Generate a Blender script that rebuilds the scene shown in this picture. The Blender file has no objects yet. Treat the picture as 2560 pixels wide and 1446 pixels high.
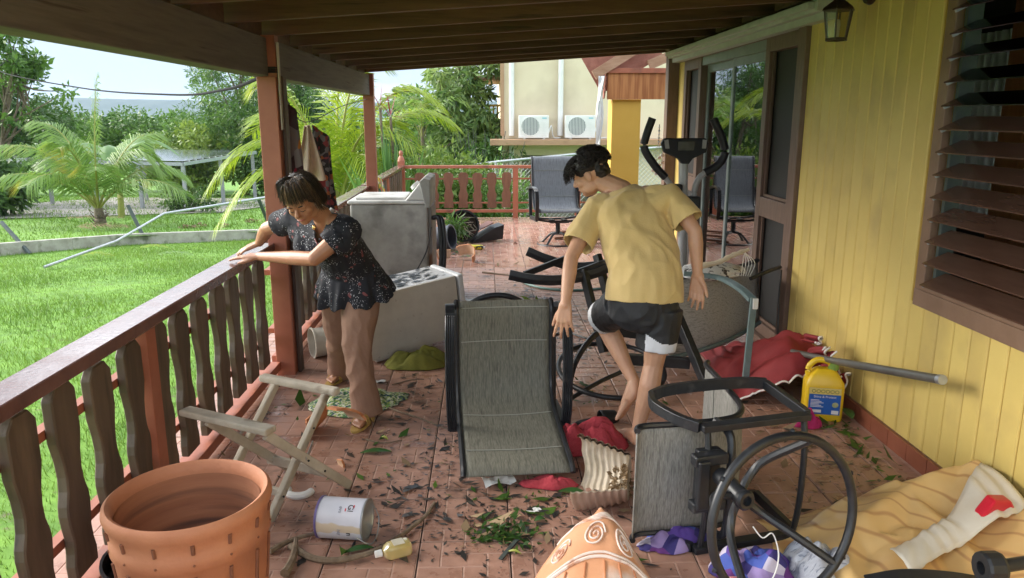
import bpy, bmesh, math, random
import numpy as np
from mathutils import Vector, Matrix, Euler, Quaternion, noise as mnoise
R = math.radians
random.seed(7); rng = np.random.default_rng(7)
scene = bpy.context.scene
COL = scene.collection
# ------------------------------------------------------------------ camera, sky, sun, exposure
cd = bpy.data.cameras.new('camera'); cam = bpy.data.objects.new('camera', cd); COL.objects.link(cam)
cam.location = (0, 0, 1.7); cam.rotation_euler = (R(90-12.7), 0, R(-1.93))
cd.sensor_width = 36; cd.lens = 26.85; cd.clip_end = 20000; cd.clip_start = .05
scene.camera = cam
SUN_EL, SUN_AZ = R(27), R(-72)          # azimuth measured from +Y towards +X
world = bpy.data.worlds.new('World'); scene.world = world; world.use_nodes = True
wn, wl = world.node_tree.nodes, world.node_tree.links
wn.clear()
wo = wn.new('ShaderNodeOutputWorld'); bg = wn.new('ShaderNodeBackground')
sky = wn.new('ShaderNodeTexSky'); sky.sky_type = 'NISHITA'; sky.sun_disc = False
sky.sun_elevation = SUN_EL; sky.sun_rotation = SUN_AZ
sky.air_density = 1.2; sky.dust_density = 2.0; sky.ozone_density = 1.5
tc = wn.new('ShaderNodeTexCoord'); mp = wn.new('ShaderNodeMapping'); mp.inputs['Scale'].default_value = (1.0, 1.0, 4.5)
nz = wn.new('ShaderNodeTexNoise'); nz.inputs['Scale'].default_value = 2.3; nz.inputs['Detail'].default_value = 7; nz.inputs['Roughness'].default_value = .55; nz.inputs['Distortion'].default_value = .35
cr = wn.new('ShaderNodeValToRGB'); cr.color_ramp.elements[0].position = .22; cr.color_ramp.elements[1].position = .46
nz2 = wn.new('ShaderNodeTexNoise'); nz2.inputs['Scale'].default_value = 2.2; nz2.inputs['Detail'].default_value = 6
mp2 = wn.new('ShaderNodeMapping'); mp2.inputs['Scale'].default_value = (1.0, 1.0, 4.0); mp2.inputs['Location'].default_value = (3.1, 1.7, .5)
cc = wn.new('ShaderNodeValToRGB')
cc.color_ramp.elements[0].position = .49; cc.color_ramp.elements[0].color = (1.45, 1.75, 2.1, 1)
cc.color_ramp.elements[1].position = .74; cc.color_ramp.elements[1].color = (12.5, 12.8, 13.2, 1)
mx = wn.new('ShaderNodeMix'); mx.data_type = 'RGBA'
wl.new(tc.outputs['Generated'], mp.inputs['Vector']); wl.new(mp.outputs[0], nz.inputs['Vector'])
wl.new(tc.outputs['Generated'], mp2.inputs['Vector']); wl.new(mp2.outputs[0], nz2.inputs['Vector'])
wl.new(nz.outputs['Fac'], cr.inputs['Fac']); wl.new(nz2.outputs['Fac'], cc.inputs['Fac'])
wl.new(cr.outputs['Color'], mx.inputs['Factor']); wl.new(sky.outputs[0], mx.inputs['A']); wl.new(cc.outputs['Color'], mx.inputs['B'])
# overcast luminance law: the zenith is brighter than the horizon
sz = wn.new('ShaderNodeSeparateXYZ'); mz = wn.new('ShaderNodeMapRange'); mz.inputs['From Min'].default_value = 0; mz.inputs['From Max'].default_value = 1; mz.inputs['To Min'].default_value = .95; mz.inputs['To Max'].default_value = 1.15
vm = wn.new('ShaderNodeVectorMath'); vm.operation = 'SCALE'
wl.new(tc.outputs['Generated'], sz.inputs[0]); wl.new(sz.outputs['Z'], mz.inputs['Value']); wl.new(mx.outputs['Result'], vm.inputs[0]); wl.new(mz.outputs[0], vm.inputs['Scale'])
wl.new(vm.outputs[0], bg.inputs['Color']); bg.inputs['Strength'].default_value = .11
wl.new(bg.outputs[0], wo.inputs['Surface'])
sd = bpy.data.lights.new('sun', 'SUN'); sun = bpy.data.objects.new('sun', sd); COL.objects.link(sun)
sd.energy = 1.6; sd.angle = R(45); sd.color = (1, .95, .87)
sun.rotation_euler = Vector((-math.sin(SUN_AZ)*math.cos(SUN_EL), -math.cos(SUN_AZ)*math.cos(SUN_EL), -math.sin(SUN_EL))).to_track_quat('-Z', 'Y').to_euler()
vs = scene.view_settings; vs.view_transform = 'Standard'; vs.look = 'None'; vs.gamma = 1; vs.use_curve_mapping = False
vs.exposure = 2.38
scene.cycles.max_bounces = 8; scene.cycles.transparent_max_bounces = 16

# ------------------------------------------------------------------ helpers
def tag(o, label=None, cat=None, group=None, kind=None):
    if label: o['label'] = label
    if cat: o['category'] = cat
    if group: o['group'] = group
    if kind: o['kind'] = kind
    return o
def empty(name, loc=(0, 0, 0), label=None, cat=None, group=None, parent=None, rot=None):
    o = bpy.data.objects.new(name, None); COL.objects.link(o); o.location = loc; o.empty_display_size = .1
    if rot is not None: o.rotation_euler = rot
    if parent: o.parent = parent
    return tag(o, label, cat, group)
class MB:
    def __init__(s): s.v = []; s.f = []; s.m = []
    def add(s, vs_, fs, mi=0):
        b = len(s.v); s.v += [tuple(map(float, p)) for p in vs_]
        s.f += [tuple(b+i for i in q) for q in fs]; s.m += [mi]*len(fs); return s
    def box(s, c, d, rot=None, mi=0):
        x, y, z = d[0]/2, d[1]/2, d[2]/2
        p = [Vector(q) for q in ((-x,-y,-z),(x,-y,-z),(x,y,-z),(-x,y,-z),(-x,-y,z),(x,-y,z),(x,y,z),(-x,y,z))]
        if rot is not None:
            m = rot if isinstance(rot, (Matrix, Quaternion)) else Euler(rot).to_matrix()
            p = [m @ q for q in p]
        c = Vector(c)
        return s.add([q+c for q in p], [(0,3,2,1),(4,5,6,7),(0,1,5,4),(1,2,6,5),(2,3,7,6),(3,0,4,7)], mi)
    def bx(s, a, b, mi=0):
        return s.box([(a[i]+b[i])/2 for i in range(3)], [abs(b[i]-a[i]) for i in range(3)], None, mi)
    def bar(s, a, b, w, h, up=(0, 0, 1), mi=0):      # w across, h along up
        a, b = Vector(a), Vector(b); d = (b-a); L = d.length; d.normalize(); up = Vector(up)
        r = d.cross(up)
        if r.length < 1e-4: r = d.cross(Vector((1, 0, 0)))
        r.normalize(); u = r.cross(d)
        p = [a+r*x*w/2+u*y*h/2 for x, y in ((-1,-1),(1,-1),(1,1),(-1,1))]+[b+r*x*w/2+u*y*h/2 for x, y in ((-1,-1),(1,-1),(1,1),(-1,1))]
        return s.add(p, [(0,3,2,1),(4,5,6,7),(0,1,5,4),(1,2,6,5),(2,3,7,6),(3,0,4,7)], mi)
    def sweep(s, pts, prof, up=(0, 0, 1), mi=0, closed=False, scales=None, caps=True):
        pts = [Vector(p) for p in pts]; n = len(pts); k = len(prof); up = Vector(up); rings = []
        for i in range(n):
            if closed: t = pts[(i+1) % n]-pts[i-1]
            else: t = pts[min(i+1, n-1)]-pts[max(i-1, 0)]
            t.normalize(); r = t.cross(up)
            if r.length < 1e-3: r = t.cross(Vector((0.3, 1, .2)))
            r.normalize(); u = r.cross(t); sc = scales[i] if scales is not None else 1
            rings.append([pts[i]+(r*a+u*b)*sc for a, b in prof])
        fs = []
        for i in range(n if closed else n-1):
            j = (i+1) % n
            for q in range(k): fs.append((i*k+q, i*k+(q+1) % k, j*k+(q+1) % k, j*k+q))
        if not closed and caps: fs += [tuple(range(k-1, -1, -1)), tuple(range((n-1)*k, n*k))]
        return s.add([p for r_ in rings for p in r_], fs, mi)
    def tube(s, pts, r, n=8, mi=0, closed=False, up=(0, 0, 1)):
        rr = [r]*len(pts) if isinstance(r, (int, float)) else r
        return s.sweep(pts, [(math.cos(2*math.pi*i/n), math.sin(2*math.pi*i/n)) for i in range(n)], up, mi, closed, rr)
    def lathe(s, prof, n=32, mi=0, c=(0, 0, 0), m=None, closed=False, a0=0, a1=2*math.pi):
        full = abs(a1-a0-2*math.pi) < 1e-6; na = n if full else n+1; k = len(prof); vs_ = []
        for i in range(na):
            a = a0+(a1-a0)*i/n
            for r, z in prof:
                p = Vector((r*math.cos(a), r*math.sin(a), z))
                if m is not None: p = m @ p
                vs_.append(p+Vector(c))
        fs = []
        for i in range(n):
            j = (i+1) % na
            for q in range(k if closed else k-1):
                e = (q+1) % k; fs.append((i*k+q, j*k+q, j*k+e, i*k+e))
        return s.add(vs_, fs, mi)
    def grid(s, nu, nv, fn, mi=0):
        vs_ = [fn(i/(nu-1), j/(nv-1)) for j in range(nv) for i in range(nu)]
        return s.add(vs_, [(j*nu+i, j*nu+i+1, (j+1)*nu+i+1, (j+1)*nu+i) for j in range(nv-1) for i in range(nu-1)], mi)
    def prism(s, outl, z0, z1, fn=lambda x, y, z: (x, y, z), mi=0):
        k = len(outl); vs_ = [fn(x, y, z0) for x, y in outl]+[fn(x, y, z1) for x, y in outl]
        return s.add(vs_, [tuple(range(k-1, -1, -1)), tuple(range(k, 2*k))]+[(i, (i+1) % k, k+(i+1) % k, k+i) for i in range(k)], mi)
    def ico(s, c, r, sub=2, sc=(1, 1, 1), m=None, mi=0, amp=0, fr=3):
        bm = bmesh.new(); bmesh.ops.create_icosphere(bm, subdivisions=sub, radius=1)
        vs_ = []
        for v in bm.verts:
            p = v.co.copy()
            if amp: p *= 1+amp*mnoise.noise(p*fr+Vector(c)*7)
            p = Vector((p.x*sc[0]*r, p.y*sc[1]*r, p.z*sc[2]*r))
            if m is not None: p = m @ p
            vs_.append(p+Vector(c))
        fs = [tuple(v.index for v in f.verts) for f in bm.faces]; bm.free()
        return s.add(vs_, fs, mi)
    def mesh(s, name):
        me = bpy.data.meshes.new(name); me.from_pydata(s.v, [], s.f)
        if any(s.m): me.polygons.foreach_set('material_index', s.m)
        me.update(); return me
    def build(s, name, mat, parent=None, smooth=False, bevel=0, solid=0, loc=None, rot=None, angle=40, subsurf=0, sides=False):
        me = s.mesh(name)
        for m_ in (mat if isinstance(mat, (list, tuple)) else [mat]): me.materials.append(m_)
        return mkobj(name, me, parent, smooth, bevel, solid, loc, rot, angle, subsurf)
def mkobj(name, me, parent=None, smooth=False, bevel=0, solid=0, loc=None, rot=None, angle=40, subsurf=0):
    if smooth:
        me.polygons.foreach_set('use_smooth', [True]*len(me.polygons))
        if angle < 180: me.set_sharp_from_angle(angle=R(angle))
    o = bpy.data.objects.new(name, me); COL.objects.link(o)
    if parent: o.parent = parent
    if loc is not None: o.location = loc
    if rot is not None: o.rotation_euler = rot
    if solid: q = o.modifiers.new('solid', 'SOLIDIFY'); q.thickness = solid; q.offset = 0
    if subsurf: q = o.modifiers.new('sub', 'SUBSURF'); q.levels = q.render_levels = subsurf
    if bevel: q = o.modifiers.new('bevel', 'BEVEL'); q.width = bevel; q.segments = 2; q.limit_method = 'ANGLE'; q.angle_limit = R(35)
    return o
def np_mesh(name, V, F, mat, parent=None, smooth=False, attr=None):
    me = bpy.data.meshes.new(name); k = F.shape[1]
    me.vertices.add(len(V)); me.vertices.foreach_set('co', np.asarray(V, np.float32).ravel())
    me.loops.add(F.size); me.loops.foreach_set('vertex_index', F.astype(np.int32).ravel())
    me.polygons.add(len(F)); me.polygons.foreach_set('loop_start', np.arange(0, F.size, k, dtype=np.int32))
    me.polygons.foreach_set('loop_total', np.full(len(F), k, np.int32))
    if smooth: me.polygons.foreach_set('use_smooth', np.ones(len(F), bool))
    me.update(calc_edges=True)
    if attr is not None:
        a = me.attributes.new('v', 'FLOAT', 'FACE'); a.data.foreach_set('value', np.asarray(attr, np.float32))
    me.materials.append(mat)
    o = bpy.data.objects.new(name, me); COL.objects.link(o)
    if parent: o.parent = parent
    return o
def spline(pts, n=8):
    P = [Vector(p) for p in pts]; P = [P[0]*2-P[1]]+P+[P[-1]*2-P[-2]]; out = []
    for i in range(1, len(P)-2):
        a, b, c, d = P[i-1:i+3]
        for k in range(n):
            t = k/n
            out.append(.5*((2*b)+(c-a)*t+(2*a-5*b+4*c-d)*t*t+(3*b-a-3*c+d)*t**3))
    return out+[P[-2]]

# ------------------------------------------------------------------ materials
MATS = {}
def L(c): return tuple(c)+(1,) if len(c) == 3 else c
def pm(name, c1, c2=None, scale=6, rough=.6, rvar=0, bump=0, bscale=None, stretch=(1, 1, 1), metal=0, rand=0, attr=False, detail=5, contrast=(.3, .7), spec=.5, c3=None, c3scale=20, c3thr=(.6, .68), trans=0, coat=0, sheen=0, coord='Object', sss=0):
    if name in MATS: return MATS[name]
    m = bpy.data.materials.new(name); m.use_nodes = True; MATS[name] = m
    nt = m.node_tree; N = nt.nodes; K = nt.links; b = N['Principled BSDF']
    b.inputs['Roughness'].default_value = rough; b.inputs['Metallic'].default_value = metal; b.inputs['Specular IOR Level'].default_value = spec
    b.inputs['Coat Weight'].default_value = coat; b.inputs['Sheen Weight'].default_value = sheen
    if sss: b.inputs['Subsurface Weight'].default_value = sss; b.inputs['Subsurface Radius'].default_value = (.02, .008, .004); b.inputs['Subsurface Scale'].default_value = .4
    t = N.new('ShaderNodeTexCoord'); mp_ = N.new('ShaderNodeMapping'); mp_.inputs['Scale'].default_value = stretch
    K.new(t.outputs[coord], mp_.inputs['Vector'])
    if rand:
        oi = N.new('ShaderNodeObjectInfo'); ad = N.new('ShaderNodeVectorMath'); ad.operation = 'ADD'
        ml = N.new('ShaderNodeMath'); ml.operation = 'MULTIPLY'; ml.inputs[1].default_value = 37
        K.new(oi.outputs['Random'], ml.inputs[0]); K.new(mp_.outputs[0], ad.inputs[0]); K.new(ml.outputs[0], ad.inputs[1]); vec = ad.outputs[0]
    else: vec = mp_.outputs[0]
    n = N.new('ShaderNodeTexNoise'); n.inputs['Scale'].default_value = scale; n.inputs['Detail'].default_value = detail; n.inputs['Roughness'].default_value = .6
    K.new(vec, n.inputs['Vector'])
    r = N.new('ShaderNodeValToRGB'); r.color_ramp.elements[0].position = contrast[0]; r.color_ramp.elements[1].position = contrast[1]
    r.color_ramp.elements[0].color = L(c1); r.color_ramp.elements[1].color = L(c2 or c1)
    if attr:
        at = N.new('ShaderNodeAttribute'); at.attribute_name = 'v'; K.new(at.outputs['Fac'], r.inputs['Fac'])
    else: K.new(n.outputs['Fac'], r.inputs['Fac'])
    col = r.outputs['Color']
    if c3:
        n3 = N.new('ShaderNodeTexNoise'); n3.inputs['Scale'].default_value = c3scale; n3.inputs['Detail'].default_value = 4; K.new(vec, n3.inputs['Vector'])
        r3 = N.new('ShaderNodeValToRGB'); r3.color_ramp.elements[0].position = c3thr[0]; r3.color_ramp.elements[1].position = c3thr[1]
        K.new(n3.outputs['Fac'], r3.inputs['Fac']); mm = N.new('ShaderNodeMix'); mm.data_type = 'RGBA'
        K.new(r3.outputs['Color'], mm.inputs['Factor']); K.new(col, mm.inputs['A']); mm.inputs['B'].default_value = L(c3); col = mm.outputs['Result']
    if rand:
        hs = N.new('ShaderNodeHueSaturation'); mr = N.new('ShaderNodeMapRange'); mr.inputs['To Min'].default_value = 1-rand; mr.inputs['To Max'].default_value = 1+rand
        K.new(oi.outputs['Random'], mr.inputs['Value']); K.new(mr.outputs[0], hs.inputs['Value']); K.new(col, hs.inputs['Color']); col = hs.outputs['Color']
    K.new(col, b.inputs['Base Color'])
    if rvar:
        mr = N.new('ShaderNodeMapRange'); mr.inputs['From Min'].default_value = .35; mr.inputs['From Max'].default_value = .65
        mr.inputs['To Min'].default_value = rough-rvar; mr.inputs['To Max'].default_value = rough+rvar
        K.new(n.outputs['Fac'], mr.inputs['Value']); K.new(mr.outputs[0], b.inputs['Roughness'])
    if bump:
        bn = N.new('ShaderNodeBump'); bn.inputs['Strength'].default_value = bump; bn.inputs['Distance'].default_value = .01
        if bscale:
            nb = N.new('ShaderNodeTexNoise'); nb.inputs['Scale'].default_value = bscale; nb.inputs['Detail'].default_value = 4; K.new(vec, nb.inputs['Vector'])
            K.new(nb.outputs['Fac'], bn.inputs['Height'])
        else: K.new(n.outputs['Fac'], bn.inputs['Height'])
        K.new(bn.outputs[0], b.inputs['Normal'])
    if trans:
        tr = N.new('ShaderNodeBsdfTranslucent'); K.new(col, tr.inputs['Color']); ms = N.new('ShaderNodeMixShader'); ms.inputs[0].default_value = trans
        K.new(b.outputs[0], ms.inputs[1]); K.new(tr.outputs[0], ms.inputs[2]); K.new(ms.outputs[0], N['Material Output'].inputs['Surface'])
    return m
def glassmat(name, tint=(.8, .85, .83), ior=1.5, rough=.02, dens=1.0):
    m = bpy.data.materials.new(name); m.use_nodes = True; N = m.node_tree.nodes; K = m.node_tree.links; N.clear()
    o = N.new('ShaderNodeOutputMaterial'); g = N.new('ShaderNodeBsdfGlossy'); g.inputs['Roughness'].default_value = rough
    t = N.new('ShaderNodeBsdfTransparent'); t.inputs['Color'].default_value = L(tint); f = N.new('ShaderNodeFresnel'); f.inputs['IOR'].default_value = ior
    mu = N.new('ShaderNodeMath'); mu.operation = 'MULTIPLY_ADD'; mu.inputs[1].default_value = dens; mu.inputs[2].default_value = .03; mu.use_clamp = True
    x = N.new('ShaderNodeMixShader'); K.new(f.outputs[0], mu.inputs[0]); K.new(mu.outputs[0], x.inputs[0]); K.new(t.outputs[0], x.inputs[1]); K.new(g.outputs[0], x.inputs[2]); K.new(x.outputs[0], o.inputs['Surface'])
    return m
M = {
 'grass': pm('grass', (.075, .165, .016), (.21, .33, .05), rough=.55, attr=True, trans=.35, contrast=(0, 1)),
 'ground': pm('lawn', (.07, .17, .012), (.15, .30, .025), 3, .9, bump=.3, c3=(.11, .10, .045), c3scale=7, c3thr=(.62, .75)),
 'concrete': pm('concrete', (.30, .28, .24), (.46, .44, .39), 5, .85, bump=.3, c3=(.12, .13, .08), c3scale=3, c3thr=(.55, .7)),
 'slab': pm('slab', (.22, .20, .17), (.33, .30, .26), 2, .8),
 'tile': pm('tile', (.285, .150, .105), (.43, .245, .18), 9, .36, rvar=.14, bump=.12, bscale=60, rand=.12, c3=(.10, .06, .045), c3scale=6, c3thr=(.6, .72)),
 'tilewet_skylit': pm('tile_wet_skylit', (.34, .17, .125), (.47, .28, .215), 5, .14, rvar=.08, bump=.05, bscale=40, rand=.06),  # wet gloss, plus sky reflection lightened into the base colour
 'grout': pm('grout', (.40, .25, .19), (.52, .34, .27), 14, .6, rand=.06),
 'joint': pm('joint', (.06, .035, .025), (.12, .07, .05), 14, .8),
 'base': pm('baseboard', (.24, .075, .04), (.30, .10, .055), 8, .4, rand=.05),
 'yellow': pm('yellow_paint', (.66, .48, .135), (.74, .56, .175), 1.6, .5, bump=.05, bscale=40, c3=(.54, .39, .13), c3scale=2.6, c3thr=(.50, .74), rand=.02),
 'pillar': pm('pillar_paint', (.62, .36, .06), (.68, .41, .08), 2, .6, bump=.06, bscale=30),
 'cream': pm('cream_wall', (.66, .56, .39), (.72, .63, .46), 1.2, .85, bump=.1, bscale=20, c3=(.58, .49, .35), c3scale=.7, c3thr=(.55, .7)),
 'ledge': pm('ledge_paint', (.36, .21, .12), (.45, .28, .17), 3, .8),
 'white': pm('white_paint', (.70, .70, .68), (.80, .80, .78), 4, .4),
 'trim': pm('brown_trim', (.14, .085, .06), (.20, .125, .09), 7, .5, bump=.1, stretch=(6, 6, 1), rand=.05),
 'sillw': pm('sill_wood', (.20, .115, .07), (.28, .17, .11), 5, .5, bump=.2, bscale=25, c3=(.40, .30, .23), c3scale=5, c3thr=(.66, .74)),
 'louver': pm('louver_slat', (.10, .05, .032), (.14, .075, .05), 20, .22, stretch=(1, .2, 1)),
 'redpost': pm('red_paint', (.31, .095, .05), (.38, .125, .07), 6, .5, bump=.12, bscale=30, c3=(.22, .08, .05), c3scale=4, c3thr=(.6, .72)),
 'railcap': pm('rail_paint', (.105, .048, .038), (.155, .07, .055), 8, .17, rvar=.07, bump=.1, bscale=50),
 'picket': pm('picket_stain', (.066, .045, .028), (.135, .092, .060), 7, .55, bump=.35, stretch=(3, 3, .45), rand=.22, c3=(.05, .035, .022), c3scale=4, c3thr=(.58, .68)),
 'picketr': pm('picket_stain_red', (.13, .055, .028), (.20, .09, .05), 7, .55, bump=.3, stretch=(3, 3, .45), rand=.15),
 'beam': pm('weathered_beam', (.085, .073, .065), (.155, .135, .118), 5, .75, bump=.35, stretch=(3, .35, 6), c3=(.06, .045, .04), c3scale=5, c3thr=(.6, .7)),
 'rafter': pm('rafter_wood', (.085, .040, .020), (.155, .075, .038), 5, .65, bump=.3, stretch=(.45, 3, 6), rand=.2, c3=(.055, .025, .013), c3scale=4, c3thr=(.62, .7)),
 'deck': pm('roof_deck', (.08, .042, .024), (.13, .068, .038), 5, .8, stretch=(.5, 3, 3)),
 'black': pm('black_metal', (.012, .013, .016), (.022, .024, .028), 30, .38, bump=.05, c3=(.05, .05, .05), c3scale=12, c3thr=(.64, .75)),
 'plastic': pm('black_plastic', (.011, .012, .014), (.02, .021, .024), 20, .5),
 'grey': pm('grey_metal', (.30, .31, .31), (.42, .43, .42), 12, .35, metal=.6),
 'galv': pm('galvanised', (.36, .38, .40), (.50, .52, .54), 14, .4, metal=.7),
 'dkpost': pm('dark_post', (.05, .065, .06), (.09, .11, .10), 8, .5, metal=.3),
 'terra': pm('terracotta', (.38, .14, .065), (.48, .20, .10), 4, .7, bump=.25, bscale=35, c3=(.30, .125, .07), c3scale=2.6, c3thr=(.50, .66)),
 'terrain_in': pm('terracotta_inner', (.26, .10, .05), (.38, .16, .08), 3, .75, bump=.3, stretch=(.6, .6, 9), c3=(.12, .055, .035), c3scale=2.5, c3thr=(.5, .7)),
 'oldwood': pm('weathered_wood', (.36, .31, .24), (.52, .46, .37), 9, .75, bump=.3, stretch=(1, 1, 1), c3=(.22, .18, .13), c3scale=8, c3thr=(.6, .7)),
 'bark': pm('bark', (.10, .075, .05), (.20, .16, .11), 10, .9, bump=.6),
 'twig': pm('twig', (.12, .08, .05), (.24, .18, .12), 30, .85, bump=.3),
 'leafA': pm('leaf_dark', (.025, .075, .012), (.11, .21, .035), rough=.45, attr=True, trans=.3, contrast=(0, 1)),
 'leafB': pm('leaf_mid', (.04, .11, .02), (.17, .30, .05), rough=.45, attr=True, trans=.35, contrast=(0, 1)),
 'leafC': pm('leaf_yellow', (.09, .18, .025), (.27, .36, .06), rough=.45, attr=True, trans=.35, contrast=(0, 1)),
 'palm': pm('palm_leaf', (.07, .18, .03), (.22, .34, .07), rough=.4, attr=True, trans=.35, contrast=(0, .85), c3=(.42, .34, .06), c3scale=.9, c3thr=(.56, .72)),
 'palm2': pm('palm_leaf_b', (.12, .24, .015), (.33, .42, .03), rough=.4, attr=True, trans=.4, contrast=(0, .9), c3=(.50, .42, .03), c3scale=.8, c3thr=(.58, .72)),
 'agave': pm('sword_leaf', (.06, .15, .035), (.15, .28, .07), rough=.4, attr=True, trans=.25, contrast=(0, 1)),
 'redleaf': pm('red_leaf', (.22, .02, .04), (.34, .05, .07), rough=.4, attr=True, trans=.25, contrast=(0, 1)),
 'dead': pm('dead_leaf', (.16, .10, .05), (.34, .24, .13), rough=.8, attr=True, contrast=(0, 1)),
 'glass': glassmat('window_glass', (.55, .6, .58), 1.75, .01, 1.6),
 'glass2': glassmat('louver_glass', (.50, .40, .34), 1.5, .05, 1.0),
 'lampglass': glassmat('lamp_glass', (.75, .7, .55), 1.45, .08, 1.0),
 'galvg': pm('door_aluminium', (.20, .24, .23), (.26, .30, .29), 10, .4, metal=.3),
 'shutter': pm('shutter_metal', (.42, .45, .40), (.52, .55, .50), 8, .4),
 'trim_shaded': pm('shaded_board', (.05, .028, .02), (.08, .045, .032), 8, .6),  # brown board with the shade on its side put into the colour
 'oldwhite': pm('peeling_white', (.45, .40, .36), (.60, .55, .50), 12, .7, c3=(.22, .10, .07), c3scale=14, c3thr=(.58, .64)),
 'rafter2': pm('carport_timber', (.30, .16, .09), (.42, .25, .16), 5, .65, bump=.2, stretch=(1, 4, 4)),
 'shingle': pm('red_shingle', (.24, .09, .06), (.34, .14, .10), 12, .8, bump=.3),
}
# ------------------------------------------------------------------ ground, hills
def gz(x, y):
    return -.5-.062*(min(max(y, 2), 62)-2)
WALLP = [(-16, 15.0), (-11.5, 18.18), (-9.55, 20.68), (-6.6, 21.87), (-1.5, 20.4), (3, 19.2), (9, 18)]   # line of the low boundary wall
def wally(x):
    for (a, b), (c, d) in zip(WALLP, WALLP[1:]):
        if x <= c: return b+(d-b)*(x-a)/(c-a)
    return WALLP[-1][1]
def gz2(x, y): return gz(x, y)+(.25 if y > wally(x)+.05 else 0)
mb = MB()
xs = [-4200, -1500, -300, -90, -45]+[-30+1.5*i for i in range(31)]+[20, 30, 60, 300, 1500, 4200]
ys = [-60, -10, 0, 2]+[2+1.0*i for i in range(1, 31)]+[36, 44, 52, 62, 90, 200, 900, 2000, 4200]
V = [(x, y, gz(x, y)+(.02*mnoise.noise(Vector((x*.5, y*.5, 0))) if abs(x) < 40 and y < 60 else 0)) for y in ys for x in xs]; nx = len(xs)
mb.add(V, [(j*nx+i, j*nx+i+1, (j+1)*nx+i+1, (j+1)*nx+i) for j in range(len(ys)-1) for i in range(nx-1)])
ground = mb.build('ground', M['ground'], smooth=True, angle=180); tag(ground, 'bright green lawn falling away from the porch', 'lawn', kind='structure')
# raised yard beyond the wall
mb = MB(); ux = [-40+1.5*i for i in range(33)]; uy = [0, .03, .1, .22, .4, .6, .8, 1]
def upy(x, t): return wally(x)+.02+(62-wally(x))*t
V = [(x, upy(x, t), gz(x, upy(x, t))+.25+.02*mnoise.noise(Vector((x*.4, t*30, 2)))) for t in uy for x in ux]; nx = len(ux)
mb.add(V, [(j*nx+i, j*nx+i+1, (j+1)*nx+i+1, (j+1)*nx+i) for j in range(len(uy)-1) for i in range(nx-1)])
tag(mb.build('raised_lawn', M['ground'], smooth=True, angle=180), 'raised green lawn beyond the low concrete wall', 'lawn', kind='structure')
mb = MB()
pts = [(x, wally(x)) for x in [-16, -14, -11.5, -10.5, -9.55, -8, -6.6, -4, -1.5, 1, 3, 6, 9]]
for (a, b), (c, d) in zip(pts, pts[1:]):
    mb.bar((a, b, gz(a, b)+.08), (c, d, gz(c, d)+.08), .14, .44)
tag(mb.build('boundary_wall', M['concrete'], bevel=.01), 'low stained concrete wall stepping up the lawn under the bent fence', 'wall')
# concrete slab beneath the canopy
mb = MB(); o_ = [(-17.5, 27.0), (-10.5, 30.5), (-9.0, 43), (-22, 46), (-23, 36)]
mb.add([(x, y, gz(x, y)+.29) for x, y in o_], [tuple(range(len(o_)))])
tag(mb.build('patio_slab', M['slab']), 'bare concrete slab beneath the metal canopy', 'slab', kind='structure')
# far wooded hills
hillm = pm('hill', (.02, .05, .04), (.035, .065, .05), .02, .95)
mb = MB()
def hill(u, v):
    x = -2600+4200*u; y = 1500+500*v
    h = -4+(40+16*mnoise.noise(Vector((x*.0016, 3, 0)))+7*mnoise.noise(Vector((x*.012, 7, 0)))+2.5*mnoise.noise(Vector((x*.05, v*4, 0))))*min(1, v*1.6)
    return (x, y, h)
mb.grid(420, 14, hill)
tag(mb.build('hills', hillm, smooth=True, angle=180), 'distant blue wooded ridge under the clouds', 'hills', kind='structure')

# ------------------------------------------------------------------ grass
def blades(n, xr, yr, hmin, hmax, w, keep, zf, pw=1.0):
    x = rng.uniform(*xr, n); y = yr[0]+(yr[1]-yr[0])*rng.random(n)**pw
    k = keep(x, y); x, y = x[k], y[k]; n = len(x)
    z = np.array([zf(a, b) for a, b in zip(x, y)]); a = rng.uniform(0, 2*np.pi, n); h = rng.uniform(hmin, hmax, n)*(1+.5*np.sin(x*1.7)*np.sin(y*1.3)); b = rng.uniform(0, 2*np.pi, n); l = h*rng.uniform(.2, .9, n)
    ww = w*rng.uniform(.6, 1.3, n)*(1+y*.05)
    c, s = np.cos(a)*ww, np.sin(a)*ww
    V = np.empty((n, 3, 3)); V[:, 0] = np.c_[x-c, y-s, z-.01]; V[:, 1] = np.c_[x+c, y+s, z-.01]; V[:, 2] = np.c_[x+np.cos(b)*l, y+np.sin(b)*l, z+h]
    pn = .5+.5*np.sin(x*.9+np.sin(y*.7)*2)*np.cos(y*.8+np.sin(x*.6)*2)
    return V.reshape(-1, 3), np.arange(n*3).reshape(-1, 3), np.clip(.55*rng.random(n)+.45*pn, 0, 1)
W_ = np.vectorize(wally)
V, F, A = blades(290000, (-19, -1.62), (1.0, 22), .03, .085, .0035, lambda x, y: (y < W_(x)-.1) & (x > -1.62-.80*y-1.8), gz, 1.5)
tag(np_mesh('grass', V, F, M['grass'], attr=A), 'short bright grass covering the lawn beside the porch', 'grass', kind='stuff')
V, F, A = blades(60000, (-30, 6), (15, 50), .06, .16, .007, lambda x, y: (y > W_(x)+.1), gz2, 1.4)
tag(np_mesh('grass', V, F, M['grass'], attr=A), 'longer grass growing on the raised lawn beyond the wall', 'grass', kind='stuff')

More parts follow.
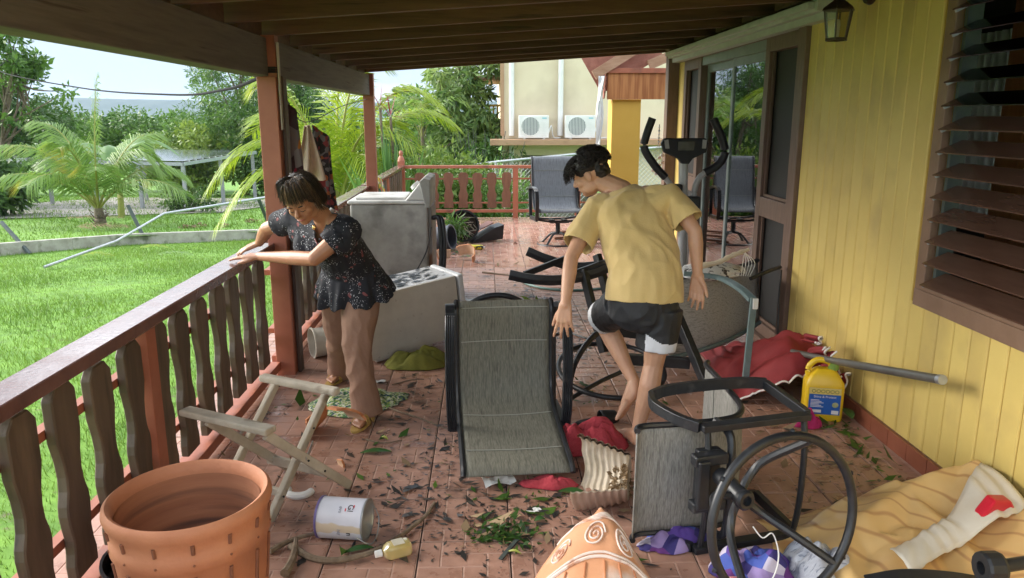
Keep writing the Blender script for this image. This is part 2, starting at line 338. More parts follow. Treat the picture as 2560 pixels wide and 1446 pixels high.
# ------------------------------------------------------------------ porch floor
T = .365; X0 = .085; Y0 = 3.2; FX0, FX1, FY0, FY1 = -1.74, 2.12, .2, 13.2
pf = MB()
pf.bx((FX0-.02, FY0-2, -.9), (FX1+.1, FY1+.02, -.009)); pf.bx((FX0-.06, FY0-2, -.16), (FX0-.02, FY1+.06, -.03)); pf.bx((FX0-.06, FY1+.02, -.16), (FX1+.1, FY1+.06, -.03))
floor = pf.build('porch_floor', M['joint']); tag(floor, 'red tiled porch floor littered with leaves and debris', 'floor', kind='structure')
def tilemesh(name, w, d, rows=4, skip=None):
    mb = MB(); e = .0035
    mb.bx((-w/2+e, -d/2+e, -.008), (w/2-e, d/2-e, 0), mi=1)
    u = T/4; g = .0022
    nx_, ny_ = max(1, round(w/u)), max(1, round(d/u)); seen = set()
    for i in range(nx_):
        for j in range(ny_):
            if (i, j) in seen: continue
            k = (i-j) % 4; i1, j1 = i, j
            if k == 0 and i+1 < nx_: i1 = i+1
            elif k == 3 and j+1 < ny_: j1 = j+1
            for a in range(i, i1+1):
                for b in range(j, j1+1): seen.add((a, b))
            x0, x1 = max(-w/2+i*u, -w/2+e)+g, min(-w/2+(i1+1)*u, w/2-e)-g
            y0, y1 = max(-d/2+j*u, -d/2+e)+g, min(-d/2+(j1+1)*u, d/2-e)-g; c = .003
            vs_ = [(x0, y0, 0), (x1, y0, 0), (x1, y1, 0), (x0, y1, 0), (x0+c, y0+c, .0022), (x1-c, y0+c, .0022), (x1-c, y1-c, .0022), (x0+c, y1-c, .0022)]
            mb.add(vs_, [(4, 5, 6, 7), (0, 1, 5, 4), (1, 2, 6, 5), (2, 3, 7, 6), (3, 0, 4, 7)])
    return mb
cache = {}; cells = []
i0, i1 = math.floor((FX0-X0)/T), math.ceil((FX1-X0)/T); j0, j1 = math.floor((FY0-Y0)/T), math.ceil((FY1-Y0)/T)
for j in range(j0, j1):
    for i in range(i0, i1):
        a, b = max(X0+i*T, FX0), min(X0+(i+1)*T, FX1); c, d = max(Y0+j*T, FY0), min(Y0+(j+1)*T, FY1)
        if b-a > .04 and d-c > .04: cells.append(((a+b)/2, (c+d)/2, round(b-a, 3), round(d-c, 3)))
cells.sort(key=lambda q: (q[1] < 2.0, math.hypot(q[0], q[1]))); far = MB()
for n, (x, y, w, d) in enumerate(cells):
    wet = y > 8.75
    if n < 300:
        key = (w, d, wet)
        if key not in cache:
            me = tilemesh('tile', w, d).mesh('tile'); me.materials.append(M['tilewet_skylit'] if wet else M['tile']); me.materials.append(M['grout']); cache[key] = me
        o = bpy.data.objects.new('tile', cache[key]); COL.objects.link(o); o.parent = floor; o.location = (x, y, rng.uniform(-.0008, .0008)); o.rotation_euler = (rng.normal()*.002, rng.normal()*.002, math.pi*rng.integers(0, 2) if w == d else 0)
    else:
        t = tilemesh('t', w, d); far.add([(p[0]+x, p[1]+y, p[2]) for p in t.v], t.f); far.m[-len(t.f):] = t.m
tag(far.build('tile', [M['tilewet_skylit'], M['grout']], floor), kind='stuff')

# ------------------------------------------------------------------ house
house = empty('house', (2.2, 4, 0), 'yellow board-clad house wall with louvered window and sliding door along the porch', 'house')
def child(o, p):                       # keep world coordinates under an Empty that is not at the origin
    o.parent = p; o.matrix_parent_inverse = p.matrix_world.inverted(); return o
bpy.context.view_layer.update()
def hb(name, mb, mat, parent=house, **k): return child(mb.build(name, mat, **k), parent)
WX = 2.13; PW = .125; WY0, WY1 = 1.2, 3.63; WZ0, WZ1 = .79, 2.36
mb = MB(); mb.bx((WX+.012, -1.5, -.1), (WX+.09, WY0, 2.75)); mb.bx((WX+.012, WY1, -.1), (WX+.09, 5.17, 2.75)); mb.bx((WX+.012, WY0, -.1), (WX+.09, WY1, WZ0)); mb.bx((WX+.012, WY0, WZ1), (WX+.09, WY1, 2.75))
wall = hb('siding_wall', mb, pm('yellow_groove', (.40, .24, .035), (.46, .29, .045), 4, .6))
def plank(y, z0, z1):
    key = ('plank', round(z1-z0, 3))
    if key not in cache:
        m_ = MB(); w = PW/2-.0035; c = .006
        m_.sweep([(0, 0, 0), (0, 0, z1-z0)], [(-w, 0), (-w, -.006), (-w+c, -.012), (w-c, -.012), (w, -.006), (w, 0)], up=(1, 0, 0))
        me = m_.mesh('plank'); me.materials.append(M['yellow']); cache[key] = me
    o = bpy.data.objects.new('plank', cache[key]); COL.objects.link(o); o.location = (WX+.012, y, z0); o.parent = wall; o.matrix_parent_inverse = wall.matrix_world.inverted()
bpy.context.view_layer.update()
y = 5.17-PW/2
while y > -1.4:
    if WY0-.03 < y < WY1+.0:
        plank(y, .095, WZ0+.01); plank(y, WZ1-.01, 2.7)
    else: plank(y, .095, 2.7)
    y -= PW
bb = hb('baseboard', MB().bx((WX-.006, -1.5, -.005), (WX+.012, 5.17, .085)), M['grout'])
me = MB().bx((-.007, -.0885, 0), (.007, .0885, .092)).mesh('tile'); me.materials.append(M['base'])
bpy.context.view_layer.update()
for k in range(36):
    o = bpy.data.objects.new('tile', me); COL.objects.link(o); child(o, bb); o.location = (WX-.014, 5.05-k*.181, 0); o.rotation_euler = (0, rng.normal()*.01, 0)
# louvered window
win = hb('louver_window', MB().bx((WX-.012, WY0, WZ0), (WX+.03, WY1, WZ0+.085)).bx((WX-.010, WY1-.075, WZ0+.085), (WX+.03, WY1, WZ1)).bx((WX-.012, WY0, WZ1-.06), (WX+.03, WY1-.075, WZ1)), M['sillw'], bevel=.004)
bpy.context.view_layer.update()
hb('sill', MB().bx((WX-.016, WY0, WZ0+.087), (WX+.12, WY1-.06, WZ0+.105)), M['sillw'], win, bevel=.004)
for yy in (3.525, 2.74, 2.70):
    hb('jamb', MB().bx((WX+.02, yy-.012, WZ0+.10), (WX+.09, yy+.012, WZ1-.06)), M['dkpost'], win)
for sgn, ya, yb in ((0, 2.752, 3.513), (1, 1.9, 2.69)):
    for k in range(14):
        z = .94+k*.1045; tilt = R(24 if k < 7 else 26)
        m_ = MB().box((0, 0, 0), (.135, yb-ya, .006)); o = hb('louver', m_, M['louver'] if k < 8 else M['glass2'], win, bevel=.002)
        o.location = (WX+.005, (ya+yb)/2, z); o.rotation_euler = (0, -tilt, 0)
        for yy in (ya+.004, yb-.004):
            c_ = hb('clip', MB().box((0, 0, 0), (.12, .012, .012)), M['galv'], win); c_.location = (WX+.012, yy, z-.010); c_.rotation_euler = (0, -tilt, 0)
# room behind the window and doors
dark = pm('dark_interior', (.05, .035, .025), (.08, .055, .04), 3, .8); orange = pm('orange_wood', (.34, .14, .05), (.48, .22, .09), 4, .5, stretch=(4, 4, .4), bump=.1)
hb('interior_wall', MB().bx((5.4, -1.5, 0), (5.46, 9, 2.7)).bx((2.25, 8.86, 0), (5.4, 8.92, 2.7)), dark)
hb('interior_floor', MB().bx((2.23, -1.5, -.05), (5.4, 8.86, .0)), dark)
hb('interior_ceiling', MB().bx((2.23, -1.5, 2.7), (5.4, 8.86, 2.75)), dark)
hb('bright_strip_panel', MB().grid(30, 3, lambda u, v: (4.9+.03*math.sin(u*40), 7.2+.7*u, .6+1.9*v)), pm('bright_strip_paint', (.62, .62, .60), (.72, .72, .70), 5, .8), smooth=True)  # pale sheet added to stand in for a bright opening across the room
for k in range(12): hb('wood_panel', MB().bx((3.0, 1.95+.21*k, 0), (3.03, 2.155+.21*k, 2.6)), orange)
# door wall
def frame(name, a, b, m='trim', p=house, bev=.004): return hb(name, MB().bx(a, b), M[m], p, bevel=bev)
frame('door_frame', (WX-.03, 5.172, -.0), (WX+.09, 5.30, 2.46))
frame('lintel', (WX+.01, 5.30, 2.28), (WX+.12, 8.7, 2.75))
frame('end_post', (WX-.10, 8.72, 0), (WX+.06, 8.86, 2.55))
hb('wall_strip', MB().bx((WX+.02, 8.50, 0), (WX+.08, 8.718, 2.28)), M['yellow'])
dg = M['glass']
for nm, ya, yb in (('sidelight', 5.302, 6.04), ('sidelight', 7.84, 8.498)):
    s_ = hb(nm, MB().bx((WX+.02, ya, .03), (WX+.10, ya+.10, 2.28)).bx((WX+.02, yb-.09, .03), (WX+.10, yb, 2.28)).bx((WX+.02, ya+.10, .94), (WX+.10, yb-.09, 1.09)).bx((WX+.02, ya+.10, .03), (WX+.10, yb-.09, .12)).bx((WX+.02, ya+.10, 2.18), (WX+.10, yb-.09, 2.28)), M['trim'], bevel=.004)
    bpy.context.view_layer.update()
    for za, zb in ((.122, .938), (1.092, 2.178)):
        hb('screen', MB().bx((WX+.075, ya+.102, za), (WX+.08, yb-.092, zb)), pm('insect_screen', (.016, .015, .014), (.024, .022, .02), 200, .6), s_)
        hb('bead', MB().bx((WX+.045, ya+.101, za), (WX+.06, ya+.125, zb)).bx((WX+.045, yb-.115, za), (WX+.06, yb-.091, zb)).bx((WX+.045, ya+.125, za), (WX+.06, yb-.115, za+.022)), M['trim'], s_)
sl = hb('sliding_door', MB().bx((WX+.03, 6.042, 2.20), (WX+.12, 7.838, 2.28)), M['galvg'], bevel=.003)
bpy.context.view_layer.update()
hb('track', MB().bx((WX+.03, 6.042, 0.029), (WX+.12, 7.838, .05)), M['galvg'], sl)
for ya, yb, xo in ((6.045, 6.93, .05), (6.87, 7.835, .085)):
    hb('door_leaf', MB().bx((WX+xo, ya, .05), (WX+xo+.03, ya+.05, 2.20)).bx((WX+xo, yb-.05, .05), (WX+xo+.03, yb, 2.20)).bx((WX+xo, ya+.05, .05), (WX+xo+.03, yb-.05, .12)).bx((WX+xo, ya+.05, 2.13), (WX+xo+.03, yb-.05, 2.20)), M['galvg'], sl, bevel=.003)
    hb('glass_pane', MB().bx((WX+xo+.012, ya+.05, .12), (WX+xo+.018, yb-.05, 2.13)), dg, sl)
hb('shutter_box', MB().bx((WX-.12, 4.82, 2.325), (WX+.0, 8.70, 2.40)).bx((WX-.16, 4.86, 2.345), (WX-.12, 8.66, 2.385)).bx((WX-.07, 4.80, 2.28), (WX+.005, 8.70, 2.325)), M['shutter'], bevel=.004)
hb('threshold', MB().bx((WX-.02, 5.302, -.002), (WX+.13, 8.72, .028)), M['trim'])

# wall lantern
lan = empty('wall_lantern', (2.1, 4.36, 2.335), 'bronze wall lantern with clear glass panes on the yellow boards', 'lantern')
brz = pm('bronze', (.06, .04, .03), (.10, .07, .05), 20, .4, metal=.6)
c0 = Vector((-.16, 0, -.06))
mb = MB().lathe([(0, .03), (.045, .025), (.055, .0), (.05, -.012), (0, -.012)], 16, c=(.02, .02, .02), m=Matrix.Rotation(R(-90), 3, 'Y')); mb.build('back_plate', brz, lan, smooth=True)
MB().tube(spline([(.0, .02, .03), (-.05, .01, .10), (-.11, 0, .11), (-.16, 0, .075)], 5), .011, 8).build('arm', brz, lan, smooth=True)
MB().lathe([(0, .09), (.012, .08), (.01, .065), (.028, .05), (.085, .008), (.092, -.006), (.075, -.008), (0, -.004)], 6, c=c0).build('cap', brz, lan)
MB().lathe([(.052, -.165), (.062, -.165), (.062, -.15), (.052, -.15), (0, -.155), (0, -.165)], 6, c=c0).build('base_ring', brz, lan)
for k in range(6):
    a, b = k*math.pi/3, (k+1)*math.pi/3; tp, bt = .078, .056
    A_ = [c0+Vector((r*math.cos(t), r*math.sin(t), z)) for r, t, z in ((tp, a, -.006), (tp, b, -.006), (bt, b, -.15), (bt, a, -.15))]
    MB().tube([A_[0], A_[3]], .005, 6).build('cage_bar', brz, lan)
    MB().add([p*1 for p in A_], [(0, 1, 2, 3)]).build('glass_pane', M['lampglass'], lan)
MB().lathe([(.0, -.05), (.012, -.055), (.016, -.08), (.012, -.15), (0, -.15)], 10, c=c0).build('candle_bulb', M['white'], lan, smooth=True)

# ------------------------------------------------------------------ porch roof
roof = empty('porch_roof', (0, 4, 2.3), 'dark timber porch roof with exposed rafters', 'roof')
bpy.context.view_layer.update()
SL = .066
def rz(x): return 2.2+SL*(x+1.35)
ry = [1.56, 2.28, 3.0, 3.72, 4.42, 5.12, 5.82, 6.55, 7.27, 8.0, 8.62, 9.16]  # unseen near end of the roof cut short to let daylight onto the foreground
for y in ry:
    a, b = -1.95, 2.125; d = .165; w = .045
    child(MB().add([(x, y+s*w/2, rz(x)+h*d) for h in (0, 1) for x in (a, b) for s in (-1, 1)], [(0, 1, 3, 2), (4, 6, 7, 5), (0, 2, 6, 4), (1, 5, 7, 3), (0, 4, 5, 1), (2, 3, 7, 6)]).build('rafter', M['rafter'], bevel=.003), roof)
n_ = 27
for k in range(n_):
    a, b = -1.95+k*4.08/n_, -1.95+(k+1)*4.08/n_-.004; z = .167
    child(MB().add([(x, y, rz(x)+z+t) for t in (0, .022) for x in (a, b) for y in (1.35, 9.2)], [(0, 1, 3, 2), (4, 6, 7, 5), (0, 2, 6, 4), (1, 5, 7, 3), (0, 4, 5, 1), (2, 3, 7, 6)]).build('deck_board', M['deck']), roof)
child(MB().add([(x, y, rz(x)+.192+t) for t in (0, .03) for x in (-2.02, 2.2) for y in (1.3, 9.26)], [(0, 1, 3, 2), (4, 6, 7, 5), (0, 2, 6, 4), (1, 5, 7, 3), (0, 4, 5, 1), (2, 3, 7, 6)]).build('roofing_sheet', M['galvg']), roof)
for ya, yb in ((1.35, 4.93), (5.06, 9.28)):
    child(MB().bx((-1.47, ya, 1.945), (-1.335, yb, 2.172)).build('beam', M['beam'], bevel=.005), roof)
for y in [(a+b)/2 for a, b in zip(ry, ry[1:])]:
    child(MB().box((-1.40, y, 2.172+.085), (.04, .48, .165)).build('blocking', M['rafter']), roof)
    child(MB().box((2.09, y, rz(2.09)+.085), (.03, .48, .15)).build('blocking', M['rafter']), roof)
for y, lab in ((5.0, 'red painted porch post behind the bending woman'), (9.2, 'red painted porch post at the far end of the roof')):
    p = empty('porch_post', (-1.355, y, 0), lab, 'post', 'red porch posts')
    MB().bx((-.060, -.06, -.05), (.060, .06, 1.943)).build('shaft', M['redpost'], p, bevel=.005)
    MB().bx((-.02, -.045, 1.943), (.062, .04, 2.19)).build('tenon', M['redpost'], p)
    if y < 6:
        MB().bx((.067, .0, 0.0), (.088, .085, 1.95)).build('side_board', M['trim_shaded'], p, bevel=.003)
        MB().bx((.066, -.035, 1.62), (.076, .002, 2.15)).build('batten', M['oldwhite'], p, bevel=.002)
# ------------------------------------------------------------------ railing
def picket_outline(w, h):
    hw = w/2; pr = [(0, .52), (.055, .98), (.07, 1), (.27, 1), (.31, .90), (.38, .74), (.46, .66), (.53, .72), (.60, .95), (.65, 1.0), (.72, .92), (.79, .80), (.86, .86), (.92, 1.0), (1, .96)]
    pr = [(1-t, s) for t, s in pr][::-1]
    return [(s*hw, t*h) for t, s in pr]+[(-s*hw, t*h) for t, s in pr[::-1]]
def railing(name, label, ya, yb, x, posts, skip=(), pm_='picket', first=None, sp=.252):
    r_ = empty(name, (x, ya, 0), label, 'railing', 'porch railing sections')
    MB().bx((-.075, 0, .855), (.06, yb-ya, .905)).build('top_rail', M['railcap'], r_, bevel=.006)
    MB().bx((-.05, 0, .045), (.045, yb-ya, .10)).build('bottom_rail', M['redpost'], r_, bevel=.004)
    for z in (.26, .665): MB().bx((-.062, 0, z), (-.022, yb-ya, z+.035)).build('batten', M['redpost'], r_)
    for py in posts: MB().bx((-.068, py-ya-.045, -.02), (.035, py-ya+.045, .853)).build('rail_post', M['redpost'], r_, bevel=.004)
    key = ('picket', pm_)
    if key not in cache:
        m_ = MB().prism(picket_outline(.148, .70), -.019, .019, lambda a, b, c: (c, a, b)); me = m_.mesh('picket'); me.materials.append(M[pm_]); cache[key] = me
    y = first if first is not None else ya+.15
    while y < yb-.08:
        if all(abs(y-py) > .10 for py in posts):
            o = bpy.data.objects.new('picket', cache[key]); COL.objects.link(o); o.parent = r_; o.location = (.0, y-ya, .132+rng.uniform(-.008, .008)); o.rotation_euler = (rng.normal()*.012, 0, rng.normal()*.01)
            b_ = o.modifiers.new('bevel', 'BEVEL'); b_.width = .005; b_.segments = 1; b_.limit_method = 'ANGLE'
        y += sp
    return r_
RX = -1.43
railing('porch_railing', 'long wood railing with brown pickets where the woman rests her hands', .2, 4.935, RX, [.6, 3.10], first=.447)
railing('porch_railing', 'wood railing with brown pickets between the two tall porch posts', 5.065, 9.135, RX, [7.1])
railing('porch_railing', 'open terrace railing beyond the roof with a cloth over it', 9.265, 13.05, RX, [11.1])
fr = empty('end_railing', (RX, 13.1, 0), 'low red railing with brown pickets closing the far end of the terrace', 'railing', 'porch railing sections')
MB().bx((.055, -.045, .85), (3.9, .045, .90)).build('top_rail', M['redpost'], fr, bevel=.004)
MB().bx((.055, -.03, .10), (3.9, .03, .15)).build('bottom_rail', M['redpost'], fr, bevel=.004)
for z in (.25, .66): MB().bx((.055, .012, z), (3.9, .04, z+.025)).build('batten', M['redpost'], fr)
me = MB().prism(picket_outline(.165, .60), -.015, .015, lambda a, b, c: (a, c, b)).mesh('picket'); me.materials.append(M['picketr'])
MB().bx((-.055, -.055, -.02), (.055, .055, .97)).lathe([(.0, 1.15), (.025, 1.14), (.035, 1.10), (.028, 1.06), (.05, 1.02), (.062, .97), (0, .97)], 12).build('newel_post', M['redpost'], fr, bevel=.003)
for px in (1.93, 3.0): MB().bx((px-.045, -.045, -.02), (px+.045, .045, .85)).build('rail_post', M['redpost'], fr, bevel=.003)
x = .30
while x < 3.8:
    if min(abs(x-1.93), abs(x-3.0)) > .1:
        o = bpy.data.objects.new('picket', me); COL.objects.link(o); o.parent = fr; o.location = (x, -.012, .18+rng.uniform(-.006, .006)); o.rotation_euler = (0, rng.normal()*.01, 0)
    x += .2455
# ------------------------------------------------------------------ plants
def leaves(centres, radii, n, size, asp=.45, flat=.35, droop=.25, vmin=0., vmax=1.):
    """n leaf-sized quads in clumps; returns V, F, attr"""
    k = len(centres); ci = rng.integers(0, k, n); c = np.array(centres)[ci]; r = np.array(radii)[ci]
    d = rng.normal(size=(n, 3)); d /= np.linalg.norm(d, axis=1)[:, None]; rad = rng.random(n)**.45
    p = c+d*(rad*1.0)[:, None]*r[:, None]*np.array([1, 1, .75])
    t = d*.8+rng.normal(size=(n, 3))*.6; t[:, 2] -= droop; t /= np.linalg.norm(t, axis=1)[:, None]
    u = rng.normal(size=(n, 3)); u[:, 2] += flat*2; s = np.cross(t, u); s /= np.linalg.norm(s, axis=1)[:, None]
    sz = size*rng.uniform(.6, 1.3, n); L_ = t*sz[:, None]; S_ = s*(sz*asp*.5)[:, None]; nn = np.cross(t, s)*(sz*.12)[:, None]
    V = np.empty((n, 4, 3)); V[:, 0] = p; V[:, 1] = p+L_*.45+S_+nn; V[:, 2] = p+L_; V[:, 3] = p+L_*.45-S_+nn
    cv = rng.random(k)[ci]; a = np.clip(vmin+(vmax-vmin)*(.45*rng.random(n)+.55*cv), 0, 1)
    return V.reshape(-1, 3), np.arange(n*4).reshape(-1, 4), a
def tree(name, label, base, h, cr, crad, n, size, mat, nl=7, trunk=.12, cat='tree', group=None, lean=(0, 0), clump=.33, nc=40, bare=0, asp=.45, branches=9, droop=.25):
    b = Vector(base); t = empty(name, b, label, cat, group)
    c = Vector(cr)-b
    mb = MB(); top = c+Vector((0, 0, crad[2]*.5)); pts = spline([(0, 0, -.2), Vector((c.x*.25, c.y*.25, c.z*.4)), top*.8, top], 5)
    mb.tube(pts, [trunk*(1-.85*i/(len(pts)-1)) for i in range(len(pts))], 7)
    centres = []; radii = []
    for i in range(nc):
        d = rng.normal(size=3); d /= np.linalg.norm(d); q = rng.random()**.4
        p = np.array(c)+d*q*np.array(crad)*(1+.25*rng.normal()); centres.append(p); radii.append(clump*max(crad)*rng.uniform(.55, 1.15))
    for i in range(branches):
        e = Vector(centres[rng.integers(nc)]); s0 = pts[int(len(pts)*rng.uniform(.35, .85))]; mid = s0.lerp(e, .5)+Vector((0, 0, -.1*crad[2]))+Vector(rng.normal(size=3))*.06*crad[0]
        bp = spline([s0, mid, e], 4); mb.tube(bp, [trunk*.45*(1-.85*j/(len(bp)-1)) for j in range(len(bp))], 5)
    mb.build('trunk', M['bark'], t, smooth=True)
    V, F, A = leaves(centres, radii, n, size, asp, droop=droop)
    np_mesh('crown', V, F, M[mat], t, attr=A); return t
def frond(V, F, A, base, ctrl, tip, ll, n=42, hang=.5, w=.035, v0=.5, split=1.0):
    P0, P1, P2 = map(lambda q: np.array(q, float), (base, ctrl, tip))
    for i in range(n):
        t = .14+.86*i/(n-1); p = (1-t)**2*P0+2*t*(1-t)*P1+t*t*P2; tg = 2*(1-t)*(P1-P0)+2*t*(P2-P1); tg /= np.linalg.norm(tg)
        s = np.cross(tg, [0, 0, 1]); nm = np.linalg.norm(s); s = s/nm if nm > .05 else np.array([1., 0, 0])
        l = ll*(math.sin(math.pi*min(1, .18+.72*t))**.7)*rng.uniform(.85, 1.1)
        for sg in (-1, 1):
            d = s*sg*.8+tg*(.45+.5*t)+np.array([0, 0, .18-hang*.35])+rng.normal(size=3)*.07; d /= np.linalg.norm(d)
            m = p+d*l*.5; e = p+d*l*.95+np.array([0, 0, -hang*l*.55]); ww = np.cross(d, [0, 0, 1.]) ; ww = tg*w*(.6+.4*(1-t))
            b = len(V); V += [p-ww*.4, p+ww*.4, m+ww, m-ww, e]
            F += [(b, b+1, b+2, b+3), (b+3, b+2, b+4, b+4)]
            a = min(1, max(0, v0+.25*t+rng.normal()*.16)); A += [a, min(1, a+.12)]
def palm(name, label, base, fr, ll, mat, trunk=(.12, .5), cat='palm', n=42, hang=.5, w=.03, group=None, dead=()):
    t = empty(name, base, label, cat, group); mb = MB(); th = trunk[1]
    pts = [(0, 0, -.1), (.02, 0, th*.5), (0, 0, th)]; mb.tube(spline(pts, 4), [trunk[0]*(1.25-.5*i/8) for i in range(9)], 9)
    for i in range(14):
        a = rng.uniform(0, 6.28); mb.tube([(trunk[0]*math.cos(a), trunk[0]*math.sin(a), th*rng.random()), (trunk[0]*1.9*math.cos(a), trunk[0]*1.9*math.sin(a), th*rng.uniform(.3, 1.2))], [.02, .004], 4)
    mb.build('trunk', M['bark'], t, smooth=True)
    rm = MB(); V, F, A = [], [], []
    for ctrl, tip in fr:
        b = np.array([0, 0, th*.9]); ctrl = np.array(ctrl)+[0, 0, th]; tip = np.array(tip)+[0, 0, th]
        pts = [tuple((1-u)**2*b+2*u*(1-u)*ctrl+u*u*tip) for u in np.linspace(0, 1, 12)]
        rm.tube(pts, [trunk[0]*.28*(1-.9*i/11) for i in range(12)], 5)
        frond(V, F, A, b, ctrl, tip, ll, n, hang, w)
    rm.build('rachis', M['rachis'], t, smooth=True)
    V = np.array(V); F = np.array(F)
    # drop degenerate quads: store as triangles
    Q = F[0::2]; Tt = F[1::2]; Aq, At = A[0::2], A[1::2]
    tri = np.vstack([Q[:, [0, 1, 2]], Q[:, [0, 2, 3]], Tt[:, :3]]); at = np.r_[Aq, Aq, At]
    np_mesh('frond', V, tri, M[mat], t, attr=at); return t
def swords(name, label, base, n, ln, w, mat, spread=1.0, cat='plant', stem=0, group=None, up=.5):
    t = empty(name, base, label, cat, group); V, F, A = [], [], []
    for i in range(n):
        a = rng.uniform(0, 6.283); el = rng.uniform(up, 1.5); l = ln*rng.uniform(.65, 1.1); d = np.array([math.cos(a)*math.cos(el)*spread, math.sin(a)*math.cos(el)*spread, math.sin(el)])
        s = np.array([-math.sin(a), math.cos(a), 0])*w*rng.uniform(.7, 1.2); b = np.array([0, 0, stem])+d*.05; bend = -.18*l*math.cos(el)
        P = [b, b+d*l*.35, b+d*l*.7+[0, 0, bend*.4], b+d*l+[0, 0, bend]]; W = [.5, 1, .75, .03]; k = len(V)
        for p, ww in zip(P, W): V += [p-s*ww, p+[0, 0, -w*.3*ww]+d*0, p+s*ww]
        for j in range(3):
            for q in range(2): F.append((k+j*3+q, k+j*3+q+1, k+j*3+q+4, k+j*3+q+3)); A.append(rng.random())
    np_mesh('leaves', np.array(V), np.array(F), M[mat], t, attr=A)
    if stem: MB().tube(spline([(0, 0, -.3), (.04, .02, stem*.5), (0, 0, stem)], 4), .025, 6).build('stem', M['bark'], t, smooth=True)
    return t
M['rachis'] = pm('rachis', (.20, .22, .05), (.32, .30, .07), 6, .5)
M['leafB2'] = pm('leaf_light', (.07, .15, .04), (.26, .36, .10), rough=.4, attr=True, trans=.35, contrast=(0, 1))
# young coconut palm on the raised lawn
B = (-12.09, 24.2, gz2(-12.09, 24.2))
palm('coconut_palm', 'young coconut palm with yellowing fronds on the raised lawn', B,
     [((-1.4, .3, 2.5), (-3.1, .2, 1.75)), ((-1.6, -.4, 1.9), (-3.2, -.7, .55)), ((-.8, .6, 2.6), (-1.9, .8, 2.6)), ((.05, 0, 2.0), (.35, .1, 3.9)),
      ((.9, .4, 2.7), (1.9, .5, 1.1)), ((1.4, -.4, 1.5), (2.9, -.6, .55)), ((.6, -1.0, 1.7), (1.0, -1.9, 1.3)), ((-.5, -1.0, 1.7), (-.9, -2.0, .9)), ((.5, 1.2, 2.4), (1.0, 2.2, 2.2)), ((-1.0, 1.0, 2.2), (-2.2, 1.6, 1.2)), ((1.2, .8, 1.9), (2.3, 1.2, .9)), ((-.2, -.6, 2.2), (-.3, -1.2, 1.9))],
     1.15, 'palm', trunk=(.16, .55), n=80, hang=.7, w=.024)
# bright palm just outside the railing
palm('palm', 'lime green palm with drooping fronds close behind the porch posts', (-3.05, 15.8, gz(-3, 15.8)),
     [((-1.1, .2, 2.6), (-2.6, .1, .55)), ((-1.0, -.2, 2.0), (-2.3, -.5, -.15)), ((-.6, -.4, 3.1), (-1.3, -.6, 2.5)), ((.7, .3, 3.3), (2.1, .2, 2.2)), ((.5, -.5, 2.7), (1.7, -.9, 1.35)), ((0, .2, 3.2), (.3, .3, 3.1)), ((-.3, -.8, 2.5), (-.2, -1.7, 1.5)), ((.9, .8, 2.8), (2.3, 1.3, 1.8)), ((-.9, .9, 2.8), (-2.1, 1.6, 1.6)), ((.6, -.9, 2.2), (1.2, -1.7, .6)), ((.2, -.3, 3.2), (1.0, -.4, 2.9))],
     1.0, 'palm2', trunk=(.15, 1.1), n=90, hang=.5, w=.02)
swords('sword_plant', 'clump of tall stiff sword-shaped leaves outside the terrace corner', (-1.75, 14.3, gz(-1.8, 14.3)), 110, 2.75, .06, 'agave', .75, up=.85)
for x, y, h, lab in ((-1.95, 14.6, 3.15, 'tallest red leaved cordyline beside the far porch post'), (-1.80, 14.9, 3.0, 'shorter red leaved cordyline above the sword-shaped leaves')):
    swords('cordyline', lab, (x, y, gz(x, y)), 13, .42, .013, 'redleaf', 1.0, stem=h, group='red leaved cordylines', up=.0)
# banana leaves behind the coconut palm
t = empty('banana_plant', (-13.2, 28, gz2(-13, 28)), 'broad leaved banana plant behind the young coconut palm', 'plant')
mb = MB(); mb.tube(spline([(0, 0, -.1), (.05, 0, 1), (0, 0, 2.0)], 4), [.13-.008*i for i in range(9)], 8); mb.build('trunk', M['rachis'], t, smooth=True)
for a, l, up_ in ((2.9, 2.2, 1.6), (.3, 2.2, 1.9), (1.2, 1.9, 2.0), (-.4, 2.0, 1.0), (3.7, 1.8, 1.2), (-1.3, 1.6, 1.5)):
    def bl(u, v, a=a, l=l, up_=up_):
        r = l*u; z = 2.0+up_*u*1.6-up_*1.55*u*u; w = .34*math.sin(math.pi*min(1, u*.94+.06))**.6; s = (v-.5)*2*w
        return (math.cos(a)*r-math.sin(a)*s, math.sin(a)*r+math.cos(a)*s, z-abs(s)*.35+.03*math.sin(u*40)*abs(v-.5))
    m_ = MB().grid(26, 7, bl); o = m_.build('leaf', M['banana'] if 'banana' in M else pm('banana_leaf', (.10, .20, .05), (.20, .32, .10), 2, .4, trans=.3), t, smooth=True, angle=180)
# trees
tree('slender_tree', 'tall thin wind-stripped tree with sparse leaves at the yard edge', (-21.5, 30, gz2(-21, 30)), 9, (-19.6, 30, 4.2), (2.0, 1.6, 2.6), 1500, .26, 'leafB', trunk=.16, nc=34, clump=.2, branches=30)
tree('slender_tree', 'wind-stripped tree with bare pale branches over the dark shrubs', (-19.4, 31, gz2(-19, 31)), 9, (-17.9, 31, 3.3), (1.5, 1.2, 2.2), 1500, .28, 'leafB', trunk=.13, nc=26, clump=.2, branches=26)
for b, c, r, n, lab in (((-24, 36, -2.5), (-23.6, 36, .9), (4.3, 2.5, 2.9), 7500, 'dense dark shrubby tree at the lawn edge left of the canopy'), ((-30, 40, -3), (-29.5, 40, 1.6), (4.0, 3, 3.4), 6000, 'dark broadleaf tree behind the slender stripped trees')):
    tree('broadleaf_tree', lab, b, 6, c, r, n, .34, 'leafA', trunk=.2, group='trees round the neighbouring yard')
tree('feathery_tree', 'tall feathery tree rising above the metal canopy', (-15.5, 50, gz2(-15, 50)), 9, (-15.3, 50, 2.6), (3.9, 3.0, 3.6), 20000, .30, 'leafB', trunk=.25, asp=.22, nc=70, clump=.25, group='trees round the neighbouring yard')
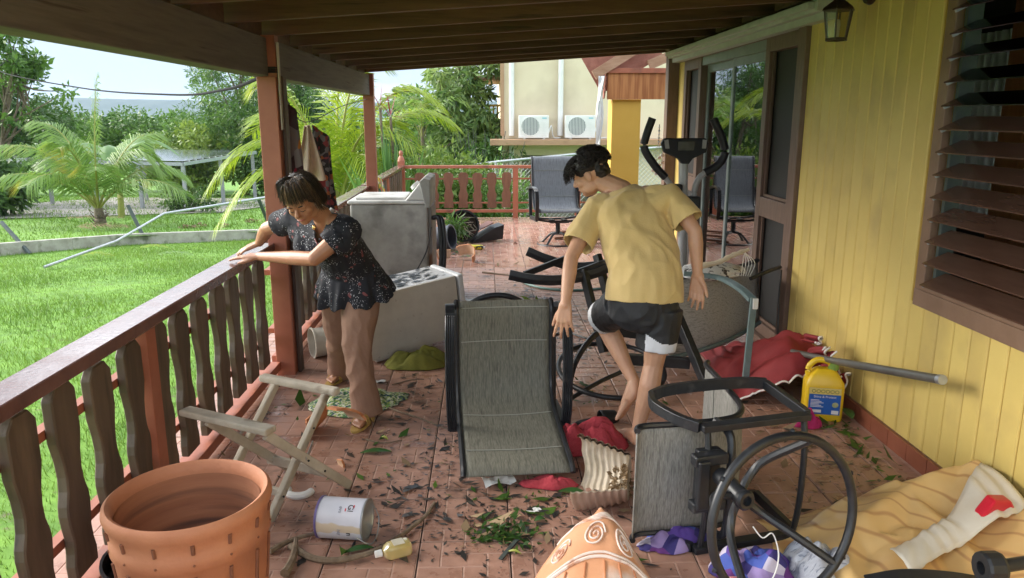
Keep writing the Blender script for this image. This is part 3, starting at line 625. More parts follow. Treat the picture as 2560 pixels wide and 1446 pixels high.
tree('feathery_tree', 'narrow leaved tree filling the gap beside the red porch post', (-10.5, 46, gz2(-10.5, 46)), 8, (-11.2, 46, 2.5), (2.6, 2.2, 3.6), 13000, .28, 'leafA', trunk=.2, asp=.22, nc=60, clump=.26, group='trees round the neighbouring yard')
for x, y, z, rx, rz_, m_, lab in ((-21, 56, -.6, 4.5, 2.2, 'leafB', 'mid green rounded tree left of the feathery tree'), (-18, 48, -.9, 3.0, 1.9, 'leafC', 'yellow green bushy tree above the canopy roof'), (-12.5, 49, -.6, 4.0, 2.2, 'leafB', 'leafy tree standing behind the canopy posts'), (-8.4, 47, -.9, 2.6, 2.0, 'leafA', 'dark low tree seen between the porch posts'), (-5, 50, .2, 3.6, 3.0, 'leafB', 'green tree behind the lime palm'), (-34, 52, .5, 6, 4, 'leafA', 'wide dark tree at the far yard corner'), (-26.5, 60, -.2, 5, 2.0, 'leafB', 'pale green tree on the far slope below the ridge')):
    tree('broadleaf_tree', lab, (x, y, gz2(x, y)), 5, (x, y, z), (rx, 2.4, rz_), int(2500*rx), .33, m_, trunk=.2, nc=44, clump=.28, group='trees round the neighbouring yard')
# belt of far wood
C_, R_ = [], []
for i in range(420):
    y = rng.uniform(85, 330); x = -y*rng.uniform(.02, .95)+6; C_.append((x, y, -4.5+rng.random()**2*(.010*y+1.2))); R_.append(rng.uniform(1.8, 4.2)*(1+y/400))
V, F, A = leaves(C_, R_, 52000, 1.15, .6)
tag(np_mesh('distant_wood', V, F, M['leafA'], attr=A), 'distant belt of trees below the blue ridge', 'wood', kind='stuff')
# shrubs
def shrub(name, label, base, r, n, size, mat, asp=.4, group=None, droop=.3):
    t = empty(name, base, label, 'shrub', group); C_ = [(rng.normal()*r[0]*.45, rng.normal()*r[1]*.45, r[2]*rng.uniform(.25, .95)) for _ in range(16)]
    V, F, A = leaves(C_, [max(r)*.4]*16, n, size, asp, droop=droop); np_mesh('foliage', V, F, M[mat], t, attr=A)
    mb = MB()
    for c in C_[:8]: mb.tube([(0, 0, -.1), (c[0]*.4, c[1]*.4, c[2]*.5), c], [.03, .02, .008], 5)
    mb.build('stem', M['bark'], t, smooth=True); return t
shrub('broadleaf_shrub', 'big glossy broad-leaved shrub at the slab edge', (-18.3, 29, gz2(-18, 29)), (1.5, 1.2, 1.9), 2600, .42, 'leafA', .32)
shrub('low_bush', 'low brown and green bush beside the canopy post', (-11.9, 31, gz2(-12, 31)), (.9, .7, .9), 1300, .16, 'leafA')
shrub('flowering_shrub', 'yellow green shrub just outside the end railing', (-1.0, 16.2, gz(-1, 16)), (1.0, .8, 2.1), 5200, .15, 'leafC', .35)
shrub('flowering_shrub', 'leafy shrub seen through the pickets of the end railing', (.0, 16.0, gz(0, 16)), (1.1, .7, 1.6), 4200, .15, 'leafB', .35)
tree('mango_tree', 'tall mango tree with drooping leaves beside the cream building', (-1.1, 23, gz(-1, 23)), 6, (-.75, 22.8, 2.35), (1.2, 1.0, 1.5), 3200, .30, 'leafB2', trunk=.12, nc=40, clump=.3, asp=.28, droop=.7)
tree('mango_tree', 'shorter tree with brown tinged leaves below the mango tree', (-.4, 21.9, gz(-.5, 22)), 5, (-.55, 21.9, 1.0), (1.0, .8, 1.0), 1500, .26, 'leafB2', trunk=.08, nc=30, clump=.32, asp=.25, droop=.7)
palm('feather_palm', 'small feather palm reaching above the mango tree', (-1.75, 21.5, gz(-1.7, 21.5)), [((-.6, .1, 1.2), (-1.2, .1, .4)), ((.5, .2, 1.3), (1.3, .3, .6)), ((0, -.5, 1.2), (.1, -1.1, .5)), ((-.3, .5, 1.3), (-.6, 1.1, .7)), ((.1, 0, 1.0), (.2, 0, 1.5))], .6, 'palm', trunk=(.06, 3.1), n=30, hang=.7)
t = empty('bamboo_clump', (-.1, 20.6, gz(0, 20.6)), 'clump of thin dark upright stems beside the cream building', 'plant')
mb = MB()
for i in range(30):
    x, y = rng.normal()*.28, rng.normal()*.2; mb.tube([(x, y, 0), (x*1.3, y*1.3, 1.6), (x*2.0+rng.normal()*.1, y*2, 2.5+rng.random()*.6)], [.018, .014, .008], 5)
mb.build('stems', M['twigdk'] if 'twigdk' in M else pm('dark_stem', (.03, .035, .03), (.06, .065, .05), 9, .7), t); tag(t.children[0], kind='stuff')
V, F, A = leaves([(rng.normal()*.4, rng.normal()*.3, 1.2+rng.random()*1.4) for _ in range(14)], [.3]*14, 700, .2, .2, droop=.6); np_mesh('foliage', V, F, M['leafA'], t, attr=A)
# fallen fronds on the raised lawn and small branches on the near lawn
def fallen(label, p, ang, l, mat, ll=.5, name='fallen_frond'):
    t = empty(name, p, label, 'frond', 'fallen fronds and sprigs on the lawn', rot=(0, 0, ang)); V, F, A = [], [], []
    frond(V, F, A, (0, 0, .05), (l*.5, .1, .2), (l, 0, .06), ll, 26, .35, .02, .4)
    V = np.array(V); F = np.array(F); V[:, 2] = np.maximum(V[:, 2], .02); Q = F[0::2]; T_ = F[1::2]
    np_mesh('frond', V, np.vstack([Q[:, [0, 1, 2]], Q[:, [0, 2, 3]], T_[:, :3]]), M[mat], t, attr=np.r_[A[0::2], A[0::2], A[1::2]]); return t
for lab, x, y, a, l, m_, ll in (('dry brown palm frond lying left of the coconut palm', -11.9, 22.0, .3, 1.5, 'dead', .6), ('dry yellow frond at the edge of the bare slab', -14.4, 26.0, .2, 2.0, 'dead', .4), ('pale green sprig lying on the near lawn', -7.5, 17.2, .2, .8, 'palm', .25), ('lime green sprig against the low concrete wall', -8.5, 18.6, .5, .7, 'palm2', .22), ('bright green sprig lying under the bent fence rail', -9.2, 17.0, .4, .8, 'palm2', .22)):
    fallen(lab, (x, y, gz2(x, y)+.03), a, l, m_, ll)
for i in range(9):
    x = -9.5+rng.random()*5.5; y = wally(x)+rng.uniform(.6, 6); z = gz2(x, y)
    V, F, A = leaves([(0, 0, .05)], [.22], 40, .16, .4); V[:, 2] = np.abs(V[:, 2])*.5
    o = np_mesh('leaf_litter', V, F, M['dead'], attr=A); o.location = (x, y, z); tag(o, 'small heap of dead leaves on the raised lawn', 'leaf litter', 'heaps of dead leaves on the raised lawn')

# ------------------------------------------------------------------ canopy, fence, cable
cn = empty('metal_canopy', (-15, 38, gz2(-15, 38)), 'open metal canopy with slatted glass roof on grey posts', 'canopy')
bpy.context.view_layer.update()
def ca(n, mb, m, **k): return child(mb.build(n, m, **k), cn)
RC = [(-16.9, 33.6, -.18), (-13.0, 33.6, -.28), (-11.6, 39.5, -.05), (-18.2, 41.5, -.05)]
def lerp2(u, v):
    a = Vector(RC[0]).lerp(Vector(RC[1]), u); b = Vector(RC[3]).lerp(Vector(RC[2]), u); return a.lerp(b, v)
for a, b in ((0, 1), (1, 2), (2, 3), (3, 0)): ca('edge_beam', MB().bar(RC[a], RC[b], .10, .14), M['galv'])
for k in range(1, 12): ca('slat', MB().bar(lerp2(0, k/12)+Vector((0, 0, .10)), lerp2(1, k/12)+Vector((0, 0, .10)), .06, .05), M['white'])
for k in range(12): ca('roof_pane', MB().add([lerp2(u, v)+Vector((0, 0, .13)) for u, v in ((0, (k+.06)/12), (1, (k+.06)/12), (1, (k+.94)/12), (0, (k+.94)/12))], [(0, 1, 2, 3)]), glassmat('canopy_glass%d' % k, (.55, .62, .66), 1.6, .08, 1.2) if k == 0 else bpy.data.materials['canopy_glass0'])
for u, v in ((.02, .02), (.98, .02), (.98, .98), (.02, .98), (.98, .5), (.5, .02)):
    p = lerp2(u, v); ca('post', MB().bx((p.x-.07, p.y-.07, gz2(p.x, p.y)), (p.x+.07, p.y+.07, p.z)), M['galv'])
for x, y, zt, lab in ((-21.2, 38.1, -.35, 'grey steel post at the far side of the slab'), (-19.5, 33, -.1, 'grey steel post beside the broad-leaved shrub')):
    pp = empty('steel_post', (x, y, gz2(x, y)), lab, 'post', 'grey steel posts on the slab'); h_ = zt-gz2(x, y)
    MB().bx((-.07, -.07, 0), (.07, .07, h_)).build('shaft', M['galv'], pp); MB().bx((-.12, -.12, 0), (.12, .12, .03)).build('base_plate', M['galv'], pp); MB().bx((-2.6, -.05, h_+.001), (.3, .05, h_+.12)).build('cross_beam', M['galv'], pp)
fence = empty('chain_link_fence', (-6, 20.5, -1.5), 'bent chain-link fence with its top rail fallen onto the lawn', 'fence'); bpy.context.view_layer.update()
fp = [(-8.99, 15.55, -1.28), (-8.48, 17.6, -1.08), (-7.92, 19.0, -.62), (-5.75, 20.0, -.34), (-3.05, 20.0, .165), (-1.9, 19.8, .26), (.247, 19.0, .62), (2.556, 18.6, .86), (4.585, 18.2, 1.03), (6.5, 17.8, 1.1)]
child(MB().tube(fp, .032, 8).build('top_rail', M['galv'], smooth=True), fence)
for (bx_, by_), tp in (((-10.95, 18.45), (-11.8, 18.9, -.80)), ((-9.2, 20.8), (-9.3-.35, 20.9, -.62)), ((-6.0, 21.7), (-6.25, 21.2, -.47))):
    child(MB().tube([(bx_, by_, gz(bx_, by_)), tp], .05, 8).build('post', M['dkpost'], smooth=True), fence)
for x, y, zt in ((-1.9, 19.8, .26), (.247, 19.0, .62), (2.556, 18.6, .86), (4.585, 18.2, 1.03)):
    child(MB().tube([(x, y, gz(x, y)), (x, y, zt)], .04, 8).build('post', M['galv'], smooth=True), fence)
wm = MB()          # chain-link wires of the standing bays
def wires(a, b, za, zb, sp=.11):
    L_ = math.dist(a, b); n = int(L_/sp); H_ = 1.9
    for s in (-1, 1):
        for i in range(-int(H_/sp), n+int(H_/sp)):
            q0, q1 = (i*sp, i*sp+H_) if s > 0 else (i*sp+H_, i*sp)
            def pt(d, h): t = d/L_; return (a[0]+(b[0]-a[0])*t, a[1]+(b[1]-a[1])*t, za+(zb-za)*t-H_+h)
            lo, hi = 0, H_
            P = [(q0+(q1-q0)*h/H_, h) for h in np.linspace(0, H_, 9)]; P = [p for p in P if 0 <= p[0] <= L_]
            if len(P) > 1: wm.tube([pt(*P[0]), pt(*P[-1])], .0045, 3)
wires((-1.9, 19.8), (.247, 19.0), .26, .62); wires((.247, 19.0), (2.556, 18.6), .62, .86); wires((2.556, 18.6), (4.585, 18.2), .86, 1.03)
tag(child(wm.build('wire_mesh', M['galv']), fence), kind='stuff')
mb = MB().tube(spline([(-20, 34, 4.0), (-11.98, 20, 2.806), (-7.06, 14, 2.195), (-3.574, 9, 1.945), (-2.128, 6.5, 1.915), (-1.36, 5.07, 1.97)], 8), .012, 6)
tag(mb.build('overhead_cable', pm('cable_sheath', (.015, .015, .017), (.025, .025, .028), 20, .95, spec=.1), smooth=True), 'black cable sagging from the yard to the porch post', 'cable')

# ------------------------------------------------------------------ cream building with air conditioners
bd = empty('neighbour_building', (3, 21, -1.7), 'two-storey cream concrete building with a brown ledge and white downpipes', 'building'); bpy.context.view_layer.update()
def nb(n, mb, m, p=None, **k): return child(mb.build(n, m, **k), p or bd)
BY = 21.2
nb('wall', MB().bx((.45, BY, 1.12), (12, BY+8, 5.2)), M['cream'])
nb('lower_wall', MB().bx((.45, BY, .68), (12, BY+.25, .96)).bx((.45, BY, -2), (.98, BY+.25, .68)).bx((3.4, BY, -2), (12, BY+.25, .68)), M['cream'])
nb('garage_interior', MB().bx((.98, BY+2.2, -2), (3.4, BY+2.3, .9)).bx((.9, BY+.26, -2.05), (3.5, BY+2.2, -1.95)), M['slab'])
nb('ledge', MB().bx((.12, BY-.75, .965), (12, BY+.3, 1.115)), M['ledge'], bevel=.01)
nb('corner_trim', MB().bx((.40, BY-.05, 1.2), (.50, BY-.002, 5.2)), M['ledge'])
for x in (.70, 2.02):
    nb('downpipe', MB().tube([(x, BY-.09, 1.2), (x, BY-.09, 5.2)], .075, 10), M['white'], smooth=True)
nb('downpipe', MB().tube([(.70, BY-.09, -2), (.70, BY-.09, .95)], .07, 10), M['white'], smooth=True)
bal = nb('balcony', MB().bx((-.3, BY+2, 1.0), (.445, BY+5, 1.2)), M['ledge']); bpy.context.view_layer.update()
for k in range(6): nb('baluster', MB().bx((-.27+.12*k, BY+2.05, 1.2), (-.22+.12*k, BY+2.1, 2.0)), M['pillar'], bal)
nb('handrail', MB().bx((-.3, BY+2.02, 2.0), (.44, BY+2.13, 2.06)), M['pillar'], bal)
nb('balcony_roof', MB().bx((-.35, BY+1.9, 2.75), (.445, BY+5, 2.9)), M['ledge'], bal)
rd = MB(); rd.add([(-3.5, 27, -.45), (.44, 22.2, -.25), (.44, 29, -.15), (-3.5, 33, -.4)], [(0, 1, 2, 3)]); nb('driveway_ramp', rd, M['slab'])
for i, (x0, lab) in enumerate(((.88, 'white air conditioner unit nearer the building corner'), (2.12, 'white air conditioner unit right of the white downpipe'))):
    ac = empty('air_conditioner', (x0, BY-.5, 1.12), lab, 'air conditioner', 'air conditioner units on the ledge')
    wth, hh, dd = .80, .62, .30
    MB().bx((0, .015, .03), (wth, dd, hh)).build('casing', M['white'], ac, bevel=.012)
    MB().lathe([(.235, -.01), (.255, -.01), (.255, .012), (.235, .012)], 36, c=(.31, .012, .335), m=Matrix.Rotation(R(90), 3, 'X'), closed=True).build('fan_ring', M['white'], ac, smooth=True)
    MB().lathe([(0, 0), (.236, 0)], 36, c=(.31, .013, .335), m=Matrix.Rotation(R(90), 3, 'X')).build('fan_recess', pm('fan_dark', (.20, .24, .24), (.26, .30, .30), 9, .6), ac)
    for k in range(12):
        x = .31-.215+k*.039; hl = math.sqrt(max(.001, .232**2-(x-.31)**2)); MB().bx((x-.006, -.002, .335-hl), (x+.006, .008, .335+hl)).build('grille_bar', M['white'], ac)
    for k in range(7): MB().bx((.60, .006, .10+k*.055), (.76, .0145, .125+k*.055)).build('vent_slat', M['white'], ac)
    MB().bx((.62, .011, .53), (.74, .0145, .565)).build('badge', pm('ac_badge', (.25, .50, .58), (.30, .55, .62), 90, .5), ac)
    for x in (.12, .64): MB().bx((x, .04, 0), (x+.06, .28, .031)).build('foot', M['white'], ac)
    MB().tube(spline([(.80, .15, .15), (.88, .2, .35), (.95, .3, .05), (1.15, .35, .03)], 5), .018, 6).build('hose', M['white'], ac, smooth=True)

# ------------------------------------------------------------------ carport gable beyond the house
gb = empty('carport_gable', (2.2, 11, 0), 'yellow pillar carrying a shingled gable with a varnished plywood valance', 'carport'); bpy.context.view_layer.update()
def gbp(n, mb, m, **k): return child(mb.build(n, m, **k), gb)
ply = pm('plywood_grain', (.30, .10, .03), (.46, .19, .065), 1.6, .55, stretch=(16, 16, .9), contrast=(.40, .60), detail=2)
gbp('pillar', MB().bx((1.78, 11.0, -1.0), (2.19, 11.35, 1.94)), M['pillar'], bevel=.006)
gbp('valance', MB().bx((1.70, 10.93, 1.94), (3.6, 10.98, 2.29)), ply)
gbp('valance_rail', MB().bx((1.68, 10.90, 2.29), (3.6, 11.0, 2.36)), M['redpost'], bevel=.004)
gbp('rafter', MB().bar((1.50, 10.9, 2.26), (2.25, 10.9, 2.72), .05, .13), M['rafter2'])
gbp('rafter', MB().bar((2.27, 10.95, 2.40), (3.2, 10.95, 2.80), .05, .13), M['rafter2'])
gbp('shingle_edge', MB().bar((1.40, 11.05, 2.40), (2.25, 11.05, 2.92), .9, .02, up=(0, 1, 0)), M['shingle'])
for k in range(5): gbp('shingle', MB().box((1.685-.006*k, 11.05, 2.30-.075*k), (.02, .22, .10), (0, R(8), 0)), M['shingle'])
m_ = MB().grid(5, 22, lambda u, v: (1.60+.085*(u-.5)+.012*math.sin(v*9+u*3)-.03*v, 10.85+.03*math.sin(u*6+v*7), 2.25-1.0*v))
tag(m_.build('torn_sheet', pm('white_plastic_sheet', (.72, .74, .76), (.84, .85, .86), 14, .4, bump=.5, trans=.3), smooth=True, solid=.003), 'strip of torn white plastic sheet hanging beside the yellow pillar', 'plastic sheet')
# ------------------------------------------------------------------ patio chairs
def weave(name, a, b, ax='y'):
    m = pm(name, a, b, 26, .7, stretch=((14, 1.2, 1.2) if ax == 'y' else (1.2, 14, 14)), bump=.25, contrast=(.32, .68), c3=tuple(q*.72 for q in a), c3scale=9, c3thr=(.5, .75))
    return m
slA = weave('sling_olive', (.105, .100, .078), (.215, .210, .165)); slB = weave('sling_grey', (.16, .155, .14), (.34, .33, .30), 'x'); slF = weave('sling_slate', (.15, .16, .175), (.24, .25, .27))
RIB = [(-.026, -.012), (.026, -.012), (.026, .008), (.021, .013), (.016, .008), (.011, .013), (.005, .008), (0, .013), (-.005, .008), (-.011, .013), (-.016, .008), (-.021, .013), (-.026, .008)]
FLAT = [(-.015, -.024), (.015, -.024), (.015, .024), (-.015, .024)]
def rnd(pts, n=5): return spline(pts, n)
PROF = [(.525, -.035), (.51, -.005), (.46, .008), (.30, -.012), (.12, -.016), (.02, .015), (-.045, .11), (-.09, .30), (-.125, .48), (-.15, .62), (-.185, .665)]
def chair(name, label, sling, mat='black', hw=.255, base=True, ringc=None, seams=True, group='sling patio chairs', roof=None):
    c = empty(name, (0, 0, 0), label, 'chair', group); bm_ = M[mat]
    pp = spline([(0, a, b) for a, b in PROF], 5)
    def sl(u, v):
        i = v*(len(pp)-1); k = min(int(i), len(pp)-2); p = pp[k].lerp(pp[k+1], i-k); sag = .018*math.sin(math.pi*u)*math.sin(math.pi*v)
        return ((u-.5)*2*hw, p.y+sag*(.3 if v < .45 else -1)*.7, p.z-sag*(1 if v < .45 else .2))
    s = MB().grid(15, 44, sl).build('sling', sling, c, smooth=True, angle=180, solid=.006)
    if seams:
        for v in (.16, .30, .62, .80):
            MB().tube([Vector(sl(u, v))+Vector((0, .005, .006)) for u in np.linspace(.03, .97, 15)], .0022, 5).build('seam', pm('seam_thread', (.30, .30, .26), (.38, .38, .33), 9, .8), s)
    for sg in (-1, 1):
        MB().tube([(sg*(hw+.008), p.y, p.z) for p in pp], .014, 8).build('side_rail', bm_, c, smooth=True)
        a = [(sg*(hw+.045), -.10, .235), (sg*(hw+.05), .02, .262), (sg*(hw+.052), .22, .272), (sg*(hw+.05), .40, .262), (sg*(hw+.047), .495, .225)]
        MB().sweep(rnd(a), RIB, (0, 0, 1)).build('arm', bm_, c)
        MB().sweep(rnd([(sg*(hw+.047), .495, .225), (sg*(hw+.045), .525, .12), (sg*(hw+.04), .49, -.02), (sg*(hw+.035), .43, -.115)]), FLAT, (1, 0, 0)).build('arm_support', bm_, c, bevel=.003)
        MB().bar((sg*(hw+.035), .43, -.125), (sg*(hw+.035), -.08, -.125), .03, .05).build('side_frame', bm_, c, bevel=.004)
        MB().bar((sg*(hw+.037), -.08, -.12), (sg*(hw+.04), -.10, .235), .03, .045, (1, 0, 0)).build('rear_upright', bm_, c, bevel=.004)
    for yy in (.40, -.06): MB().tube(rnd([(-hw-.03, yy, -.125), (-hw*.5, yy, -.15), (hw*.5, yy, -.15), (hw+.03, yy, -.125)]), .014, 8).build('stretcher', bm_, c, smooth=True)
    if base:
        MB().bx((-.13, .04, -.185), (.13, .30, -.165)).bx((-.11, .06, -.165), (-.06, .28, -.14)).bx((.06, .06, -.165), (.11, .28, -.14)).build('swivel_plate', bm_, c, bevel=.004)
        cx, cy, cz = ringc or (0, .17, -.47)
        MB().tube([(0, .17, -.185), (cx*.5, (cy+.17)/2, (cz-.185)/2)], .032, 12).build('column', bm_, c, smooth=True)
        MB().tube([(cx+.28*math.cos(a), cy+.28*math.sin(a), cz) for a in np.linspace(0, 2*math.pi, 49)[:-1]], .017, 10, closed=True).build('base_ring', bm_, c, smooth=True, angle=180)
        for k in range(4):
            a = math.pi/4+k*math.pi/2; h = Vector((cx*.5, (cy+.17)/2, (cz-.185)/2)); e = Vector((cx+.275*math.cos(a), cy+.275*math.sin(a), cz)); m_ = h.lerp(e, .5)+Vector((0, 0, .05))
            MB().tube(rnd([h, h.lerp(m_, .5)+Vector((0, 0, .012)), m_, e]), .015, 8).build('leg', bm_, c, smooth=True)
    return c
def pose(o, loc, X, Y):
    X = Vector(X).normalized(); Y = Vector(Y).normalized(); Z = X.cross(Y).normalized(); Y = Z.cross(X)
    o.matrix_world = Matrix.Translation(loc) @ Matrix((X, Y, Z)).transposed().to_4x4()
cA = chair('patio_chair', 'olive sling patio chair tipped on its back with the young man holding its arm', slA, hw=.25, ringc=(0, .20, -.50))
pose(cA, (.095, 3.965, .205), (1, -.03, 0), (-.03, .07, 1)); cA.rotation_euler.z = R(4)
cB = chair('patio_chair', 'grey sling swivel chair lying on its side with its round base in the air', slB, hw=.25, base=False)
pose(cB, (1.04, 2.88, .283), (0, .03, -1), (-.97, -.22, 0)); cB.scale = (.92, .92, .92)
for q in cB.children:
    if q.name.split('.')[0] in ('arm', 'arm_support', 'side_frame', 'rear_upright', 'stretcher'): q.location.y -= .15
# its swivel base, turned a little off the seat
bpy.context.view_layer.update(); iB = cB.matrix_world.inverted()
def bpart(n, mb, **k):
    o = mb.build(n, M['black'], **k); o.parent = cB; o.matrix_parent_inverse = iB; return o
hub = Vector((.905, 2.50, .36)); rc = Vector((1.02, 2.36, .345)); nrm = Vector((.30, -.93, .13)).normalized(); ux = Vector((0, 0, 1)).cross(nrm).normalized(); uy = nrm.cross(ux)
def rp(a, r=.295): return rc+ux*r*math.cos(a)+uy*r*math.sin(a)
bpart('base_ring', MB().tube([rp(a) for a in np.linspace(0, 2*math.pi, 57)[:-1]], .0165, 10, closed=True, up=nrm), smooth=True, angle=180)
bpart('column', MB().tube([hub+Vector((-.03, .13, .02)), hub+nrm*.03], .034, 14), smooth=True)
bpart('column_cap', MB().lathe([(.018, .0), (.036, .0), (.038, .02), (.03, .03), (.018, .03)], 16, c=hub+nrm*.02, m=nrm.to_track_quat('Z', 'Y').to_matrix(), closed=True), smooth=True)
for k, a in enumerate((1.15, 2.85, -.75, 4.15)):
    e = rp(a, .293); m_ = hub.lerp(e, .55)-nrm*(.0 if k == 2 else .07); bpart('leg', MB().tube(rnd([hub, hub.lerp(m_, .5)-nrm*.02, m_, e]), .0155, 8), smooth=True)
for k in range(6):
    p = rp(k*1.05+.4, .311); bpart('glide', MB().ico(p, .011, 1))
bpart('swivel_plate', MB().box((.845, 2.70, .34), (.10, .035, .24), (0, 0, R(14))).box((.84, 2.66, .435), (.14, .05, .045), (0, 0, R(14))).box((.84, 2.66, .245), (.14, .05, .045), (0, 0, R(14))).box((.81, 2.63, .34), (.05, .03, .20), (0, 0, R(14))), bevel=.008)
bpart('cross_bar', MB().tube(rnd([(.90, 2.80, .53), (.93, 2.70, .50), (.93, 2.68, .33), (.93, 2.70, .10), (.90, 2.80, .05)]), .017, 8), smooth=True)
# far standing chair
cF = chair('patio_chair', 'slate grey swivel chair standing upright on the open terrace', slF, hw=.30, group='sling patio chairs')
cF.scale = (1, 1, 1.0); pose(cF, (.96, 10.55, .475), (-1, -.10, 0), (.10, -1, .05)); cF.scale = (1.0, 1.0, 1.05)
# frame of the stripped chair behind the young man
cC = empty('chair_frame', (.9, 5.3, 0), 'bare black chair frame with curved arms and ring base behind the young man', 'chair', 'sling patio chairs'); bpy.context.view_layer.update()
def cp(n, mb, m='black', **k): return child(mb.build(n, M[m], **k), cC)
ARM = [(-.01, -.035), (.01, -.035), (.014, 0), (.01, .035), (-.01, .035)]
cp('arm', MB().sweep(rnd([(.155, 5.15, .640), (.33, 5.15, .605), (.55, 5.17, .60), (.80, 5.2, .655), (1.0, 5.25, .78)]), ARM), bevel=.002)
cp('arm', MB().sweep(rnd([(.31, 5.75, .70), (.48, 5.75, .63), (.70, 5.75, .575), (.95, 5.7, .62), (1.15, 5.65, .75)]), ARM), bevel=.002)
cp('brace', MB().bar((.26, 5.2, .63), (.62, 5.7, .66), .02, .045), bevel=.002)
cp('upright', MB().bar((.67, 5.2, .66), (.80, 5.0, .12), .04, .06), bevel=.003)
cp('upright', MB().bar((.78, 5.3, .75), (.93, 5.05, .12), .04, .06), bevel=.003)
cp('rail', MB().bar((.62, 5.2, .62), (1.05, 5.25, .76), .03, .08), bevel=.003)
cp('seat_frame', MB().bar((.80, 4.95, .30), (1.35, 4.9, .24), .05, .07), bevel=.004)
cp('seat_frame', MB().bar((.84, 4.75, .16), (1.32, 4.72, .13), .05, .07), bevel=.004)
cp('upright', MB().bar((1.22, 5.05, .56), (1.37, 4.45, .05), .045, .07), bevel=.003)
cp('base_ring', MB().tube([(.80+.34*math.cos(a), 4.70+.40*math.sin(a), .055+.05*(1+math.sin(a))) for a in np.linspace(0, 2*math.pi, 49)[:-1]], .017, 8, closed=True), smooth=True, angle=180)
cp('leg', MB().tube(rnd([(.49, 4.42, .05), (.56, 4.62, .18), (.70, 4.80, .30), (.86, 4.9, .33)]), .02, 8), smooth=True)
cp('leg', MB().tube(rnd([(.50, 4.36, .03), (.70, 4.52, .08), (.90, 4.62, .13)]), .014, 8), smooth=True)
# reclined sling seat heaped with a cushion, against the door
cD = empty('lounge_chair', (1.7, 5.2, 0), 'grey sling lounge chair on its side before the sliding door', 'chair', 'sling patio chairs'); bpy.context.view_layer.update()
def dp(n, mb, m, **k): return child(mb.build(n, m, **k), cD)
green = pm('green_tube', (.10, .15, .15), (.15, .21, .21), 12, .45)
def dsl(u, v): return (1.27+.78*u, 5.08+.42*u-.10*math.sin(math.pi*u)+.12*v, .06+.52*v+.10*u*(1-v)*.9+.05*u)
dp('sling', MB().grid(16, 12, dsl), weave('sling_grey_lifted', (.26, .255, .235), (.46, .45, .42), 'x'), smooth=True, angle=180, solid=.008)  # grey sling copy, colour lifted because this side faces away from the light
dp('rail', MB().tube([Vector(dsl(u, 0))+Vector((0, -.01, -.01)) for u in np.linspace(0, 1, 9)], .017, 8), green, smooth=True)
dp('rail', MB().tube([Vector(dsl(u, 1))+Vector((0, 0, .012)) for u in np.linspace(0, 1, 9)], .017, 8), M['black'], smooth=True)
dp('arm', MB().sweep(rnd([(1.34, 5.05, .66), (1.56, 4.98, .645), (1.62, 4.72, .63), (1.635, 4.52, .60)]), RIB), green)
dp('arm_support', MB().bar((1.635, 4.50, .62), (1.60, 4.46, .03), .022, .04, (1, 0, 0)), green, bevel=.003)
dp('arm_cap', MB().box((1.64, 4.485, .585), (.03, .02, .065)), M['white'])
dp('frame_strap', MB().tube(rnd([(1.80, 5.05, .62), (1.93, 5.1, .66), (2.06, 5.2, .67)]), .014, 8), M['black'], smooth=True)
cu = MB().ico((0, 0, 0), .26, 3, (1.0, .62, .22), amp=.18, fr=2.2)
o = cu.build('seat_cushion', pm('speckled_cushion', (.60, .60, .60), (.72, .72, .71), 6, .8, c3=(.06, .05, .045), c3scale=26, c3thr=(.55, .6), bump=.3), smooth=True, loc=(1.58, 5.22, .64), rot=(0, 0, .3)); tag(o, 'dirt-speckled white cushion on top of the grey lounge chair', 'cushion')
mb = MB().tube(rnd([(1.40, 5.0, .715), (1.55, 4.98, .75), (1.63, 4.98, .79), (1.75, 4.97, .84)]), [.018, .02, .022, .018, .016]+[.017, .02, .015, .018, .02]+[.014, .02, .014, .018, .012, .01], 8)
tag(mb.build('carved_stick', pm('bone_wood', (.52, .43, .30), (.66, .57, .43), 10, .6), smooth=True, solid=0), 'pale carved stick with string lying on the speckled cushion', 'stick')
mb = MB()
for k in range(5): mb.tube(rnd([(1.72, 4.97, .82), (1.71+.02*k, 4.96, .75), (1.70+.015*k, 4.95, .66)]), .0025, 4)
tag(mb.build('string', M['white']), 'loose white strings hanging from the carved stick', 'string')
# ------------------------------------------------------------------ elliptical trainer
el = empty('elliptical_trainer', (1.6, 6.2, 0), 'grey and black elliptical trainer with foam handlebars by the sliding door', 'exercise machine'); bpy.context.view_layer.update()
def ep(n, mb, m, **k): return child(mb.build(n, m, **k), el)
lg = pm('trainer_grey', (.34, .34, .33), (.42, .42, .41), 10, .4)
ep('mast', MB().tube([(1.60, 6.22, 1.36), (1.62, 6.2, .70), (1.60, 6.0, .10)], .038, 12), lg, smooth=True)
ep('handlebar', MB().tube(rnd([(1.70, 6.22, .75), (1.70, 6.2, 1.0), (1.70, 6.2, 1.13), (1.735, 6.2, 1.22), (1.80, 6.2, 1.27)]), .024, 10), lg, smooth=True)
ep('foam_grip', MB().tube(rnd([(1.775, 6.2, 1.255), (1.88, 6.2, 1.32), (1.93, 6.2, 1.42), (1.895, 6.2, 1.54), (1.82, 6.2, 1.685)]), .034, 12), M['plastic'], smooth=True)
ep('handlebar', MB().tube(rnd([(1.52, 6.22, .75), (1.52, 6.2, 1.0), (1.50, 6.2, 1.15), (1.44, 6.2, 1.235)]), .024, 10), lg, smooth=True)
ep('foam_grip', MB().tube(rnd([(1.455, 6.2, 1.22), (1.36, 6.2, 1.32), (1.275, 6.2, 1.45), (1.285, 6.2, 1.55), (1.33, 6.2, 1.69)]), .032, 12), M['plastic'], smooth=True)
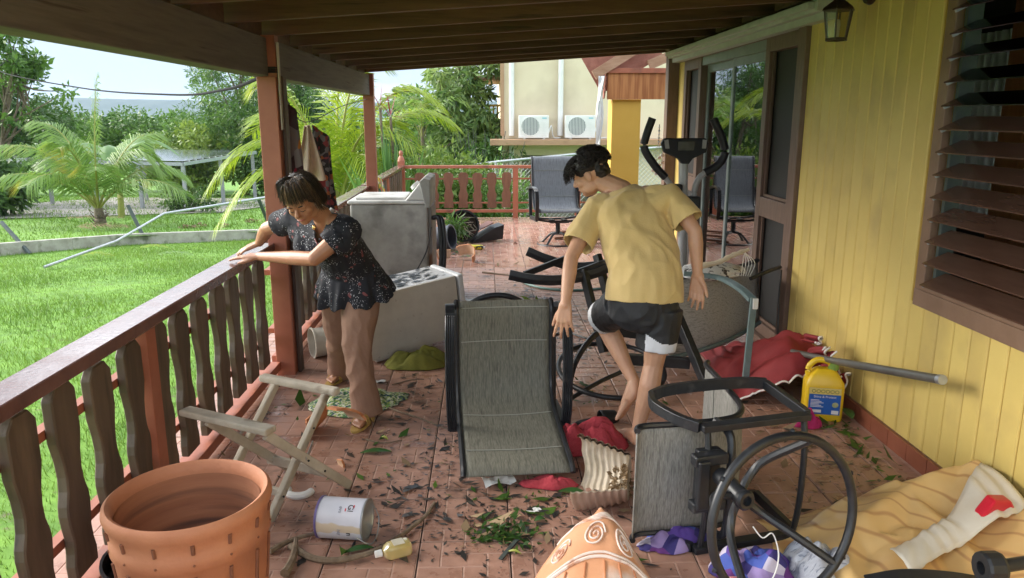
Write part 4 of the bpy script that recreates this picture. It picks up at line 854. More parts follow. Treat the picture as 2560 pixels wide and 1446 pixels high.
con = ep('console', MB().prism([(-.19, .06), (-.165, .10), (.165, .10), (.19, .06), (.17, -.01), (.06, -.06), (.03, -.10), (-.03, -.10), (-.06, -.06), (-.17, -.01)], -.025, .025, lambda a, b, c: (1.585+a, 6.14+c+b*.25, 1.435+b)), M['plastic'], bevel=.008)
bpy.context.view_layer.update()
for sg in (-1, 1): child(MB().prism([(-.02, -.03), (.012, -.03), (.02, .035), (-.012, .04)], -.003, .003, lambda a, b, c: (1.585+sg*(.15+a*1), 6.116+c+b*.25, 1.485+b*1)).build('grip_slot', lg), con)
child(MB().bx((1.52, 6.096, 1.44), (1.65, 6.108, 1.51)).build('screen', pm('lcd', (.05, .055, .05), (.06, .065, .06), 9, .2)), con)
ep('pivot_housing', MB().box((1.61, 6.18, 1.02), (.26, .09, .10)).box((1.55, 6.17, 1.10), (.07, .08, .14)), M['plastic'], bevel=.015)
ep('base_rail', MB().bx((1.55, 5.6, .03), (1.65, 7.0, .11)).bx((1.38, 6.95, 0), (1.82, 7.03, .06)).bx((1.38, 5.57, 0), (1.82, 5.65, .06)), lg, bevel=.006)
ep('flywheel_cover', MB().lathe([(0, -.07), (.24, -.07), (.27, -.04), (.27, .04), (.24, .07), (0, .07)], 28, c=(1.60, 6.45, .36), m=Matrix.Rotation(R(90), 3, 'Y')), M['plastic'], smooth=True)
# ------------------------------------------------------------------ washing machine
wsh = empty('washing_machine', (-.88, 7.25, 0), 'grimy grey washing machine with white lid beside the railing', 'washing machine'); bpy.context.view_layer.update()
def wp(n, mb, m, **k): return child(mb.build(n, m, **k), wsh)
grime = pm('grimy_enamel', (.24, .235, .215), (.44, .43, .40), 3.5, .65, c3=(.16, .155, .14), c3scale=5, c3thr=(.48, .72), bump=.1, detail=9)
wp('cabinet', MB().bx((-1.23, 6.92, .03), (-.53, 7.6, .93)), grime, bevel=.02)
wp('top_deck', MB().bx((-1.25, 6.90, .932), (-.52, 7.62, .965)), pm('dirty_white', (.52, .52, .50), (.66, .66, .64), 4, .4, c3=(.36, .34, .30), c3scale=5, c3thr=(.55, .7)), bevel=.015)
wp('lid', MB().bx((-1.19, 7.0, .966), (-.74, 7.54, .985)), MATS['dirty_white'], bevel=.008)
wp('control_panel', MB().prism([(-.73, .966), (-.70, 1.0), (-.60, 1.12), (-.56, 1.13), (-.545, .966)], 6.905, 7.61, lambda a, b, c: (a, c, b)), MATS['dirty_white'], bevel=.012)
wp('panel_end', MB().prism([(-.545, .90), (-.60, 1.135), (-.56, 1.165), (-.50, 1.15), (-.505, .90)], 6.89, 7.625, lambda a, b, c: (a, c, b)), grime, bevel=.006)
for k in range(3): wp('knob', MB().lathe([(0, .03), (.025, .028), (.03, 0), (0, 0)], 14, c=(-.655, 7.05+.16*k, 1.07), m=Matrix.Rotation(R(-45), 3, 'Y')), M['white'], smooth=True)
wp('back_panel', MB().bx((-.529, 6.95, .05), (-.50, 7.57, .90)), pm('rusty_grey', (.14, .13, .12), (.26, .24, .22), 5, .6, c3=(.16, .075, .035), c3scale=5, c3thr=(.56, .66)), bevel=.004)
for k, (dx, c_) in enumerate(((.0, 0), (.03, 1))):
    wp('drain_hose', MB().tube(rnd([(-.49, 6.98+.05*k, .80), (-.43+dx, 6.95, .78), (-.415+dx, 6.93, .45), (-.44+dx, 6.9, .20), (-.38+dx, 6.8, .03)]), .022-.004*k, 8), M['plastic'], smooth=True)
wp('power_cord', MB().tube(rnd([(-.50, 6.93, .72), (-.55, 6.88, .50), (-.68, 6.86, .25), (-.72, 6.85, .05)]), .006, 6), M['plastic'], smooth=True)
# ------------------------------------------------------------------ white cabinet lying on the floor
fz = empty('freezer', (-.5, 5.6, 0), 'white freezer cabinet lying on its side strewn with wet debris', 'freezer'); bpy.context.view_layer.update()
wht = pm('freezer_white', (.62, .63, .64), (.72, .73, .74), 4, .35, c3=(.52, .50, .46), c3scale=3, c3thr=(.6, .75))
bge = pm('freezer_beige', (.50, .46, .40), (.58, .54, .47), 9, .6, bump=.1, c3=(.42, .36, .29), c3scale=22, c3thr=(.66, .72))
dx = Vector((.85, .50, .11)).normalized(); dy = Vector((-.50, .85, 0)).normalized(); dz = dx.cross(dy); O_ = Vector((-.825, 5.15, .02)); Rm = Matrix((dx, dy, dz)).transposed()
def fzp(n, a, b, m, bev=.012):
    o = MB().bx(a, b).build(n, m, bevel=bev); o.matrix_world = Matrix.Translation(O_) @ Rm.to_4x4(); o.parent = fz; o.matrix_parent_inverse = fz.matrix_world.inverted(); return o
fzp('cabinet', (0, .02, .02), (.76, .46, .46), wht, .015); fzp('side_panel', (0.0, 0, .0), (.745, .018, .462), bge, .004); fzp('door', (.764, .0, .015), (.81, .46, .465), wht, .012); fzp('door_gasket', (.76, .02, .03), (.765, .44, .45), M['galv'], 0); fzp('base_skirt', (.05, .01, -.02), (.5, .40, .018), bge, .004)
# dirt shards on top of it
mb = MB()
for k in range(240):
    a = np.clip(rng.normal(.30, .18), .03, .74); b = rng.uniform(.06, .42); s = rng.uniform(.008, .045); r_ = rng.uniform(0, 6.28); c = O_+Rm @ Vector((a, b, .464))
    q = [c+Rm @ Vector((math.cos(r_+t)*s*rr, math.sin(r_+t)*s*rr*.45, rng.uniform(0, .003))) for t, rr in ((0, 1), (1.3, .8), (2.6, .9), (3.8, 1), (5, .7))]; mb.add(q, [(0, 1, 2, 3, 4)])
tag(mb.build('wet_leaf_scraps', pm('wet_scraps', (.02, .025, .03), (.06, .075, .08), 30, .3)), 'dark wet leaf scraps scattered on the white freezer', 'debris', kind='stuff')
# ------------------------------------------------------------------ big terracotta pot
pt = empty('terracotta_pot', (-.915, 2.17, 0), 'large terracotta pot with basket-weave pattern in front of the pickets', 'plant pot')
n_ = 72
prof = [(.165, .0), (.185, .03), (.205, .22), (.212, .225), (.212, .255), (.207, .26), (.224, .44), (.231, .446), (.231, .486), (.226, .492), (.230, .525), (.238, .542), (.243, .558), (.240, .576), (.230, .584), (.219, .578), (.210, .55), (.196, .30), (.175, .05), (0, .04)]
MB().lathe(prof, n_).build('body', [M['terra']], pt, smooth=True, angle=50)
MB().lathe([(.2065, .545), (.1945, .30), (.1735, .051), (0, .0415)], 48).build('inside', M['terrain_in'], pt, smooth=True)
gm = pm('pot_groove', (.16, .06, .03), (.22, .08, .04), 20, .8)
for k in range(14):
    a = 2*math.pi*(k+.35)/14
    for z0, z1, r0, r1 in ((.05, .205, .1865, .2043), (.272, .425, .2085, .2235), (.500, .53, .2275, .232)):
        MB().tube([((r0+.0012)*math.cos(a), (r0+.0012)*math.sin(a), z0), ((r1+.0012)*math.cos(a), (r1+.0012)*math.sin(a), z1)], .0058, 6).build('groove', gm, pt)
    for z, r in ((.24, .2125), (.466, .2315)): MB().ico((r*math.cos(a), r*math.sin(a), z), .0045, 1).build('rivet', gm, pt)
# black planter lying at its left
bp_ = MB().lathe([(.035, -.08), (.050, .05), (.058, .055), (.058, .075), (.050, .075), (.045, .055), (.03, -.07), (0, -.07), (0, -.08)], 20, closed=True)
tag(bp_.build('black_planter', M['plastic'], smooth=True, loc=(-1.17, 2.20, .30), rot=(R(35), R(30), 0)), 'small black plastic planter wedged between the pot and the pickets', 'planter')
# ------------------------------------------------------------------ folding stool
st = empty('folding_stool', (-.97, 3.25, 0), 'weathered wooden folding stool frame without its seat', 'stool'); bpy.context.view_layer.update()
def sp_(n, mb, m='oldwood', **k): return child(mb.build(n, M[m], **k), st)
Ar, Af = Vector((-.766, 3.449, .42)), Vector((-.944, 3.003, .0)); Br, Bf = Vector((-.945, 2.99, .42)), Vector((-.681, 3.34, .0)); wv = Vector((-.275, .148, 0))
for o_ in (Vector((0, 0, 0)), wv):
    sp_('leg', MB().bar(Ar+o_, Af+o_-(Ar-Af).normalized()*(-.01), .028, .042), bevel=.006)
    sp_('leg', MB().bar(Br+o_*1.06+Vector((.028, -.014, 0)), Bf+o_*1.06+Vector((.028, -.014, 0.01)), .026, .042), bevel=.006)
sp_('top_bar', MB().bar(Ar-wv.normalized()*.07+Vector((0, 0, .02)), Ar+wv+wv.normalized()*.09+Vector((0, 0, .02)), .05, .038), bevel=.012)
sp_('top_bar', MB().bar(Br-wv.normalized()*.05+Vector((.01, 0, .02)), Br+wv+wv.normalized()*.14+Vector((.01, 0, .02)), .065, .030), bevel=.008)
sp_('stretcher', MB().bar(Bf.lerp(Br, .28)+Vector((.02, 0, 0)), Bf.lerp(Br, .28)+wv*1.06, .022, .045), bevel=.004)
sp_('stretcher', MB().bar(Af.lerp(Ar, .22), Af.lerp(Ar, .22)+wv, .022, .035), bevel=.004)
for t, o_ in ((.5, Vector((.03, -.016, 0))), (.5, wv+Vector((.03, -.016, 0)))):
    a = Ar.lerp(Af, .38)+o_*1.3; b = Br.lerp(Bf, .42)+o_*1.35; sp_('metal_brace', MB().bar(a, b, .004, .018), 'grey')
for L_, o_ in ((Ar.lerp(Af, .28), .018), (Ar.lerp(Af, .8), .018), (Br.lerp(Bf, .45), .046), (Br.lerp(Bf, .65), .046)):
    sp_('bolt', MB().ico(L_-wv.normalized()*o_, .006, 1), 'plastic')
# ------------------------------------------------------------------ paint can
can = empty('paint_can', (-.595, 2.885, .087), 'dented white paint can lying on its side on the tiles', 'paint can', rot=(0, 0, R(-9)))
clab = bpy.data.materials.new('can_label'); clab.use_nodes = True
N = clab.node_tree.nodes; K = clab.node_tree.links; b_ = N['Principled BSDF']; b_.inputs['Roughness'].default_value = .3
tc_ = N.new('ShaderNodeTexCoord'); sx = N.new('ShaderNodeSeparateXYZ'); K.new(tc_.outputs['Object'], sx.inputs[0])
nn = N.new('ShaderNodeTexNoise'); nn.inputs['Scale'].default_value = 14; K.new(tc_.outputs['Object'], nn.inputs['Vector'])
r1 = N.new('ShaderNodeValToRGB'); r1.color_ramp.elements[0].color = (.52, .53, .60, 1); r1.color_ramp.elements[1].color = (.66, .66, .72, 1); K.new(nn.outputs['Fac'], r1.inputs['Fac'])
ad = N.new('ShaderNodeMath'); ad.operation = 'MULTIPLY_ADD'; ad.inputs[1].default_value = .05; K.new(nn.outputs['Fac'], ad.inputs[0]); K.new(sx.outputs['Z'], ad.inputs[2])
r2 = N.new('ShaderNodeValToRGB'); e = r2.color_ramp.elements; e[0].position = .0; e[0].color = (0, 0, 0, 1); e[1].position = .004; e[1].color = (1, 1, 1, 1)
e2 = e.new(.038); e2.color = (1, 1, 1, 1); e3 = e.new(.042); e3.color = (0, 0, 0, 1); K.new(ad.outputs[0], r2.inputs['Fac'])
mm = N.new('ShaderNodeMix'); mm.data_type = 'RGBA'; K.new(r2.outputs['Color'], mm.inputs['Factor']); K.new(r1.outputs['Color'], mm.inputs['A']); mm.inputs['B'].default_value = (.58, .48, .36, 1); K.new(mm.outputs['Result'], b_.inputs['Base Color'])
CR = Matrix.Rotation(R(90), 3, 'Y')
MB().lathe([(0, -.095), (.08, -.095), (.083, -.093), (.083, .093), (.08, .095)], 40, m=CR).build('body', clab, can, smooth=True)
MB().lathe([(.080, .095), (.086, .096), (.086, .102), (.074, .102), (.070, .094), (0, .060)], 40, m=CR).build('rim', M['grey'], can, smooth=True)
MB().lathe([(.0, -.0955), (.083, -.0955), (.086, -.099), (.086, -.09), (.0832, -.09)], 40, m=CR).build('bottom_rim', pm('purple_drip', (.10, .07, .20), (.16, .13, .30), 20, .4), can, smooth=True)
MB().tube(rnd([(.075, -.075, -.04), (.125, -.06, -.075), (.135, 0, -.07), (.13, .055, -.02), (.10, .085, .02)]), .0025, 6).build('wire_handle', M['grey'], can, smooth=True)
def text(s, size, parent, mat, loc, rot, ext=.0006, name='lettering', wrap=None):
    cu = bpy.data.curves.new(name, 'FONT'); cu.body = s; cu.size = size; cu.extrude = ext; cu.align_x = 'CENTER'; cu.align_y = 'CENTER'
    o = bpy.data.objects.new(name, cu); COL.objects.link(o); dg_ = bpy.context.evaluated_depsgraph_get(); me = bpy.data.meshes.new_from_object(o.evaluated_get(dg_)); bpy.data.objects.remove(o)
    if wrap:
        for v in me.vertices: v.co = wrap(v.co)
    me.materials.clear(); me.materials.append(mat); q = bpy.data.objects.new(name, me); COL.objects.link(q); q.parent = parent; q.location = loc; q.rotation_euler = rot; return q
ink = pm('black_ink', (.02, .02, .025), (.03, .03, .035), 9, .5)
def wrapc(r, x0, a0):       # lettering runs round the can, its letters' tops point along +x
    def f(p): a = a0-p.x/r; return Vector((x0+p.y, -(r+.0008+p.z)*math.cos(a), (r+.0008+p.z)*math.sin(a)))
    return f
text('Gl', .034, can, ink, (0, 0, 0), (0, 0, 0), wrap=wrapc(.083, .045, 1.02)); text('n', .034, can, ink, (0, 0, 0), (0, 0, 0), wrap=wrapc(.083, .045, -.30))
text('eva', .022, can, pm('grey_ink', (.25, .25, .30), (.3, .3, .35), 9, .5), (0, 0, 0), (0, 0, 0), wrap=wrapc(.083, .005, .92)); text('hay', .022, can, MATS['grey_ink'], (0, 0, 0), (0, 0, 0), wrap=wrapc(.083, .005, -.22))
for a0 in (.92, 1.12): text('-', .05, can, pm('red_ink', (.5, .03, .05), (.55, .04, .06), 9, .5), (0, 0, 0), (0, 0, 0), wrap=wrapc(.083, .062 if a0 > 1 else .030, a0))
# ------------------------------------------------------------------ bottles
bo = empty('plastic_bottle', (-.375, 2.73, .032), 'small clear bottle of yellow liquid lying beside the paint can', 'bottle', rot=(0, 0, R(24)))
liq = bpy.data.materials.new('yellow_bottle'); liq.use_nodes = True; b_ = liq.node_tree.nodes['Principled BSDF']; b_.inputs['Base Color'].default_value = (.72, .58, .22, 1); b_.inputs['Transmission Weight'].default_value = .45; b_.inputs['Roughness'].default_value = .22
sec = [(-.033, -.02), (-.02, -.031), (.02, -.031), (.033, -.02), (.033, .02), (.02, .031), (-.02, .031), (-.033, .02)]
MB().sweep([(-.045, 0, 0), (-.035, 0, 0), (-.02, 0, 0), (.055, 0, 0), (.068, 0, 0)], sec, scales=[.38, .75, 1, 1, .8]).build('body', liq, bo, smooth=True, bevel=.004, angle=60)
MB().lathe([(0, -.075), (.014, -.075), (.015, -.05), (0, -.05)], 18, m=CR).build('cap', M['white'], bo, smooth=True)
MB().bx((-.005, -.022, .0302), (.04, .022, .0322)).build('paper_label', pm('bottle_label', (.50, .46, .36), (.6, .56, .45), 30, .5), bo)
jg = empty('yellow_jug', (1.93, 4.10, 0), 'yellow plastic jug with blue label against the yellow wall', 'jug', rot=(0, 0, R(-14)))
ye = pm('jug_yellow', (.72, .46, .012), (.78, .52, .02), 6, .38)
MB().sweep([(0, 0, 0), (0, 0, .012), (0, 0, .02), (0, 0, .20), (0, 0, .225), (0, 0, .27), (0, 0, .30)], [(-.105, -.055), (-.09, -.07), (.09, -.07), (.105, -.055), (.105, .055), (.09, .07), (-.09, .07), (-.105, .055)], up=(0, 1, 0), scales=[.96, .99, 1, 1, .97, .72, .42]).build('body', ye, jg, smooth=True, bevel=.006, angle=50)
MB().tube(rnd([(-.085, 0, .235), (-.088, 0, .30), (-.045, 0, .345), (.02, 0, .335), (.035, 0, .30)]), .017, 10).build('handle', ye, jg, smooth=True)
MB().lathe([(0, .345), (.026, .345), (.03, .31), (.03, .29), (0, .29)], 18, c=(.045, 0, .005)).build('cap', pm('cap_green', (.18, .30, .05), (.22, .36, .07), 9, .4), jg, smooth=True)
lb = MB().bx((-.085, -.0735, .045), (.085, -.0705, .20)).build('paper_label', pm('label_blue', (.015, .10, .42), (.02, .13, .50), 8, .4), jg)
MB().bx((-.085, -.0750, .165), (.085, -.0737, .20)).build('label_band', pm('label_yellow', (.70, .55, .15), (.76, .62, .22), 8, .4), lb)
wi = pm('white_ink', (.75, .75, .75), (.8, .8, .8), 9, .5)
text('Shine & Protect', .019, lb, wi, (0, -.0746, .150), (R(90), 0, 0), .0003); text('OOOOOO', .030, lb, pm('olive_ink', (.10, .12, .02), (.14, .16, .03), 9, .5), (0, -.0756, .182), (R(90), 0, 0), .0003)
for k in range(6): MB().bx((-.075, -.0745, .088+.008*k), (-.075+.07-.012*(k % 3), -.0737, .0915+.008*k)).build('print_line', wi, lb)
MB().bx((-.07, -.0745, .055), (-.015, -.0737, .072)).build('print_icons', wi, lb); MB().bx((.04, -.0745, .05), (.078, -.0737, .072)).build('barcode', wi, lb); MB().ico((.058, -.0737, .105), .018, 2, (1, .06, .9)).build('print_picture', pm('print_green', (.25, .35, .12), (.5, .5, .3), 40, .5), lb)
sc_ = empty('spray_can', (-.13, 9.9, .033), 'yellow spray can lying on the open terrace', 'spray can', rot=(0, 0, R(-12)))
MB().lathe([(0, -.09), (.03, -.09), (.032, -.085), (.032, .07), (.022, .085), (.012, .09), (0, .09)], 20, m=CR).build('body', pm('spray_yellow', (.72, .6, .02), (.8, .68, .04), 5, .3, c3=(.04, .04, .04), c3scale=16, c3thr=(.58, .6)), sc_, smooth=True)
MB().lathe([(0, -.125), (.018, -.125), (.02, -.092), (0, -.092)], 14, m=CR).build('cap', M['plastic'], sc_, smooth=True)
MB().lathe([(.0, .09), (.012, .092), (.011, .11), (0, .11)], 14, m=CR).build('nozzle', M['white'], sc_, smooth=True)
# ------------------------------------------------------------------ cloths
def vor(name, cols, scale=14, rough=.8, stretch=(1, 1, 1), bump=.2):
    """patchwork of printed colours"""
    m = bpy.data.materials.new(name); m.use_nodes = True; MATS[name] = m; N = m.node_tree.nodes; K = m.node_tree.links; b = N['Principled BSDF']; b.inputs['Roughness'].default_value = rough
    t = N.new('ShaderNodeTexCoord'); mp_ = N.new('ShaderNodeMapping'); mp_.inputs['Scale'].default_value = stretch; K.new(t.outputs['Object'], mp_.inputs[0])
    v = N.new('ShaderNodeTexVoronoi'); v.inputs['Scale'].default_value = scale; K.new(mp_.outputs[0], v.inputs['Vector'])
    r = N.new('ShaderNodeValToRGB'); r.color_ramp.interpolation = 'CONSTANT'
    for i, c in enumerate(cols):
        e = r.color_ramp.elements[i] if i < 2 else r.color_ramp.elements.new(i/len(cols)); e.position = i/len(cols); e.color = L(c)
    sx = N.new('ShaderNodeSeparateColor'); K.new(v.outputs['Color'], sx.inputs[0]); K.new(sx.outputs[0], r.inputs['Fac']); K.new(r.outputs[0], b.inputs['Base Color'])
    n = N.new('ShaderNodeTexNoise'); n.inputs['Scale'].default_value = 60; bn = N.new('ShaderNodeBump'); bn.inputs['Strength'].default_value = bump; bn.inputs['Distance'].default_value = .004; K.new(n.outputs['Fac'], bn.inputs['Height']); K.new(bn.outputs[0], b.inputs['Normal']); return m
def fold(x, y, s, fr=9):
    p = Vector((x*fr+s*3.1, y*fr*.7-s, s)); a = mnoise.noise(p*.45); return abs(mnoise.noise(p*.9+Vector((a*2, -a, 0))))*1.6+.35*abs(mnoise.noise(p*2.3))
def heap(name, label, cat, c, rx, ry, h, mat, seed=1, fr=9, rot=0, nr=16, na=56, base=.35, group=None):
    def f(u, v):
        a = u*2*math.pi; w = 1+.32*mnoise.noise(Vector((math.cos(a)*1.5+seed, math.sin(a)*1.5, seed)))+.12*mnoise.noise(Vector((math.cos(a)*5, math.sin(a)*5, seed*2))); r = v*w
        x, y = rx*r*math.cos(a), ry*r*math.sin(a); e = max(0, 1-v**2.2); z = .006+h*(base*e+e**.7*fold(x, y, seed, fr)*.75+e*.14*abs(mnoise.noise(Vector((x*34+seed, y*34, 0)))))
        x += .02*mnoise.noise(Vector((x*8, y*8, z*20+seed))); return (x, y, z)
    m_ = MB().grid(na+1, nr, f); return tag(m_.build(name, mat, smooth=True, angle=180, solid=.004, loc=c, rot=(0, 0, rot), subsurf=1), label, cat, group)
heap('olive_cloth', 'crumpled olive green cloth on the floor before the white freezer', 'cloth', (-.47, 5.12, 0), .24, .12, .13, pm('olive_cloth', (.13, .13, .018), (.21, .20, .03), 20, .9, bump=.2), 3, 10, .2)
heap('leaf_print_cloth', 'flattened green and white leaf-print cloth at the woman\'s feet', 'cloth', (-.80, 4.40, 0), .30, .20, .06, vor('leaf_print', [(.45, .48, .33), (.10, .22, .05), (.02, .05, .09), (.34, .40, .10), (.55, .56, .42), (.05, .14, .06)], 70, stretch=(1, 2.2, 1)), 5, 9, .25)
red = pm('red_towel', (.38, .035, .05), (.48, .06, .075), 30, .95, bump=.5, bscale=90)
heap('red_towel', 'crumpled red towel between the tipped chair and the ribbed shard', 'towel', (.53, 3.72, 0), .20, .13, .17, red, 8, 9, .2)
heap('red_towel', 'red rag sticking out from under the olive sling chair', 'towel', (.30, 3.30, 0), .14, .05, .07, red, 11, 12, -.1)
heap('fuchsia_cloth', 'small fuchsia cloth crumpled in front of the yellow jug', 'cloth', (1.80, 4.0, 0), .10, .08, .10, pm('fuchsia', (.38, .012, .10), (.48, .025, .15), 20, .9, bump=.3), 4, 16)
pur = vor('purple_print', [(.04, .03, .16), (.10, .05, .28), (.30, .22, .45), (.06, .10, .40), (.55, .50, .62), (.12, .03, .18)], 16)
heap('purple_cloth', 'purple and blue patterned cloth bunched under the round chair base', 'cloth', (1.02, 2.58, 0), .16, .12, .12, pur, 6, 11)
heap('purple_cloth', 'purple patterned cloth caught inside the fallen chair frame', 'cloth', (.78, 2.80, 0), .17, .08, .07, pur, 9, 11, .3)
heap('floral_cloth', 'pale pink floral cloth beside the purple cloth', 'cloth', (.90, 2.42, 0), .12, .10, .08, vor('floral_print', [(.60, .50, .45), (.55, .12, .14), (.66, .58, .50), (.50, .20, .22)], 34), 2, 12)
heap('lace_cloth', 'pale grey cloth with dark lace edging by the round chair base', 'cloth', (1.25, 2.55, 0), .13, .16, .16, pm('lace_grey', (.42, .44, .50), (.55, .57, .62), 60, .8, stretch=(1, 4, 1), bump=.3, c3=(.25, .27, .33), c3scale=30, c3thr=(.56, .62)), 12, 8)
# wood-grain tablecloth
tcm = pm('woodgrain_cloth', (.72, .42, .14), (.80, .57, .27), 1.6, .36, bump=.03)
N = tcm.node_tree.nodes; K = tcm.node_tree.links; t_ = N.new('ShaderNodeTexCoord'); wv_ = N.new('ShaderNodeTexWave'); wv_.wave_type = 'BANDS'; wv_.bands_direction = 'DIAGONAL'; wv_.inputs['Scale'].default_value = 3.4; wv_.inputs['Distortion'].default_value = 16; wv_.inputs['Detail'].default_value = 2; wv_.inputs['Detail Scale'].default_value = .6; K.new(t_.outputs['Object'], wv_.inputs['Vector'])
r_ = N.new('ShaderNodeValToRGB'); r_.color_ramp.elements[0].position = .88; r_.color_ramp.elements[1].position = 1.0; K.new(wv_.outputs['Fac'], r_.inputs['Fac']); mm = N.new('ShaderNodeMix'); mm.data_type = 'RGBA'; pb = N['Principled BSDF']; src = pb.inputs['Base Color'].links[0].from_socket; K.new(r_.outputs[0], mm.inputs['Factor']); K.new(src, mm.inputs['A']); mm.inputs['B'].default_value = (.56, .30, .12, 1); K.new(mm.outputs['Result'], pb.inputs['Base Color'])
RID = [((1.50, 2.72, .15), (2.09, 3.04, .25)), ((1.72, 2.95, .19), (1.80, 2.2, .10)), ((1.32, 2.45, .07), (1.50, 2.86, .13)), ((2.09, 2.95, .25), (1.95, 2.1, .17)), ((1.22, 2.86, .03), (1.60, 2.55, .13)), ((1.45, 2.2, .12), (1.62, 2.6, .14))]
def tent(x, y):
    best = 0
    for (ax, ay, az), (bx_, by_, bz) in RID:
        vx, vy = bx_-ax, by_-ay; t = max(0, min(1, ((x-ax)*vx+(y-ay)*vy)/(vx*vx+vy*vy))); d = math.hypot(x-ax-vx*t, y-ay-vy*t); best = max(best, az+(bz-az)*t-.50*d-.4*d*d)
    return best
def tz(x, y): return .010+tent(x, y)+.012*abs(mnoise.noise(Vector((x*9, y*6, 1))))+.018*abs(mnoise.noise(Vector((x*4, y*4, 5))))
def tcl(u, v):
    x = 1.15+.94*u; y = 2.0+1.12*v-.16*(1-u)*v+.06*mnoise.noise(Vector((u*4, v*4, 1))); x = min(x+.06*mnoise.noise(Vector((v*5, 2, u*2)))*(1-u), 2.088); e = min(1, u*6, (1-v)*7); return (x, y, .006+max(0, e)*tz(x, y))
tag(MB().grid(80, 76, tcl).build('tablecloth', tcm, smooth=True, angle=180, solid=.003), 'orange wood-grain plastic tablecloth heaped against the yellow wall', 'tablecloth')
def tcl2(u, v):
    x = 1.46+.62*u; y = 2.30+.34*u+(.13+.13*u)*v+.03*math.sin(u*5+v*2); zz = max(tent(x+a, y+b) for a in (-.12, -.06, 0, .06, .12) for b in (-.06, 0, .06)); return (x, y, zz+.030+.014*math.sin(math.pi*v)+.005*math.sin(u*13+v*3))
tag(MB().grid(40, 9, tcl2).build('tablecloth_lining', pm('lining_white', (.66, .58, .46), (.74, .68, .57), 5, .35, bump=.1), smooth=True, angle=180, solid=.004), 'pale turned-back lining fold of the wood-grain tablecloth', 'tablecloth')
tag(MB().prism([(-.09, 0), (.10, 0), (.06, .06), (-.02, .075)], -.05, .05, lambda a, b, c: (1.93+a, 2.60+c*.6+a*.3, .215+b)).build('red_box', pm('red_plastic', (.55, .012, .03), (.6, .02, .04), 5, .35), bevel=.01), 'corner of a red plastic box under the tablecloth fold', 'box')
tag(MB().sweep(spline([(1.30, 2.30, .13), (1.42, 2.27, .17), (1.58, 2.24, .175), (1.75, 2.22, .15)], 6), [(-.05, -.006), (.05, -.006), (.05, .006), (-.05, .006)]).build('black_tray', M['plastic'], bevel=.004), 'bent black plastic piece lying on the tablecloth', 'plastic piece')
kn = empty('table_crank', (1.66, 2.20, .25), 'black crank tube with a ribbed end knob over the tablecloth', 'crank')
MB().tube([(0, 0, 0), (.5, .06, .03)], .022, 12).build('tube', M['black'], kn, smooth=True)
MB().lathe([(.022, -.02), (.05, -.02), (.054, -.01), (.054, .035), (.05, .045), (.022, .045)], 14, closed=True, m=Matrix.Rotation(R(90), 3, 'Y'), c=(-.02, 0, 0)).build('knob', M['plastic'], kn)
# fallen umbrella
um = empty('patio_umbrella', (1.85, 4.7, 0), 'fallen red patio umbrella with white scalloped trim beside the yellow jug', 'umbrella'); bpy.context.view_layer.update()
rc_ = pm('umbrella_red', (.20, .014, .016), (.26, .022, .024), 8, .75, bump=.08, bscale=120)
def umb(u, v):
    x = 1.56+.52*u+.10*(1-v)*(u-.4); y = 4.34+1.05*v-.10*math.sin(u*3.1)*(1-v)
    sp2 = .30*math.exp(-((u-.62)**2/.16+(v-.30)**2/.16)); z = .02+sp2+.10*(.3+u)*fold(u*.6, v*.9, 4.4, 6)*(1-.4*v)+.06*math.sin(u*7+v*3)*u*(1-v)*.6
    return (min(x, 2.09), y, max(.01, z*(1 if u > .12 else .3+u*5)))
child(MB().grid(40, 40, umb).build('canopy', rc_, smooth=True, angle=180, solid=.004), um)
wtr = pm('white_trim', (.72, .68, .64), (.78, .75, .70), 9, .7)
child(MB().tube([Vector(umb(u, .0))+Vector((0, -.004, .0+.012*abs(math.sin(u*22)))) for u in np.linspace(0, 1, 50)], .006, 6).build('trim', wtr, smooth=True), um)
for k in range(5):
    x0 = 1.93+.03*k; y0 = 4.20-.03*k; pts = [(x0+.02*math.sin(t*2+k), y0+.05*math.cos(t*1.4+k)*.6, .40-.05*k+.045*math.sin(t+k)+.01*t) for t in np.linspace(0, 5.4, 22)]
    child(MB().tube([(min(p[0], 2.085), p[1], max(.02, p[2])) for p in pts], .006, 6).build('trim', wtr, smooth=True), um)
    def rf(u, v, k=k): 
        i = int(u*21); p = pts[i]; return (min(p[0]-.03*v, 2.088), p[1]+.14*v, max(.01, p[2]-.02*v-.03*v*v*k))
    child(MB().grid(22, 5, rf).build('ruffle', rc_, smooth=True, angle=180, solid=.003), um)
child(MB().tube([(1.95, 3.98, .375), (1.985, 3.12, .575)], .021, 14).build('pole', pm('umbrella_pole', (.13, .125, .11), (.18, .175, .155), 9, .4, metal=.4), smooth=True), um)
child(MB().tube([(1.985, 3.125, .574), (1.986, 3.10, .58)], .0225, 14).build('pole_end', M['galv'], smooth=True), um)
child(MB().tube([(1.80, 5.0, .18), (1.95, 3.98, .375)], .018, 10).build('pole', MATS['umbrella_pole'], smooth=True), um)
